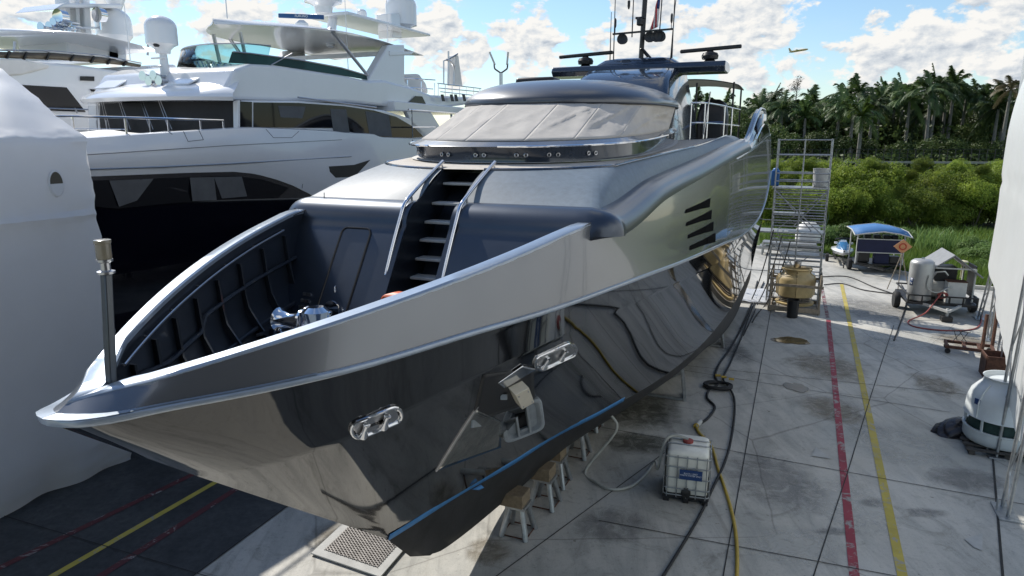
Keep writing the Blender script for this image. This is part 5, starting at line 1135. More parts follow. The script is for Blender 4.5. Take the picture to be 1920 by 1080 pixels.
# ======================= white waste tank =======================
g = (gp(1242, 938) + gp(1328, 950)) / 2; d = gp(1328, 950) - gp(1242, 938); yaw = math.atan2(d[1], d[0]); ax = V(math.cos(yaw), math.sin(yaw), 0); ay = V(-ax[1], ax[0], 0)
wd = np.linalg.norm(d); dp = 1.05; g = g + ay * dp / 2
ibc = thing('waste_tank', 'square white plastic waste water tank in a metal cage', 'tank', g, yaw)
def I(x, y, z): return g + ax * x + ay * y + UP * z
m = MB(); m.box(I(0, 0, .12), (wd, dp, .04), (ax, ay, UP))
for x in (-.42, 0, .42): m.box(I(x * wd, 0, .05), (.12, dp, .1), (ax, ay, UP))
m.build('pallet', M_dark, ibc, bevel=.01)
m = MB(); m.loft([[I(x, y, z) for x, y in rrect(-wd / 2 + .04 + i, wd / 2 - .04 - i, -dp / 2 + .04 + i, dp / 2 - .04 - i, .09)] for z, i in ((.15, .03), (.2, 0), (1.03, 0), (1.09, .015), (1.13, .07))], True, True); m.build('tank_body', M_tankplastic, ibc, smooth=50)
m = MB(); m.loft([[I(x, y, z) for x, y in rrect(-wd / 2 + .045, wd / 2 - .045, -dp / 2 + .045, dp / 2 - .045, .09)] for z in (.153, .26)], True); m.build('dark_skirt', M_dark, ibc)
m = MB()
for z in (.17, .32, .56, .80, 1.02): m.tube([I(x, y, z) for x, y in rrect(-wd / 2, wd / 2, -dp / 2, dp / 2, .08)], .013, 6, True)
for f in np.linspace(-.42, .42, 5):
    for sgn in (-1, 1): m.tube([I(f * wd, sgn * dp / 2, .12), I(f * wd, sgn * dp / 2, 1.06)], .012, 6); m.tube([I(sgn * wd / 2, f * dp, .12), I(sgn * wd / 2, f * dp, 1.06)], .012, 6)
m.build('cage', M_galv, ibc, smooth=60)
m = MB()
for y in (-.12, .12): m.tube([I(-wd / 2, y * dp, 1.05), I(-wd / 2 + .05, y * dp, 1.145), I(wd / 2 - .05, y * dp, 1.145), I(wd / 2, y * dp, 1.05)], .014, 6)
m.build('top_bar', M_galv, ibc)
m = MB(); m.lathe([(.11, 0), (.11, .05), (.09, .06)], I(-.02, .05, 1.125), 18); m.build('filler_cap', M_red, ibc)
m = MB(); m.lathe([(.10, -.03), (.10, .05), (.05, .07)], I(0, -dp / 2 + .02, .24), 14, (ax, UP, -ay)); m.build('outlet_valve', M_dark, ibc)
m = MB(); m.box(I(.08, -dp / 2 - .02, .66), (.46, .008, .22), (ax, ay, UP)); lbp = m.build('label_plate', M_labelb, ibc)
text('BLACK / GREY\nWASTE WATER ONLY', lbp, I(.08, -dp / 2 - .027, .67), ax, UP, .044, M_textw)
# hoses
def hose(pts, r, name, mt, label, cat='hose', n=8):
    m = MB(); m.tube(smoothpath(pts, 10), r, n); return one(m, name, [mt], label, cat, smooth=60)
Zr = lambda pts, z=.03: [gp(x, y) + UP * z for x, y in pts]
hp = [Y(12.6, 1.75, .55), Y(12.5, 1.9, .2)] + Zr([(1098, 885), (1118, 908), (1150, 921), (1185, 914), (1212, 890), (1228, 868)], .045) + [I(-.62, -.1, .5), I(-.50, 0, 1.1), I(-.3, .1, 1.22), I(-.02, .05, 1.19)]
hose(hp, .032, 'drain_hose', M_whose, 'pale grey hose looping from the hull over the concrete to the white tank')
hose(Zr([(1420, 528), (1402, 590), (1372, 650), (1350, 682), (1341, 705), (1346, 722), (1330, 732), (1326, 748), (1340, 765), (1328, 785), (1311, 797)]), .035, 'power_cable', M_rubber, 'thick black cable running aft to the yellow connector', 'cable')
m = MB(); pts = Zr([(1313, 794), (1305, 803)], .06); m.tube([pts[0], pts[0] * .6 + pts[1] * .4, pts[1]], [.06, .07, .05], 12); cnn = thing('cable_connector', 'grey and yellow plug joining the black cable to the yellow hose', 'connector', pts[1] * V(1, 1, 0)); m.build('plug', M_ltgrey, cnn); m = MB(); m.lathe([(.075, 0), (.075, .03)], pts[1], 12, (ax, UP, ay)); m.build('collar', M_yhose, cnn)
hose(Zr([(1305, 803), (1312, 815), (1330, 832), (1338, 850), (1346, 880), (1358, 915), (1370, 955), (1379, 1000), (1382, 1050), (1380, 1110)]), .035, 'yellow_hose', M_yhose, 'yellow hose lying along the concrete past the white tank')
hose(Zr([(1432, 530), (1412, 575), (1388, 640), (1368, 686), (1356, 712), (1366, 728), (1376, 748), (1377, 780), (1370, 830), (1358, 872), (1338, 915), (1312, 970), (1280, 1025), (1240, 1090)], .05), .03, 'power_cable', M_rubber, 'long black cable crossing the yellow hose near the white tank', 'cable')
m = MB(); c0 = gp(1346, 727); cp = []
for k in range(120): a = k / 120 * 2 * PI * 5; r_ = .32 + .05 * math.sin(k * .37); cp.append(c0 + V(r_ * 1.15 * math.cos(a), r_ * math.sin(a), .05 + .012 * (k / 24)))
m.tube(cp, .03, 8); cl = thing('hose_coil', 'coiled black hose with yellow fittings on the concrete', 'hose coil', c0); m.build('coil', M_rubber, cl, smooth=60)
for x, y in ((1341, 709), (1352, 712), (1366, 716)): m = MB(); c = gp(x, y); m.tube([c + UP * .1, c + UP * .1 + ax * .16], .04, 8); m.build('fitting', M_yhose, cl)

# ======================= right-hand shelter of white sheeting =======================
def TB(s): return 8.30 + .122 * s
sh = thing('sheeted_shelter', 'tall shelter of white plastic sheeting on a scaffold frame along the right', 'shelter', W(12, TB(12) + 2, 0), -HEAD)
def wallpt(s, h, o=0): return W(s, TB(s) + o, h)
hem = lambda s: float(np.interp(s, [-8, 12.5, 14.0, 15.6, 17.3, 21, 24.6], [2.6, 2.0, .95, 1.35, 1.75, 2.5, 3.2]))
R = []
for s in np.concatenate([np.linspace(.8, 12.5, 40), np.linspace(12.8, 24.6, 60)]):
    row = []
    for f in np.linspace(0, 1, 40):
        h = hem(s) + (12.5 - hem(s)) * f
        o = .05 * math.sin(1.7 * s + .5 * h) * math.sin(.4 * h + s * .3) + .018 * math.sin(6.3 * s + 1.2 * h) * math.sin(1.1 * h)
        o += .05 * math.exp(-((h - 6.1) / .10) ** 2) - 1.1 * max(0, (h - 7.5) / 5) ** 1.6 * -1
        row.append(wallpt(s, h, o + .35 * max(0, f - .0) ** 1 * 0))
    R.append(row)
m = MB(); m.loft(R); m.build('sheeting', M_sheet, sh, smooth=70)
m = MB(); R = []
for s in np.linspace(.8, 24.6, 20): R.append([wallpt(s, 12.5 + .8 * math.sin(PI * f), 1.9 + 8 * f) for f in np.linspace(0, 1, 8)])
m.loft(R); m.build('roof_sheeting', M_sheet, sh, smooth=70)
m = MB(); m.loft([[wallpt(24.6, h, o) for o in np.linspace(.1, 9.5, 6)] for h in np.linspace(3.2, 12.4, 6)]); m.build('end_sheeting', M_sheet, sh, smooth=70)
m = MB(); m.loft([[wallpt(s, h, .12 * math.sin(2 * s + h)) for s in np.linspace(-12, .78, 26)] for h in np.linspace(.3, 12.5, 14)]); m.build('dark_reflection_screen', mat('reflection_screen_black', (.012, .013, .015), .6, var=(2, .2)), sh, smooth=70)  # unseen screen, added so the yacht's forward side reflects something dark
# second loose sheet lower down, nearer
R = []
for f in np.linspace(0, 1, 16):
    s = 11.2 + 3.6 * f; R.append([wallpt(s, h0 + (3.2 - h0) * g_, .28 + .08 * math.sin(4 * s + h0)) for g_ in np.linspace(0, 1, 12) for h0 in (1.0 + .9 * abs(f - .35) * 2.2,)])
m = MB(); m.loft(R); m.build('loose_sheet', M_sheet, sh, smooth=70)
feet = [gp(1889, 972), gp(1868, 858), gp(1872, 700), gp(1856, 640), gp(1838, 600)]
for i, p in enumerate(feet):
    s = (p - O1) @ DS; topb = TB(s) + .12
    m = MB(); t = W(s + .1, max(topb, (p - O1) @ DB + .05), 9.5) if s < 23 else W(24.2, TB(24.2) + .3, 4.6)
    for o in (0, .45): m.tube([p + DS * o, t + DS * o], .035, 8)
    for k in range(11):
        f0, f1 = k / 11, (k + 1) / 11; a, b = p + (t - p) * f0, p + (t - p) * f1 + DS * .45
        m.tube([a, b] if k % 2 == 0 else [a + DS * .45, b - DS * .45], .018, 6)
    fm = m.build('frame_leg', M_galv, sh, smooth=60)
    m = MB(); m.box(p + DS * .22 + UP * .02, (.35, .75, .04), (DB, DS, UP)); m.tube([p + DS * .22 - DB * .15, p + DS * .22 - DB * .15 + UP * .3], .02, 6); m.build('foot_plate', M_galv, fm, bevel=.005)
    if i:
        m = MB(); a, b = feet[i - 1], p; m.tube([a + UP * 1.9 + DB * .15, b + UP * 1.9 + DB * .15], .028, 6); m.tube([a + UP * .5 + DB * .3, b + UP * 1.9 + DB * .3], .022, 6); m.build('frame_brace', M_galv, sh)
m = MB(); m.beam(wallpt(13.2, 1.2, .2), wallpt(15.5, 5.0, .25), .12, .05); m.build('timber_batten', M_wood, sh)

# ======================= white cooling tower on a pallet, bag =======================
g = gp(1872, 836); ct = thing('cooling_tower', 'white fibreglass cooling tower with open louvred base at right', 'cooling tower', g, -HEAD)
M_ctw = mat('white_fibreglass', (.60, .64, .65), .35, var=(2, .08), bump=(1.2, .1, .03))
m = MB()
for x in (-.72, 0, .72): m.beam(g + DB * x - DS * .85 + UP * .06, g + DB * x + DS * .85 + UP * .06, .12, .1)
for y in np.linspace(-.8, .8, 6): m.beam(g - DB * .85 + DS * y + UP * .13, g + DB * .85 + DS * y + UP * .13, .14, .03)
m.build('pallet', mat('dark_timber', (.055, .05, .045), .85, var=(5, .3)), ct)
m = MB(); m.lathe([(.55, .15), (.74, .17), (.80, .26), (.80, .48), (.83, .50), (.83, .53), (.76, .52), (.76, .24), (.3, .2)], g, 32); m.build('basin', M_ctw, ct, smooth=40)
m = MB(); m.lathe([(.70, .5), (.68, .80)], g, 32); m.build('fill_mesh', mat('green_fill_mesh', (.02, .05, .045), .7, var=(14, .4)), ct)
for k in range(6): a = k * PI / 3 + .4; m = MB(); m.beam(g + V(math.cos(a), math.sin(a), 0) * .76 + UP * .5, g + V(math.cos(a), math.sin(a), 0) * .78 + UP * .86, .06, .03); m.build('basin_bracket', M_ctw, ct)
m = MB(); m.lathe([(.80, .80), (.84, .82), (.82, .86), (.80, 1.20), (.74, 1.40), (.62, 1.55), (.53, 1.64), (.50, 1.74), (.54, 1.80), (.51, 1.80), (.47, 1.7)], g, 40); m.build('hood', M_ctw, ct, smooth=40)
for k in range(4): a = k * PI / 2 + .25; c_, s__ = math.cos(a), math.sin(a); m = MB(); m.tube([g + V(r_ * c_, r_ * s__, z) for r_, z in ((.83, .84), (.815, 1.2), (.75, 1.41), (.63, 1.56), (.545, 1.65))], .022, 6); m.build('hood_seam', M_ctw, ct)
m = MB(); a = math.atan2(-g[1], -g[0]) - .75; m.box(g + V(math.cos(a), math.sin(a), 0) * .795 + UP * 1.22, (.02, .16, .14), (V(math.cos(a), math.sin(a), 0), V(-math.sin(a), math.cos(a), 0), UP)); m.build('badge', M_labelb, ct)
g = gp(1790, 812); m = MB(); R = []
for i, f in enumerate(np.linspace(0, 1, 14)):
    z = .42 * f; r_ = (.42 * math.cos(f * PI / 2.15) ** .7) * (1 - .15 * f) + .02; R.append([g + V(r_ * 1.25 * math.cos(a) * (1 + .08 * math.sin(9 * a + 14 * f)) + .10 * f, r_ * math.sin(a) * (1 + .10 * math.sin(7 * a - 9 * f)), z) for a in np.linspace(0, 2 * PI, 45)[:-1]])
m.loft(R, True, True); one(m, 'wrapped_bundle', [mat('black_bin_liner', (.02, .018, .022), .25, var=(4, .2), bump=(7, .8, .04))], 'crinkled black plastic bundle on the ground beside the white cooling tower', 'bundle', smooth=60)

# ======================= rusty cart, wire stand =======================
g = gp(1815, 662); tr = thing('steel_cart', 'rusty flat steel cart with two uprights on small casters', 'cart', g, -.5)
cx_, cy_ = V(math.cos(-.5), math.sin(-.5), 0), V(-math.sin(-.5), math.cos(-.5), 0)
m = MB()
for y in (-.4, .4): m.beam(g - cx_ * .75 + cy_ * y + UP * .25, g + cx_ * .75 + cy_ * y + UP * .25, .1, .1)
for x in (-.7, -.15, .3, .7): m.beam(g + cx_ * x - cy_ * .4 + UP * .26, g + cx_ * x + cy_ * .4 + UP * .26, .1, .08)
m.build('frame', M_rust, tr, bevel=.008)
for x, y in ((.35, -.38), (.72, .38)): m = MB(); m.beam(g + cx_ * x + cy_ * y + UP * .25, g + cx_ * x + cy_ * y + UP * 1.55, .10, .08); m.build('upright', M_rust, tr, bevel=.008)
for x, y in ((-.65, -.36), (.65, -.36), (.65, .36), (-.65, .36)): m = MB(); c = g + cx_ * x + cy_ * y + UP * .09; m.tube([c - cy_ * .03, c + cy_ * .03], .09, 14); m.build('wheel', M_rubber, tr)
g2 = gp(1797, 655) + UP * .3; m = MB()
for a in (-.22, .22): m.tube([g2 + cx_ * a - cy_ * .1, g2 - cx_ * a * .3 + cy_ * .08 + UP * .4], .012, 5); m.tube([g2 + cx_ * a * .3 + cy_ * .1, g2 + cx_ * a - cy_ * .1 + UP * .4], .012, 5)
m.tube([g2 + UP * .4 + cx_ * a_ + cy_ * b_ for a_, b_ in ((-.28, -.12), (.28, -.12), (.28, .12), (-.28, .12))], .012, 5, True); one(m, 'wire_stool', [M_dark], 'small black wire stand with crossed legs on the rusty cart', 'stand')
# things behind the shelter feet
for x, y, w_, h_, mt, lb in ((1868, 706, .8, .75, M_rust, 'rusty brown steel bin behind the shelter legs'), (1890, 742, .6, .5, M_woodg, 'grey wooden box standing under the sheeting')):
    g = gp(x, y); m = MB(); ax2 = (DB, DS, UP)
    m.box(g + UP * h_ * .5 - DS * w_ / 2, (w_, .04, h_), ax2); m.box(g + UP * h_ * .5 + DS * w_ / 2, (w_, .04, h_), ax2); m.box(g + UP * h_ * .5 - DB * w_ / 2, (.04, w_ * .96, h_), ax2); m.box(g + UP * h_ * .5 + DB * w_ / 2, (.04, w_ * .96, h_), ax2); m.box(g + UP * .03, (w_ * .95, w_ * .95, .05), ax2); m.box(g + UP * (h_ * .72), (w_ * .9, w_ * .9, .05), ax2)
    one(m, 'storage_bin', [mt], lb, 'bin', bevel=.006)

# ======================= tank trailer =======================
g = gp(1762, 592); yw = -.32; tx, ty = V(math.cos(yw), math.sin(yw), 0), V(-math.sin(yw), math.cos(yw), 0)
tl = thing('compressor_trailer', 'open trailer carrying a tall silver pressure tank and a roofed compressor', 'trailer', g, yw)
def T(x, y, z): return g + tx * x + ty * y + UP * z
BXM = (tx, ty, UP)
m = MB(); m.box(T(0, 1.2, .52), (2.55, 2.6, .06), BXM)
for y in (-.1, 2.5): m.beam(T(-1.3, y, .52), T(1.3, y, .52), .08, .1); m.beam(T(-1.3, y, .86), T(1.3, y, .86), .06, .06)
for x in (-1.3, 1.3): m.beam(T(x, -.1, .52), T(x, 2.5, .52), .08, .1); m.beam(T(x, -.1, .86), T(x, 2.5, .86), .06, .06)
for x in np.linspace(-1.3, 1.3, 6): m.beam(T(x, -.1, .5), T(x, -.1, .88), .06, .06)
m.build('bed', M_dark, tl, bevel=.006)
m = MB(); m.beam(T(-.7, -.1, .5), T(0, -1.15, .45), .09, .1); m.beam(T(.7, -.1, .5), T(0, -1.15, .45), .09, .1); m.beam(T(0, -1.0, .55), T(0, -1.0, .05), .09, .09); m.build('drawbar', M_ltgrey, tl)
m = MB(); m.box(T(0, -1.0, .12), (.4, .4, .22), BXM); m.build('drawbar_block', M_dark, tl, bevel=.02)
for x in (-1.5, 1.5):
    m = MB(); c = T(x, 1.2, .36); m.lathe([(.22, -.12), (.34, -.12), (.37, -.08), (.37, .08), (.34, .12), (.22, .12)], c, 24, (ty, UP, tx)); wl = m.build('wheel', M_rubber, tl, smooth=40)
    m = MB(); m.lathe([(.21, -.10), (.1, -.06), (.1, .06), (.21, .10)], c, 18, (ty, UP, tx)); m.build('rim', M_ltgrey, wl)
m = MB(); c = T(-.82, .35, .55); m.lathe([(.28, 0), (.44, .05), (.475, .14), (.475, 1.62), (.45, 1.72), (.34, 1.80), (.12, 1.84)], c, 32); tk = m.build('pressure_tank', mat('dull_silver_paint', (.42, .42, .41), .42, .45, var=(2, .12)), tl, smooth=40)
m = MB(); m.lathe([(.06, 0), (.06, .05), (.02, .06)], c + UP * 1.83, 10); m.build('tank_valve', M_steel, tk)
m = MB(); m.tube([c + V(.478 * math.cos(a), .478 * math.sin(a), 0) + UP * z for a, z in ((-2.55, .95), (-2.35, .95))], .02, 5); 
m = MB(); R = [[c + (tx * math.cos(a) + ty * math.sin(a)) * .479 + UP * z for a in np.linspace(-2.75, -2.40, 6)] for z in (.70, 1.02)]; m.loft(R); lb = m.build('tank_label', M_labelb, tk, solid=.004)
nA = tx * math.cos(-2.57) + ty * math.sin(-2.57); text('N\nN', lb, c + nA * .486 + UP * .87, np.cross(UP, nA), UP, .15, M_textw)
hose([T(-.62, -.12, 1.75), T(-.66, -.16, 1.35), T(-.55, -.18, 1.12), T(-.25, -.2, 1.05), T(.1, -.1, 1.22), T(.35, .1, 1.25)], .03, 'air_hose', M_whose, 'short pale hose hanging across the front of the silver pressure tank')
m = MB(); m.box(T(.55, .4, 1.0), (.72, .5, .95), BXM); m.build('control_cabinet', mat('white_cabinet_paint', (.52, .52, .5), .5, var=(4, .1)), tl, bevel=.015)
m = MB(); m.box(T(.55, .4, 1.485), (.76, .54, .03), BXM); m.build('cabinet_lid', M_rust, tl)
m = MB(); m.lathe([(.2, -.5), (.42, -.45), (.42, .45), (.2, .5)], T(.1, 1.2, 1.0), 20, (ty, UP, tx)); m.build('receiver', M_ltgrey, tl, smooth=40)
m = MB(); m.box(T(.2, 1.6, 1.3), (1.1, .9, 1.3), BXM); m.box(T(.1, 1.1, 1.55), (.5, .3, .5), BXM); m.build('compressor', M_dark, tl, bevel=.03)
m = MB(); m.tube([T(-.2, 1.0, 1.55), T(-.1, .95, 1.75), T(.2, .95, 1.78), T(.35, 1.0, 1.6)], .06, 8); m.build('manifold', M_steel, tl)
for x in (-.35, 1.25):
    for y in (.5, 2.2): m = MB(); m.beam(T(x, y, .55), T(x, y, 2.0), .06, .06); m.build('roof_post', M_ltgrey, tl)
for a, b in (((-.55, 1.9), (.35, 2.62)), ((.35, 2.62), (1.5, 1.72))):
    m = MB(); m.prism([T(a[0], .3, a[1]), T(b[0], .3, b[1]), T(b[0], .3, b[1] - .07), T(a[0], .3, a[1] - .07)], ty * 2.2); m.build('roof_panel', mat('grey_roof_sheet', (.22, .225, .23), .5, var=(4, .15)), tl, bevel=.008)
m = MB(); m.beam(T(-.35, .35, 2.02), T(1.2, .35, 2.02), .05, .06); m.build('roof_tie', M_ltgrey, tl)
m = MB(); m.lathe([(.03, 0), (.03, .7), (.22, .72), (.2, .78), (.02, .82)], T(1.2, 2.3, 1.3), 14); m.build('exhaust_cap', mat('cream_cap', (.6, .55, .35), .5), tl)
m = MB(); m.box(T(1.42, 1.6, 1.35), (.04, 1.1, 1.4), BXM); m.build('mesh_side', M_dark, tl)
hose([T(-.1, -.15, 1.0), T(-.3, -.35, .75), T(-.75, -.8, .25)] + Zr([(1705, 602), (1706, 610), (1725, 616), (1770, 621), (1815, 620), (1836, 612), (1842, 590)], .03), .028, 'red_hose', M_red, 'dull red hose falling from the trailer and curving over the floor')
m = MB(); c = T(-.05, -.05, .9)
for k in range(3): m.tube([c + tx * (.16 * math.cos(a) + .05 * k) + UP * (.12 * math.sin(a)) + ty * .03 * k for a in np.linspace(0, 2 * PI, 17)[:-1]], .022, 6, True)
one(m, 'hose_bundle', [M_red], 'small coil of red hose hung on the trailer rail', 'hose')

# ======================= canopy trailer, sign =======================
g = gp(1645, 512); yw = -.26; tx, ty = V(math.cos(yw), math.sin(yw), 0), V(-math.sin(yw), math.cos(yw), 0); BXM = (tx, ty, UP)
cv = thing('canopy_trailer', 'small trailer under a ridged blue canopy with dark blue front panel', 'trailer', g, yw)
R = []
for x, z in ((-1.45, 2.28), (-.9, 2.38), (0, 2.50), (.8, 2.40), (1.45, 2.22)): R.append([T(x, -.45, z - .1), T(x, .5, z + .1), T(x, 1.9, z + .1)])
m = MB(); m.loft(R); cn = m.build('canopy', M_blue, cv, solid=.02)
m = MB(); b_ = [R[i][0] for i in range(5)] + [R[4][1], R[4][2]] + [R[i][2] for i in (3, 2, 1, 0)] + [R[0][1]]; m.tube(b_, .035, 6, True); m.build('canopy_frame', M_ltgrey, cn)
for x in (-1.2, 1.2):
    for y in (0, 1.8): m = MB(); m.beam(T(x, y, .5), T(x, y, 2.3), .06, .06); m.build('post', M_ltgrey, cv)
m = MB(); m.box(T(0, -.05, 1.55), (2.4, .04, .75), BXM); m.build('front_panel', M_dblue, cv)
m = MB()
for z in (1.17, 1.93): m.beam(T(-1.2, -.08, z), T(1.2, -.08, z), .04, .05)
m.build('panel_rail', M_ltgrey, cv)
m = MB(); m.box(T(0, .9, .5), (2.4, 2.2, .08), BXM); m.beam(T(-.9, 0, .45), T(0, -1.3, .4), .08, .08); m.beam(T(.9, 0, .45), T(0, -1.3, .4), .08, .08); m.build('chassis', M_dark, cv)
for x in (-1.32, 1.32): m = MB(); c = T(x, .9, .33); m.lathe([(.15, -.1), (.31, -.1), (.33, 0), (.31, .1), (.15, .1)], c, 20, (ty, UP, tx)); m.build('wheel', M_rubber, cv)
m = MB(); m.box(T(-.75, .4, .85), (.6, .5, .55), BXM); m.lathe([(.12, 0), (.2, .1), (.2, .3), (.1, .36)], T(-.75, .3, 1.1), 12); m.build('pump', M_dark, cv, bevel=.04)
m = MB(); m.box(T(.15, .3, .85), (.75, .5, .65), BXM); m.build('locker', M_dblue, cv, bevel=.03)
m = MB(); m.box(T(.85, .4, .75), (.5, .5, .4), BXM); m.build('toolbox', M_dark, cv, bevel=.02)
for x in (-.6, -.1, .4, .8): m = MB(); m.box(T(x, .6, 2.0), (.35, .5, .22), BXM); m.build('stowed_gear', M_dark, cv, bevel=.05)
c = gp(1683, 546); sg_ = thing('hazard_sign', 'orange diamond hazard sign on a tripod in front of the blue canopy', 'sign', c); cen = c + UP * 2.25
m = MB()
for a in (0, 2.1, 4.2): m.tube([c + V(.55 * math.cos(a), .55 * math.sin(a), 0), c + UP * 1.95], .022, 6)
m.build('tripod', M_woodg, sg_)
m = MB(); m.prism([cen + tx * .42, cen + UP * .36, cen - tx * .42, cen - UP * .36], ty * .02); m.build('sign_board', M_signo, sg_)
m = MB(); m.tube([cen - ty * .006 + tx * .15 * math.cos(a) + UP * .15 * math.sin(a) for a in np.linspace(0, 2 * PI, 17)[:-1]], .03, 5, True); m.build('sign_mark', mat('red_sign_mark', (.5, .06, .03), .5), sg_)

# ======================= jet ski on its dolly =======================
g = gp(1577, 492); js = thing('jet_ski', 'white and blue jet ski parked facing the yard', 'jet ski', g + UP * .35, .3); yw = -.38; tx, ty = V(math.cos(yw), math.sin(yw), 0), V(-math.sin(yw), math.cos(yw), 0); BXM = (tx, ty, UP)
R = []
for y, w_, z0, z1 in ((-1.5, .05, .85, .95), (-1.2, .32, .65, .98), (-.6, .55, .5, 1.0), (.3, .6, .45, .95), (1.3, .55, .5, .85), (1.6, .5, .55, .8)):
    R.append([T(x * w_, y, z) for x, z in ((-1, z1 - .08), (-1.05, z1 - .16), (-.8, z0 + .12), (0, z0), (.8, z0 + .12), (1.05, z1 - .16), (1, z1 - .08), (.5, z1), (-.5, z1))])
m = MB(); m.loft(R, True, True); m.build('hull', M_white, js, smooth=40)
R = []
for y, w_, z in ((-1.35, .12, 1.0), (-1.0, .3, 1.14), (-.5, .4, 1.3), (-.15, .34, 1.42), (.0, .2, 1.3)): R.append([T(x * w_, y, .9 + (z - .9) * k) for x, k in ((-1, 0), (-.9, .6), (-.45, 1), (.45, 1), (.9, .6), (1, 0))])
m = MB(); m.loft(R, False, True); m.build('front_cowl', mat('jet_ski_blue', (.02, .14, .30), .2, coat=1, var=None), js, smooth=50)
m = MB(); m.box(T(0, .6, 1.08), (.42, 1.3, .3), BXM); m.build('seat', M_dark, js, bevel=.08, seg=3)
m = MB(); m.tube([T(-.45, -.1, 1.45), T(-.2, -.2, 1.52), T(.2, -.2, 1.52), T(.45, -.1, 1.45)], .035, 8); m.build('handlebar', M_dark, js)
for x in (-.42, .42): m = MB(); m.box(T(x, -.55, 1.28), (.2, .1, .12), BXM); m.build('mirror', M_white, js, bevel=.03)
dl = thing('jet_ski_trailer', 'black trailer holding the jet ski', 'trailer', g, 0)
m = MB()
for x in (-.4, .4): m.beam(T(x, -1.1, .38), T(x, 1.5, .38), .1, .08)
m.beam(T(-.75, .2, .32), T(.75, .2, .32), .08, .08); m.beam(T(0, -1.0, .36), T(0, -2.3, .3), .08, .08); m.beam(T(0, -2.2, .3), T(0, -2.2, .02), .05, .05); m.build('frame', M_dark, dl)
for x in (-.8, .8): m = MB(); c = T(x, .2, .25); m.lathe([(.1, -.09), (.24, -.09), (.25, 0), (.24, .09), (.1, .09)], c, 18, (ty, UP, tx)); m.build('wheel', M_rubber, dl)

# ======================= scaffold tower, yellow cooling tower =======================
g = gp(1484, 566); sf = thing('scaffold_tower', 'tall aluminium scaffold tower beside the yacht stern', 'scaffold', g, -HEAD)
def SFP(x, y, z): return g + DB * x + DS * y + UP * z
xs, ys = (-1.1, 0.0, 1.1), (-.65, .65)
for x in xs:
    for y in ys: m = MB(); m.tube([SFP(x, y, 0), SFP(x, y, 7.45 if y < 0 or x != 0 else 7.2)], .032, 8); m.build('upright', M_galv, sf, smooth=60)
def deckboard(z, x0, x1, y0=-.65, y1=.65): m = MB(); m.box(SFP((x0 + x1) / 2, (y0 + y1) / 2, z), (x1 - x0, y1 - y0, .06), (DB, DS, UP)); m.build('platform', M_galv, sf)
for z in (7.4, 6.75, 5.95, 5.6, 5.1, 4.85, 4.6, 4.35, 4.1, 3.85, 3.6, 3.0, 2.75, 2.5, 2.1, 1.85, 1.6, 1.2, .9, .6, .3):
    m = MB()
    for y in ys: m.tube([SFP(-1.1, y, z), SFP(1.1, y, z)], .03, 6); m.build
    for x in (-1.1, 1.1):
        if z < 6: m.tube([SFP(x, -.65, z), SFP(x, .65, z)], .02, 6)
    m.build('ledger', M_galv, sf)
for a, b in (((-1.1, -.65, 2.9), (1.1, -.65, .5)), ((-1.1, -.65, 5.2), (1.1, -.65, 3.2)), ((1.1, -.65, 5.2), (-.2, -.65, 3.6)), ((-1.1, .65, .5), (1.1, .65, 2.6)), ((1.1, .65, 5.1), (-1.1, .65, 3.1)), ((-1.1, -.2, 3.3), (.3, -.2, .4)), ((-.9, .2, 3.3), (.5, .2, .4)), ((-1.1, .2, 5.2), (.6, .2, 3.3))):
    m = MB(); m.tube([SFP(*a), SFP(*b)], .024, 6); m.build('diagonal', M_galv, sf)
deckboard(5.3, -1.2, 1.15); deckboard(3.30, -2.2, 1.15); deckboard(2.3, -.6, 1.0); deckboard(4.1, -1.1, .2, 0, .65); deckboard(1.3, -1.0, .9, .0, .65)
for i in range(9): m = MB(); f = i / 8; m.box(SFP(-1.1 + 1.4 * f, 0, 3.3 - 2.9 * f), (.2, .4, .03), (DB, DS, UP)); m.build('stair_step', M_galv, sf)
m = MB(); m.tube([SFP(-2.2, -.6, 0), SFP(-2.2, -.6, 4.4)], .03, 6); m.tube([SFP(-2.2, .6, 0), SFP(-2.2, .6, 4.4)], .03, 6); m.tube([SFP(-2.2, -.6, 4.35), SFP(-1.1, -.6, 4.35)], .02, 6); m.tube([SFP(-2.2, -.6, 3.85), SFP(-1.1, -.6, 3.85)], .02, 6); m.tube([SFP(-2.2, -.6, 1.5), SFP(-1.1, -.6, 1.5)], .02, 6); m.build('side_frame', M_galv, sf)
m = MB(); m.loft([[SFP(1.16 + .05 * math.sin(5 * z), y + .06 * math.sin(4 * z), z) for y in np.linspace(-.66, -.3, 5)] for z in np.linspace(3.1, 4.9, 10)]); one(m, 'debris_netting', [M_teal2], 'strip of teal netting hanging on the scaffold corner', 'netting', smooth=60)
c = SFP(.75, .1, 5.34); m = MB(); m.lathe([(.28, 0), (.3, .02), (.33, .8), (.35, .82), (.31, .82), (.28, .05)], c, 20); one(m, 'grey_drum', [M_ltgrey], 'pale drum standing on the upper scaffold platform', 'drum')
c = SFP(-1.15, .3, 5.34); m = MB(); m.box(c + UP * .35, (.35, .35, .7), (DB, DS, UP)); m.lathe([(.16, .7), (.1, .8)], c, 10); one(m, 'blue_container', [mat('blue_plastic', (.03, .14, .38), .4)], 'blue plastic can on the left end of the scaffold platform', 'container', bevel=.04)
g = gp(1488, 578); yt = thing('yellow_cooling_tower', 'yellow barrel shaped cooling tower crated in a timber frame', 'cooling tower', g, -HEAD)
def YT(x, y, z): return g + DB * x + DS * y + UP * z
for rz, nm in (((.30, .36), 'base_tray'),): m = MB(); m.lathe([(.5, .22), (.80, .26), (.82, .34), (.74, .36)], g, 28); m.build(nm, M_yellow, yt, smooth=40)
m = MB(); m.lathe([(.62, .36), (.62, .64)], g, 28); m.build('fill_mesh', M_dark, yt)
m = MB()
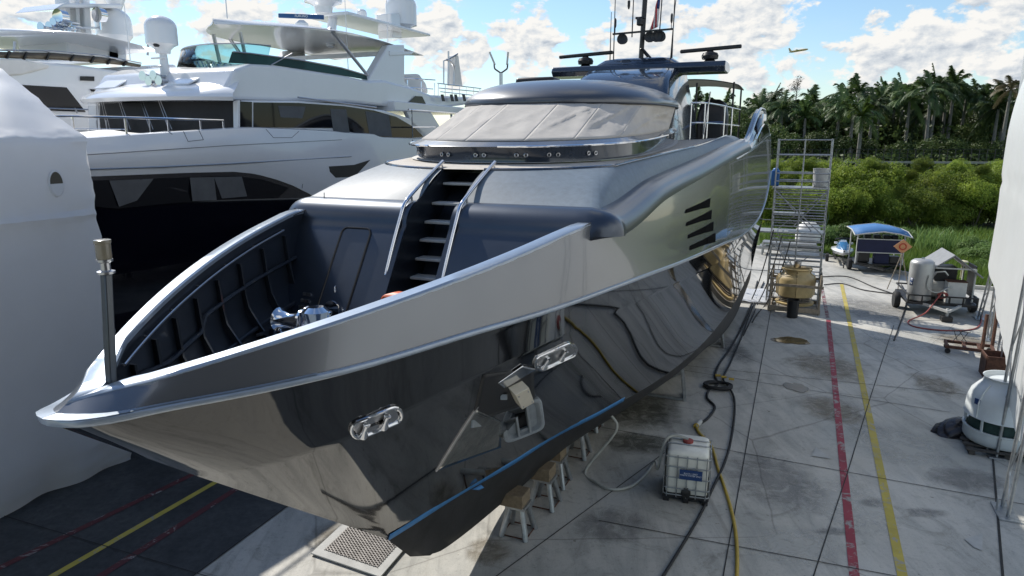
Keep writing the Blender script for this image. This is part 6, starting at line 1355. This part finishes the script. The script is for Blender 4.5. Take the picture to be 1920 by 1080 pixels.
for z in (.42, .5, .58): m.tube([YT(.70 * math.cos(a), .70 * math.sin(a), z) for a in np.linspace(0, 2 * PI, 29)[:-1]], .016, 5, True)
m.build('louvre_rings', M_woodg, yt)
m = MB(); m.lathe([(.72, .62), (.76, .64), (.77, .70), (.79, 1.35), (.74, 1.50), (.58, 1.60), (.54, 1.68), (.54, 1.78), (.64, 1.82), (.64, 1.86), (.56, 1.86), (.5, 1.7)], g, 36); m.build('barrel', M_yellow, yt, smooth=40)
for k in range(4): a = k * PI / 2 - 1.9; m = MB(); m.tube([g + V(r_ * math.cos(a), r_ * math.sin(a), z) for r_, z in ((.78, .66), (.80, 1.35), (.75, 1.51), (.59, 1.61), (.56, 1.7), (.64, 1.84))], .028, 6); m.build('barrel_seam', M_yellow, yt)
m = MB(); m.box(YT(0, 0, 1.92), (1.1, .1, .08), (DB, DS, UP)); m.lathe([(.14, 1.86), (.16, 1.9), (.16, 2.15), (.06, 2.2)], g, 14); m.build('fan_motor', M_steel, yt)
m = MB()
for x in (-1.0, 1.0): m.beam(YT(x, -.95, .12), YT(x, .95, .12), .14, .16)
for y in (-.95, .95): m.beam(YT(-1.05, y, .16), YT(1.05, y, .16), .1, .22)
for x in (-1.0, 1.0):
    for y in (-.95, .95): m.beam(YT(x, y, 0), YT(x, y, 1.75), .09, .07)
m.beam(YT(-1.05, -1.0, 1.22), YT(1.12, -1.0, 1.22), .04, .12); m.beam(YT(-1.05, 1.0, 1.22), YT(1.12, 1.0, 1.22), .04, .12); m.beam(YT(1.05, -1.0, 1.35), YT(1.05, 1.0, 1.35), .04, .4); m.build('crate_frame', M_woodg, yt, bevel=.006)
g = gp(1485, 595); m = MB(); m.lathe([(.2, 0), (.22, .02), (.25, .72), (.28, .74), (.28, .78), (.24, .78), (.21, .05)], g, 22); one(m, 'black_bin', [M_dark], 'black plastic bin in front of the yellow cooling tower', 'bin')
# clutter along the stern: hanging cables, tarp, heaps
for i, pts in enumerate([[(1418, 470, 3.0), (1412, 520, 1.5), (1425, 575, .03), (1405, 600, .03)], [(1436, 450, 3.2), (1430, 520, 1.5), (1438, 570, .03), (1412, 585, .03), (1390, 620, .03)], [(1448, 470, 3.0), (1440, 540, 1.0), (1428, 560, .03), (1400, 572, .03)]]):
    a_ = W(28.6 + .5 * i, 4.15 + .35 * i, 3.6 - .3 * i); b_ = gp(1408 + 13 * i, 566 + 4 * i) + UP * .03
    P = [a_, a_ * .75 + b_ * .25 - UP * .3, a_ * .35 + b_ * .65 - UP * .55 * .6, b_] + [gp(x, y) + UP * .03 for x, y in (((1400, 590), (1388, 618)), ((1412, 592), (1394, 630)), ((1420, 590), (1410, 606)))[i]]
    m = MB(); m.tube(smoothpath(P, 8), .024, 6); one(m, 'hanging_cable', [M_rubber], ['black cable hanging at the stern, nearest the hull', 'black cable dropping by the stern and trailing along the floor', 'black cable hanging on the scaffold side of the stern'][i], 'cable', smooth=60)
m = MB(); c = gp(1405, 556); R = []
for i in range(16): R.append([c + DB * (x - .9) + DS * (i * .2 - 1.5) + UP * (.06 + .09 * abs(math.sin(2.3 * x + i * .7)) * abs(math.sin(1.1 * i + 3 * x))) for x in np.linspace(0, 1.8, 14)])
m.loft(R); one(m, 'plastic_sheet', [M_film], 'crumpled clear plastic sheet on the floor under the stern', 'sheet', smooth=60, solid=.004)
for i, pts in enumerate([[(1545, 535), (1580, 533), (1620, 545), (1680, 552), (1708, 548)], [(1540, 520), (1590, 520), (1640, 540), (1700, 560)], [(1690, 535), (1700, 560), (1690, 600), (1676, 640)]]):
    hose(Zr(pts, .035), .026, 'power_cable', M_rubber, ['black cable crossing the floor towards the pressure tank', 'black cable snaking below the blue canopy trailer', 'black cable running along the floor joint from the trailer'][i], 'cable')
# far things beyond the scaffold
g = gp(1478, 478); m = MB(); m.box(g + UP * .5, (3.6, 1.2, .12), (DB, DS, UP)); m.box(g + UP * .8, (3.2, 1.0, .1), (DB, DS, UP))
for x in (-1.6, 1.6): m.beam(g + DB * x - DS * .5, g + DB * x - DS * .5 + UP * .8, .1, .1); m.beam(g + DB * x + DS * .5, g + DB * x + DS * .5 + UP * .8, .1, .1)
one(m, 'work_bench', [M_galv], 'grey metal bench seen through the scaffold', 'bench')
g = gp(1512, 474); m = MB(); R = []
for z, k in ((0, 1.0), (.5, 1.05), (1.0, .9), (1.3, .5)): R.append([g + DB * .75 * k * math.cos(a) * (1 + .08 * math.sin(5 * a)) + DS * .6 * k * math.sin(a) + UP * (z + .75) for a in np.linspace(0, 2 * PI, 19)[:-1]])
m.loft(R, True, True); one(m, 'white_bundle', [M_whitem], 'white wrapped bundle on the bench behind the scaffold', 'bundle', smooth=60)
# twin-head lamp post, airliner
c = V(-.95, 62, 0); lp = thing('lamp_post', 'twin headed lamp post rising behind the windscreen', 'street lamp', c)
m = MB(); m.tube([c, c + UP * 12.9], [.22, .16], 10); m.build('post', M_steel, lp)
for sg in (-1, 1):
    m = MB(); m.tube(smoothpath([c + UP * 12.9, c + UP * 13.2 + V(.45 * sg, 0, 0), c + UP * 13.35 + V(.55 * sg, 0, 0), c + UP * 13.7 + V(.58 * sg, 0, 0)], 4), .07, 6); arm = m.build('arm', M_dark, lp)
    m = MB(); m.beam(c + UP * 13.6 + V(.52 * sg, 0, 0), c + UP * 14.6 + V(.95 * sg if sg < 0 else .62, 0, 0), .55, .15); m.build('floodlight', M_ltgrey, arm)
c = ray((1497, 95)); c = V(0, 0, HC) + c / np.linalg.norm(c) * 1500; dx_ = V(.95, -.25, .13); dx_ /= np.linalg.norm(dx_); dy_ = np.cross(UP, dx_); dy_ /= np.linalg.norm(dy_)
pl_ = thing('airliner', 'airliner climbing away over the palm trees', 'aeroplane', c); M_pl = mat('airliner_paint', (.55, .42, .2), .4)
m = MB(); m.tube([c - dx_ * 17, c - dx_ * 12, c + dx_ * 12, c + dx_ * 16, c + dx_ * 17.5], [.6, 1.9, 1.9, 1.3, .3], 10); m.build('fuselage', M_pl, pl_)
m = MB()
for sg in (1, -1): m.prism([c + dx_ * 4, c - dx_ * 2, c - dx_ * 7 + dy_ * 15 * sg + UP * 1.5, c - dx_ * 4.5 + dy_ * 15 * sg + UP * 1.5], (0, 0, -.4))
m.build('wing', M_white, pl_)
m = MB(); m.prism([c - dx_ * 12 + UP * 1.5, c - dx_ * 16.5 + UP * 1.5, c - dx_ * 18.5 + UP * 7.5, c - dx_ * 16 + UP * 7.5], dy_ * .4); m.build('tail_fin', M_pl, pl_)
# ======================= vegetation =======================
def leafcloud(n, r, size, seed, squash=1.0, hollow=.45, lumps=9, drop=0.0):
    """leaf-sized faces spread through a lumpy crown"""
    g = np.random.RandomState(seed); cs = []
    for _ in range(lumps):
        d = g.normal(size=3); d /= np.linalg.norm(d); d[2] = d[2] * .8; cs.append((d * r * g.uniform(.25, .68), r * g.uniform(.28, .5)))
    v, f = [], []
    for i in range(n):
        c, rr = cs[g.randint(lumps)]; d = g.normal(size=3); d /= np.linalg.norm(d); k = g.uniform(hollow, 1) ** .5
        p = c + d * rr * k; p = p * V(1, 1, squash)
        nrm = d + g.normal(size=3) * .7 + V(0, 0, .5); nrm /= np.linalg.norm(nrm)
        a = np.cross(nrm, g.normal(size=3)); a /= np.linalg.norm(a); b = np.cross(nrm, a); s = size * g.uniform(.6, 1.4); o = len(v)
        v += [p - a * s, p - b * s * .42 + a * s * .1, p + a * s - nrm * s * .25, p + b * s * .42 + a * s * .1]; f.append((o, o + 1, o + 2, o + 3))
    return v, f
def meshof(name, v, f, m_):
    me = bpy.data.meshes.new(name); me.from_pydata([tuple(map(float, p)) for p in v], [], f); me.materials.append(m_); return me
def plant(name, label, cat, loc, rz, sc_, crown, trunk, group, kind=None):
    t = bpy.data.objects.new(name, None); col.objects.link(t); t.location = tuple(map(float, loc)); t.rotation_euler = (0, 0, rz); t.scale = (sc_, sc_, sc_) if not hasattr(sc_, '__len__') else sc_
    tag(t, label, cat, group)
    for nm, me, z in (('trunk', trunk, 0), ('crown', crown[0], crown[1])):
        if me is None: continue
        o = bpy.data.objects.new(nm, me); col.objects.link(o); o.parent = t; o.location = (0, 0, z)
    return t
# --- palms
def frond(v, f, base, az, el, ln, droop, g, wid=.55, nl=22):
    d0 = V(math.cos(az), math.sin(az), 0); P = []
    for k in range(nl + 1):
        t = k / nl; P.append(base + d0 * ln * (t * math.cos(el) * (1 - .18 * t * t)) + UP * ln * (t * math.sin(el) - droop * t * t))
    side = np.cross(d0, UP)
    for k in range(1, nl):
        p = P[k]; d = P[k + 1] - P[k - 1]; d /= np.linalg.norm(d); L_ = wid * ln * .42 * math.sin(PI * (k / nl) ** .7) ** .6 + .12
        for sg in (-1, 1):
            tip = p + side * sg * L_ * .72 + d * L_ * .55 - UP * L_ * g.uniform(.25, .75); w_ = d * .085
            o = len(v); v += [p - w_, p + w_, tip]; f.append((o, o + 1, o + 2))
        o = len(v); v += [P[k - 1] + UP * .03 + side * .03, P[k - 1] + UP * .03 - side * .03, P[k] - side * .03 + UP * .03, P[k] + side * .03 + UP * .03]; f.append((o, o + 1, o + 2, o + 3))
def palmcrown(seed, n=19, ln=3.4, mt=None):
    g = np.random.RandomState(seed); v, f = [], []
    for i in range(n):
        el = math.radians(g.uniform(-25, 78)); frond(v, f, V(0, 0, .2), i * 2.4 + g.uniform(-.3, .3), el, ln * g.uniform(.8, 1.1), g.uniform(.35, .75), g)
    return meshof('palm_crown', v, f, mt or M_palm)
def palmtrunk(h, r, seed, shaft=True):
    m = MB(); g = np.random.RandomState(seed); b = g.uniform(-.35, .35, 2)
    zs = np.linspace(0, h, 12); m.tube([V(b[0] * (z / h) ** 2 - b[0], b[1] * (z / h) ** 2 - b[1], z) for z in zs], [r * (1.15 - .45 * z / h + .10 * math.sin(PI * z / h)) for z in zs], 9)
    o = m.build('trunk_source', M_bark, smooth=60); me = o.data; bpy.data.objects.remove(o); return me
PC = [palmcrown(i) for i in (1, 2, 3, 4)]; PY_ = palmcrown(8, 15, 3.0, M_palmy); PD = palmcrown(9, 12, 2.8, M_dry)
PT = [(palmtrunk(h, .26, i), h) for i, h in enumerate((9.0, 11.0, 13.0))]
prow = [  # photo x of the crown, photo y of the crown centre, distance
 (1424, 205, 120), (1447, 190, 122), (1466, 208, 115), (1490, 215, 126), (1528, 196, 128), (1548, 210, 118), (1575, 205, 110), (1590, 180, 126), (1612, 175, 122), (1616, 222, 96), (1638, 200, 112), (1652, 190, 118), (1662, 185, 124), (1680, 180, 120), (1693, 175, 126), (1706, 190, 112), (1722, 200, 118), (1745, 172, 108), (1757, 168, 112), (1776, 168, 118), (1790, 160, 114), (1812, 185, 118), (1830, 185, 124), (1846, 182, 116), (1872, 205, 108), (1884, 200, 112), (1896, 170, 104), (1915, 190, 110), (1940, 180, 112), (1965, 190, 116), (1510, 222, 112), (1600, 212, 108), (1735, 215, 116), (1765, 205, 122), (1860, 200, 124), (1410, 215, 125), (1355, 205, 128), (1325, 210, 126), (1300, 200, 130)]
words = ['dark', 'ragged', 'full', 'drooping', 'broad', 'thin']
for i, (x, y, d) in enumerate(prow):
    r = ray((x, y)); p = V(0, 0, HC) + r * (d / r[1]); h = p[2]
    tm, th = PT[i % 3]; cm = PY_ if (x, y) == (1616, 222) else PD if (x, y) == (1896, 170) else PC[i % 4]
    lb = 'pale yellow-green young palm in front of the dark palm grove' if cm is PY_ else 'half dead palm with hanging brown fronds at the edge of the white sheeting' if cm is PD else None
    t = bpy.data.objects.new('palm_tree', None); col.objects.link(t); t.location = (p[0], p[1], 0); t.rotation_euler = (0, 0, i * 1.7)
    tag(t, lb or 'tall royal palm with dark feathery crown and pale trunk in the grove behind the yard', 'palm tree', 'palms in the grove behind the yard')
    o = bpy.data.objects.new('trunk', tm); col.objects.link(o); o.parent = t; o.scale = (1, 1, (h) / th)
    o = bpy.data.objects.new('crown', cm); col.objects.link(o); o.parent = t; o.location = (0, 0, h); k = 1.28 + .3 * ((i * 37) % 10) / 10 * (1 if cm is not PY_ else .6); o.scale = (k, k, k * (1.0 if i % 3 else 1.15))
# bare thin tree
r = ray((1490, 150)); p = V(0, 0, HC) + r * (118 / r[1])
m = MB(); g_ = np.random.RandomState(3); m.tube([V(p[0], p[1], 0), V(p[0] + .3, p[1], p[2] * .6), V(p[0] + .6, p[1], p[2])], [.2, .14, .04], 6)
for k in range(26):
    z = p[2] * (.72 + .28 * g_.rand()); a = g_.rand() * 6.28; m.tube([V(p[0] + .5, p[1], z), V(p[0] + .5 + 1.1 * math.cos(a), p[1] + math.sin(a), z + .7)], [.03, .01], 4)
bt = thing('bare_tree', 'thin bare tree standing alone above the grove skyline', 'tree', (p[0], p[1], 0)); m.build('trunk', M_barkd, bt)
v, f = leafcloud(420, 1.5, .11, 5, 1.3); mm = meshof('sparse_crown', [q + V(p[0] + .5, p[1], p[2] - 1.0) - V(p[0], p[1], 0) for q in v], f, M_dry); o = bpy.data.objects.new('crown', mm); col.objects.link(o); o.parent = bt
# --- broadleaf wood behind
def broadtrunk(seed):
    m = MB(); g = np.random.RandomState(seed); m.tube([V(0, 0, 0), V(.1, .1, 2.5), V(0, .1, 5)], [.3, .22, .15], 8)
    for k in range(6): a = k * 1.05 + g.rand(); m.tube([V(.05, .1, 2.6 + .3 * k), V(1.0 * math.cos(a), 1.0 * math.sin(a), 4.2 + .3 * k), V(2.0 * math.cos(a), 2.0 * math.sin(a), 5.6 + .3 * k)], [.13, .08, .03], 6)
    o = m.build('limb_source', M_barkd, smooth=60); me = o.data; bpy.data.objects.remove(o); return me
TR_ = [meshof('tree_crown', *leafcloud(7000, 4.2, .19, 20 + i, .95, .35, 14), M_tree) for i in range(3)]; TT = [broadtrunk(i) for i in range(2)]
g_ = np.random.RandomState(5); k = 0
for row, (d, n, h0) in enumerate(((132, 24, 10.0), (121, 22, 8.2), (108, 20, 4.8))):
    for i in range(n):
        x = 1290 + (720 * (i + g_.uniform(.1, .9)) / n); r = ray((x, 250)); p = r * (d * g_.uniform(.96, 1.04) / r[1]); s = g_.uniform(.85, 1.2)
        plant('broadleaf_tree', 'dark bushy tree filling the wood between the palms behind the yard', 'tree', (p[0], p[1], 0), g_.rand() * 6, s, (TR_[k % 3], h0 + g_.uniform(-.6, 1.0)), TT[k % 2], 'broadleaf trees of the far wood'); k += 1
for i, (x, d, h0, s) in enumerate([(835, 70, 4.5, .9), (805, 66, 4.2, .8), (870, 74, 4.6, 1.0), (775, 70, 4.6, .9), (1340, 100, 7, 1.1), (1310, 96, 7, 1.1)]):
    r = ray((x, 250)); p = r * (d / r[1]); plant('broadleaf_tree', ['green tree seen through the gap under the white yacht boat deck', 'dense green tree behind the white yacht stern, left of the gap', 'dense green tree behind the dark yacht windscreen', 'green tree hidden mostly by the white yacht', 'green tree behind the black bimini', 'green tree behind the covered deck seats'][i], 'tree', (p[0], p[1], 0), i * 1.3, s, (TR_[i % 3], h0), TT[0], 'broadleaf trees beyond the boats')
# dark undergrowth closing the wood
v, f = [], []
g_ = np.random.RandomState(9)
for i in range(22000):
    x = g_.uniform(1280, 2010); d = g_.uniform(98, 136); r = ray((x, 258)); p = r * (d / r[1]); z = g_.uniform(.2, 9.5) * (1 if d > 110 else .55); p = V(p[0], p[1], z)
    a = g_.normal(size=3); a /= np.linalg.norm(a); b = np.cross(a, g_.normal(size=3)); b /= np.linalg.norm(b); s = g_.uniform(.25, .5); o = len(v); v += [p - a * s, p - b * s * .5, p + a * s, p + b * s * .5]; f.append((o, o + 1, o + 2, o + 3))
o = bpy.data.objects.new('undergrowth', meshof('undergrowth', v, f, M_tree)); col.objects.link(o); tag(o, 'dark undergrowth below the palms of the far wood', 'undergrowth', None, 'stuff')
# --- mangrove shrubs in front
SB = [meshof('shrub_crown', *leafcloud(9000, 2.4, .085, 40 + i, .85, .5, 16), M_bush) for i in range(3)]; SG = [meshof('shrub_crown', *leafcloud(4200, 1.7, .10, 60 + i, .75, .5, 12), M_bushg) for i in range(2)]
def shrubstem(seed):
    m = MB(); g = np.random.RandomState(seed)
    for k in range(7): a = g.rand() * 6.28; m.tube([V(.1 * math.cos(a), .1 * math.sin(a), -1.9), V(.6 * math.cos(a), .6 * math.sin(a), 0), V(1.2 * math.cos(a), 1.2 * math.sin(a), 1.1)], [.06, .04, .015], 5)
    o = m.build('stem_source', M_barkd); me = o.data; bpy.data.objects.remove(o); return me
ST_ = shrubstem(1)
def shrub(x, ytop, d, s, mesh, label, group, rz):
    r = ray((x, ytop)); p = V(0, 0, HC) + r * (d / r[1]); top = p[2]; zc = top - 1.85 * s
    t = bpy.data.objects.new('shrub', None); col.objects.link(t); t.location = (p[0], p[1], 0); t.rotation_euler = (0, 0, rz); tag(t, label, 'shrub', group)
    o = bpy.data.objects.new('crown', mesh); col.objects.link(o); o.parent = t; o.location = (0, 0, zc); o.scale = (s, s, s)
    o = bpy.data.objects.new('stem', ST_); col.objects.link(o); o.parent = t; o.location = (0, 0, 1.9 * (zc / 1.9) * .5 + .0); o.scale = (s, s, max(.3, zc / 3.8))
row = [(1452, 290, 70, 1.0), (1490, 298, 68, 1.0), (1540, 306, 64, 1.05), (1575, 296, 62, 1.2), (1618, 288, 61, 1.35), (1655, 294, 62, 1.2), (1690, 312, 64, 1.1), (1722, 312, 66, 1.1), (1755, 308, 64, 1.15), (1788, 300, 62, 1.2), (1822, 300, 62, 1.25), (1858, 298, 62, 1.25), (1895, 300, 62, 1.3), (1935, 300, 62, 1.3)]
for i, (x, y, d, s) in enumerate(row): shrub(x, y, d, s, SB[i % 3], 'yellow-green mangrove shrub in the thick hedge behind the yard', 'mangrove hedge behind the yard', i * 1.1)
for i in range(16):
    x = 1445 + 450 * (i + g_.uniform(.2, .8)) / 16; shrub(x, 286 + g_.uniform(0, 26), 63 + g_.uniform(-2, 3), g_.uniform(.35, .6), SB[i % 3], 'yellow-green mangrove shrub in the thick hedge behind the yard', 'mangrove hedge behind the yard', i * 3.1)
for i in range(26):
    x = 1430 + 520 * (i + .5) / 26; shrub(x, 325 + 22 * ((i * 7) % 5) / 5 + (18 if i % 2 else 0), 60.5 - (i % 3) * .8, .98, SB[(i + 1) % 3], 'yellow-green mangrove shrub in the thick hedge behind the yard', 'mangrove hedge behind the yard', i * 2.3)
for i, (x, y, d, s) in enumerate([(1560, 398, 50, .85), (1590, 392, 50, 1.0), (1625, 394, 49, 1.05), (1660, 392, 50, 1.0), (1690, 402, 50, .85), (1545, 410, 48, .7), (1640, 405, 47, .8), (1680, 430, 46, .6)]): shrub(x, y, d, s, SG[i % 2], 'leafy green shrub behind the jet ski and blue canopy', 'green shrubs behind the canopy trailer', i * 1.9)
for i, (x, y, d, s) in enumerate([(1838, 425, 44, .7), (1860, 432, 42, .75), (1880, 440, 42, .8), (1815, 452, 43, .45), (1850, 470, 40, .55)]): shrub(x, y, d, s, SG[(i + 1) % 2], 'low green shrub in the grass beside the white sheeting', 'low shrubs by the sheeting', i * 1.4)
# --- grass
v, f = [], []; g_ = np.random.RandomState(12); A_ = [np.array(e[:2]) for e in edge]
def inside(p):                                        # beyond the kerb line
    for a, b in zip(A_[:-1], A_[1:]):
        if min(a[0], b[0]) <= p[0] <= max(a[0], b[0]) + 1e-9:
            t = (p[0] - a[0]) / (b[0] - a[0] + 1e-9); yk = a[1] + t * (b[1] - a[1]); return p[1] > yk + .25
    return False
n_ = 0
while n_ < 36000:
    x = g_.uniform(1425, 1900); y = g_.uniform(405, 552); p = gp(x, y)
    if p[0] < A_[1][0] - 5 or not inside(p): n_ += .2; continue
    n_ += 1; h = g_.uniform(.15, .5) * (1.5 if g_.rand() < .12 else 1); a = g_.rand() * 6.28; d = V(math.cos(a), math.sin(a), 0); w_ = np.cross(d, UP) * g_.uniform(.02, .045)
    o = len(v); v += [p - w_, p + w_, p + d * h * .35 + UP * h]; f.append((o, o + 1, o + 2))
o = bpy.data.objects.new('grass', meshof('grass', v, f, M_grass)); col.objects.link(o); tag(o, 'tall bright grass growing beyond the yard kerb', 'grass', None, 'stuff')
c = gp(1765, 470); v, f = [], []
for i in range(260):
    a = g_.rand() * 6.28; d = V(math.cos(a), math.sin(a), 0); b = c + V(g_.normal() * 1.2, g_.normal() * .7, 0); h = g_.uniform(.9, 1.9); sp_ = g_.uniform(.2, .7); w_ = np.cross(d, UP) * .03
    o = len(v); v += [b - w_, b + w_, b + d * h * sp_ * .5 + UP * h * .75 + w_ * .7, b + d * h * sp_ * .5 + UP * h * .75 - w_ * .7, b + d * h * sp_ + UP * h * .9]; f += [(o, o + 1, o + 2, o + 3), (o + 3, o + 2, o + 4)]
o = bpy.data.objects.new('reed_clump', meshof('reeds', [q - c for q in v], f, M_bushg)); col.objects.link(o); o.location = tuple(c); tag(o, 'clump of tall pale reeds behind the compressor trailer', 'reeds')
# --- railing of the road beyond
fa, fb = ray((1395, 300)), ray((1990, 306)); fa = fa * (92 / fa[1]); fb = fb * (92 / fb[1]); dd = (fb - fa) * V(1, 1, 0); ln = np.linalg.norm(dd); dd /= ln; fa = fa * V(1, 1, 0)
rl = thing('road_barrier', 'long metal barrier with mesh fence crossing in front of the palms', 'barrier', fa)
m = MB(); m.beam(fa + UP * 4.45, fa + dd * ln + UP * 4.25, .3, .28); m.build('barrier_beam', mat('weathered_barrier', (.26, .26, .23), .8, var=(3, .2)), rl)
m = MB()
for z in (5.0, 5.5, 6.0): m.tube([fa + UP * z, fa + dd * ln + UP * z], .03, 5)
m.build('fence_wire', M_dark, rl)
for k in range(40): m = MB(); p = fa + dd * ln * (k + .5) / 40; m.beam(p, p + UP * 6.05, .08, .08); m.build('fence_post', M_dark, rl)
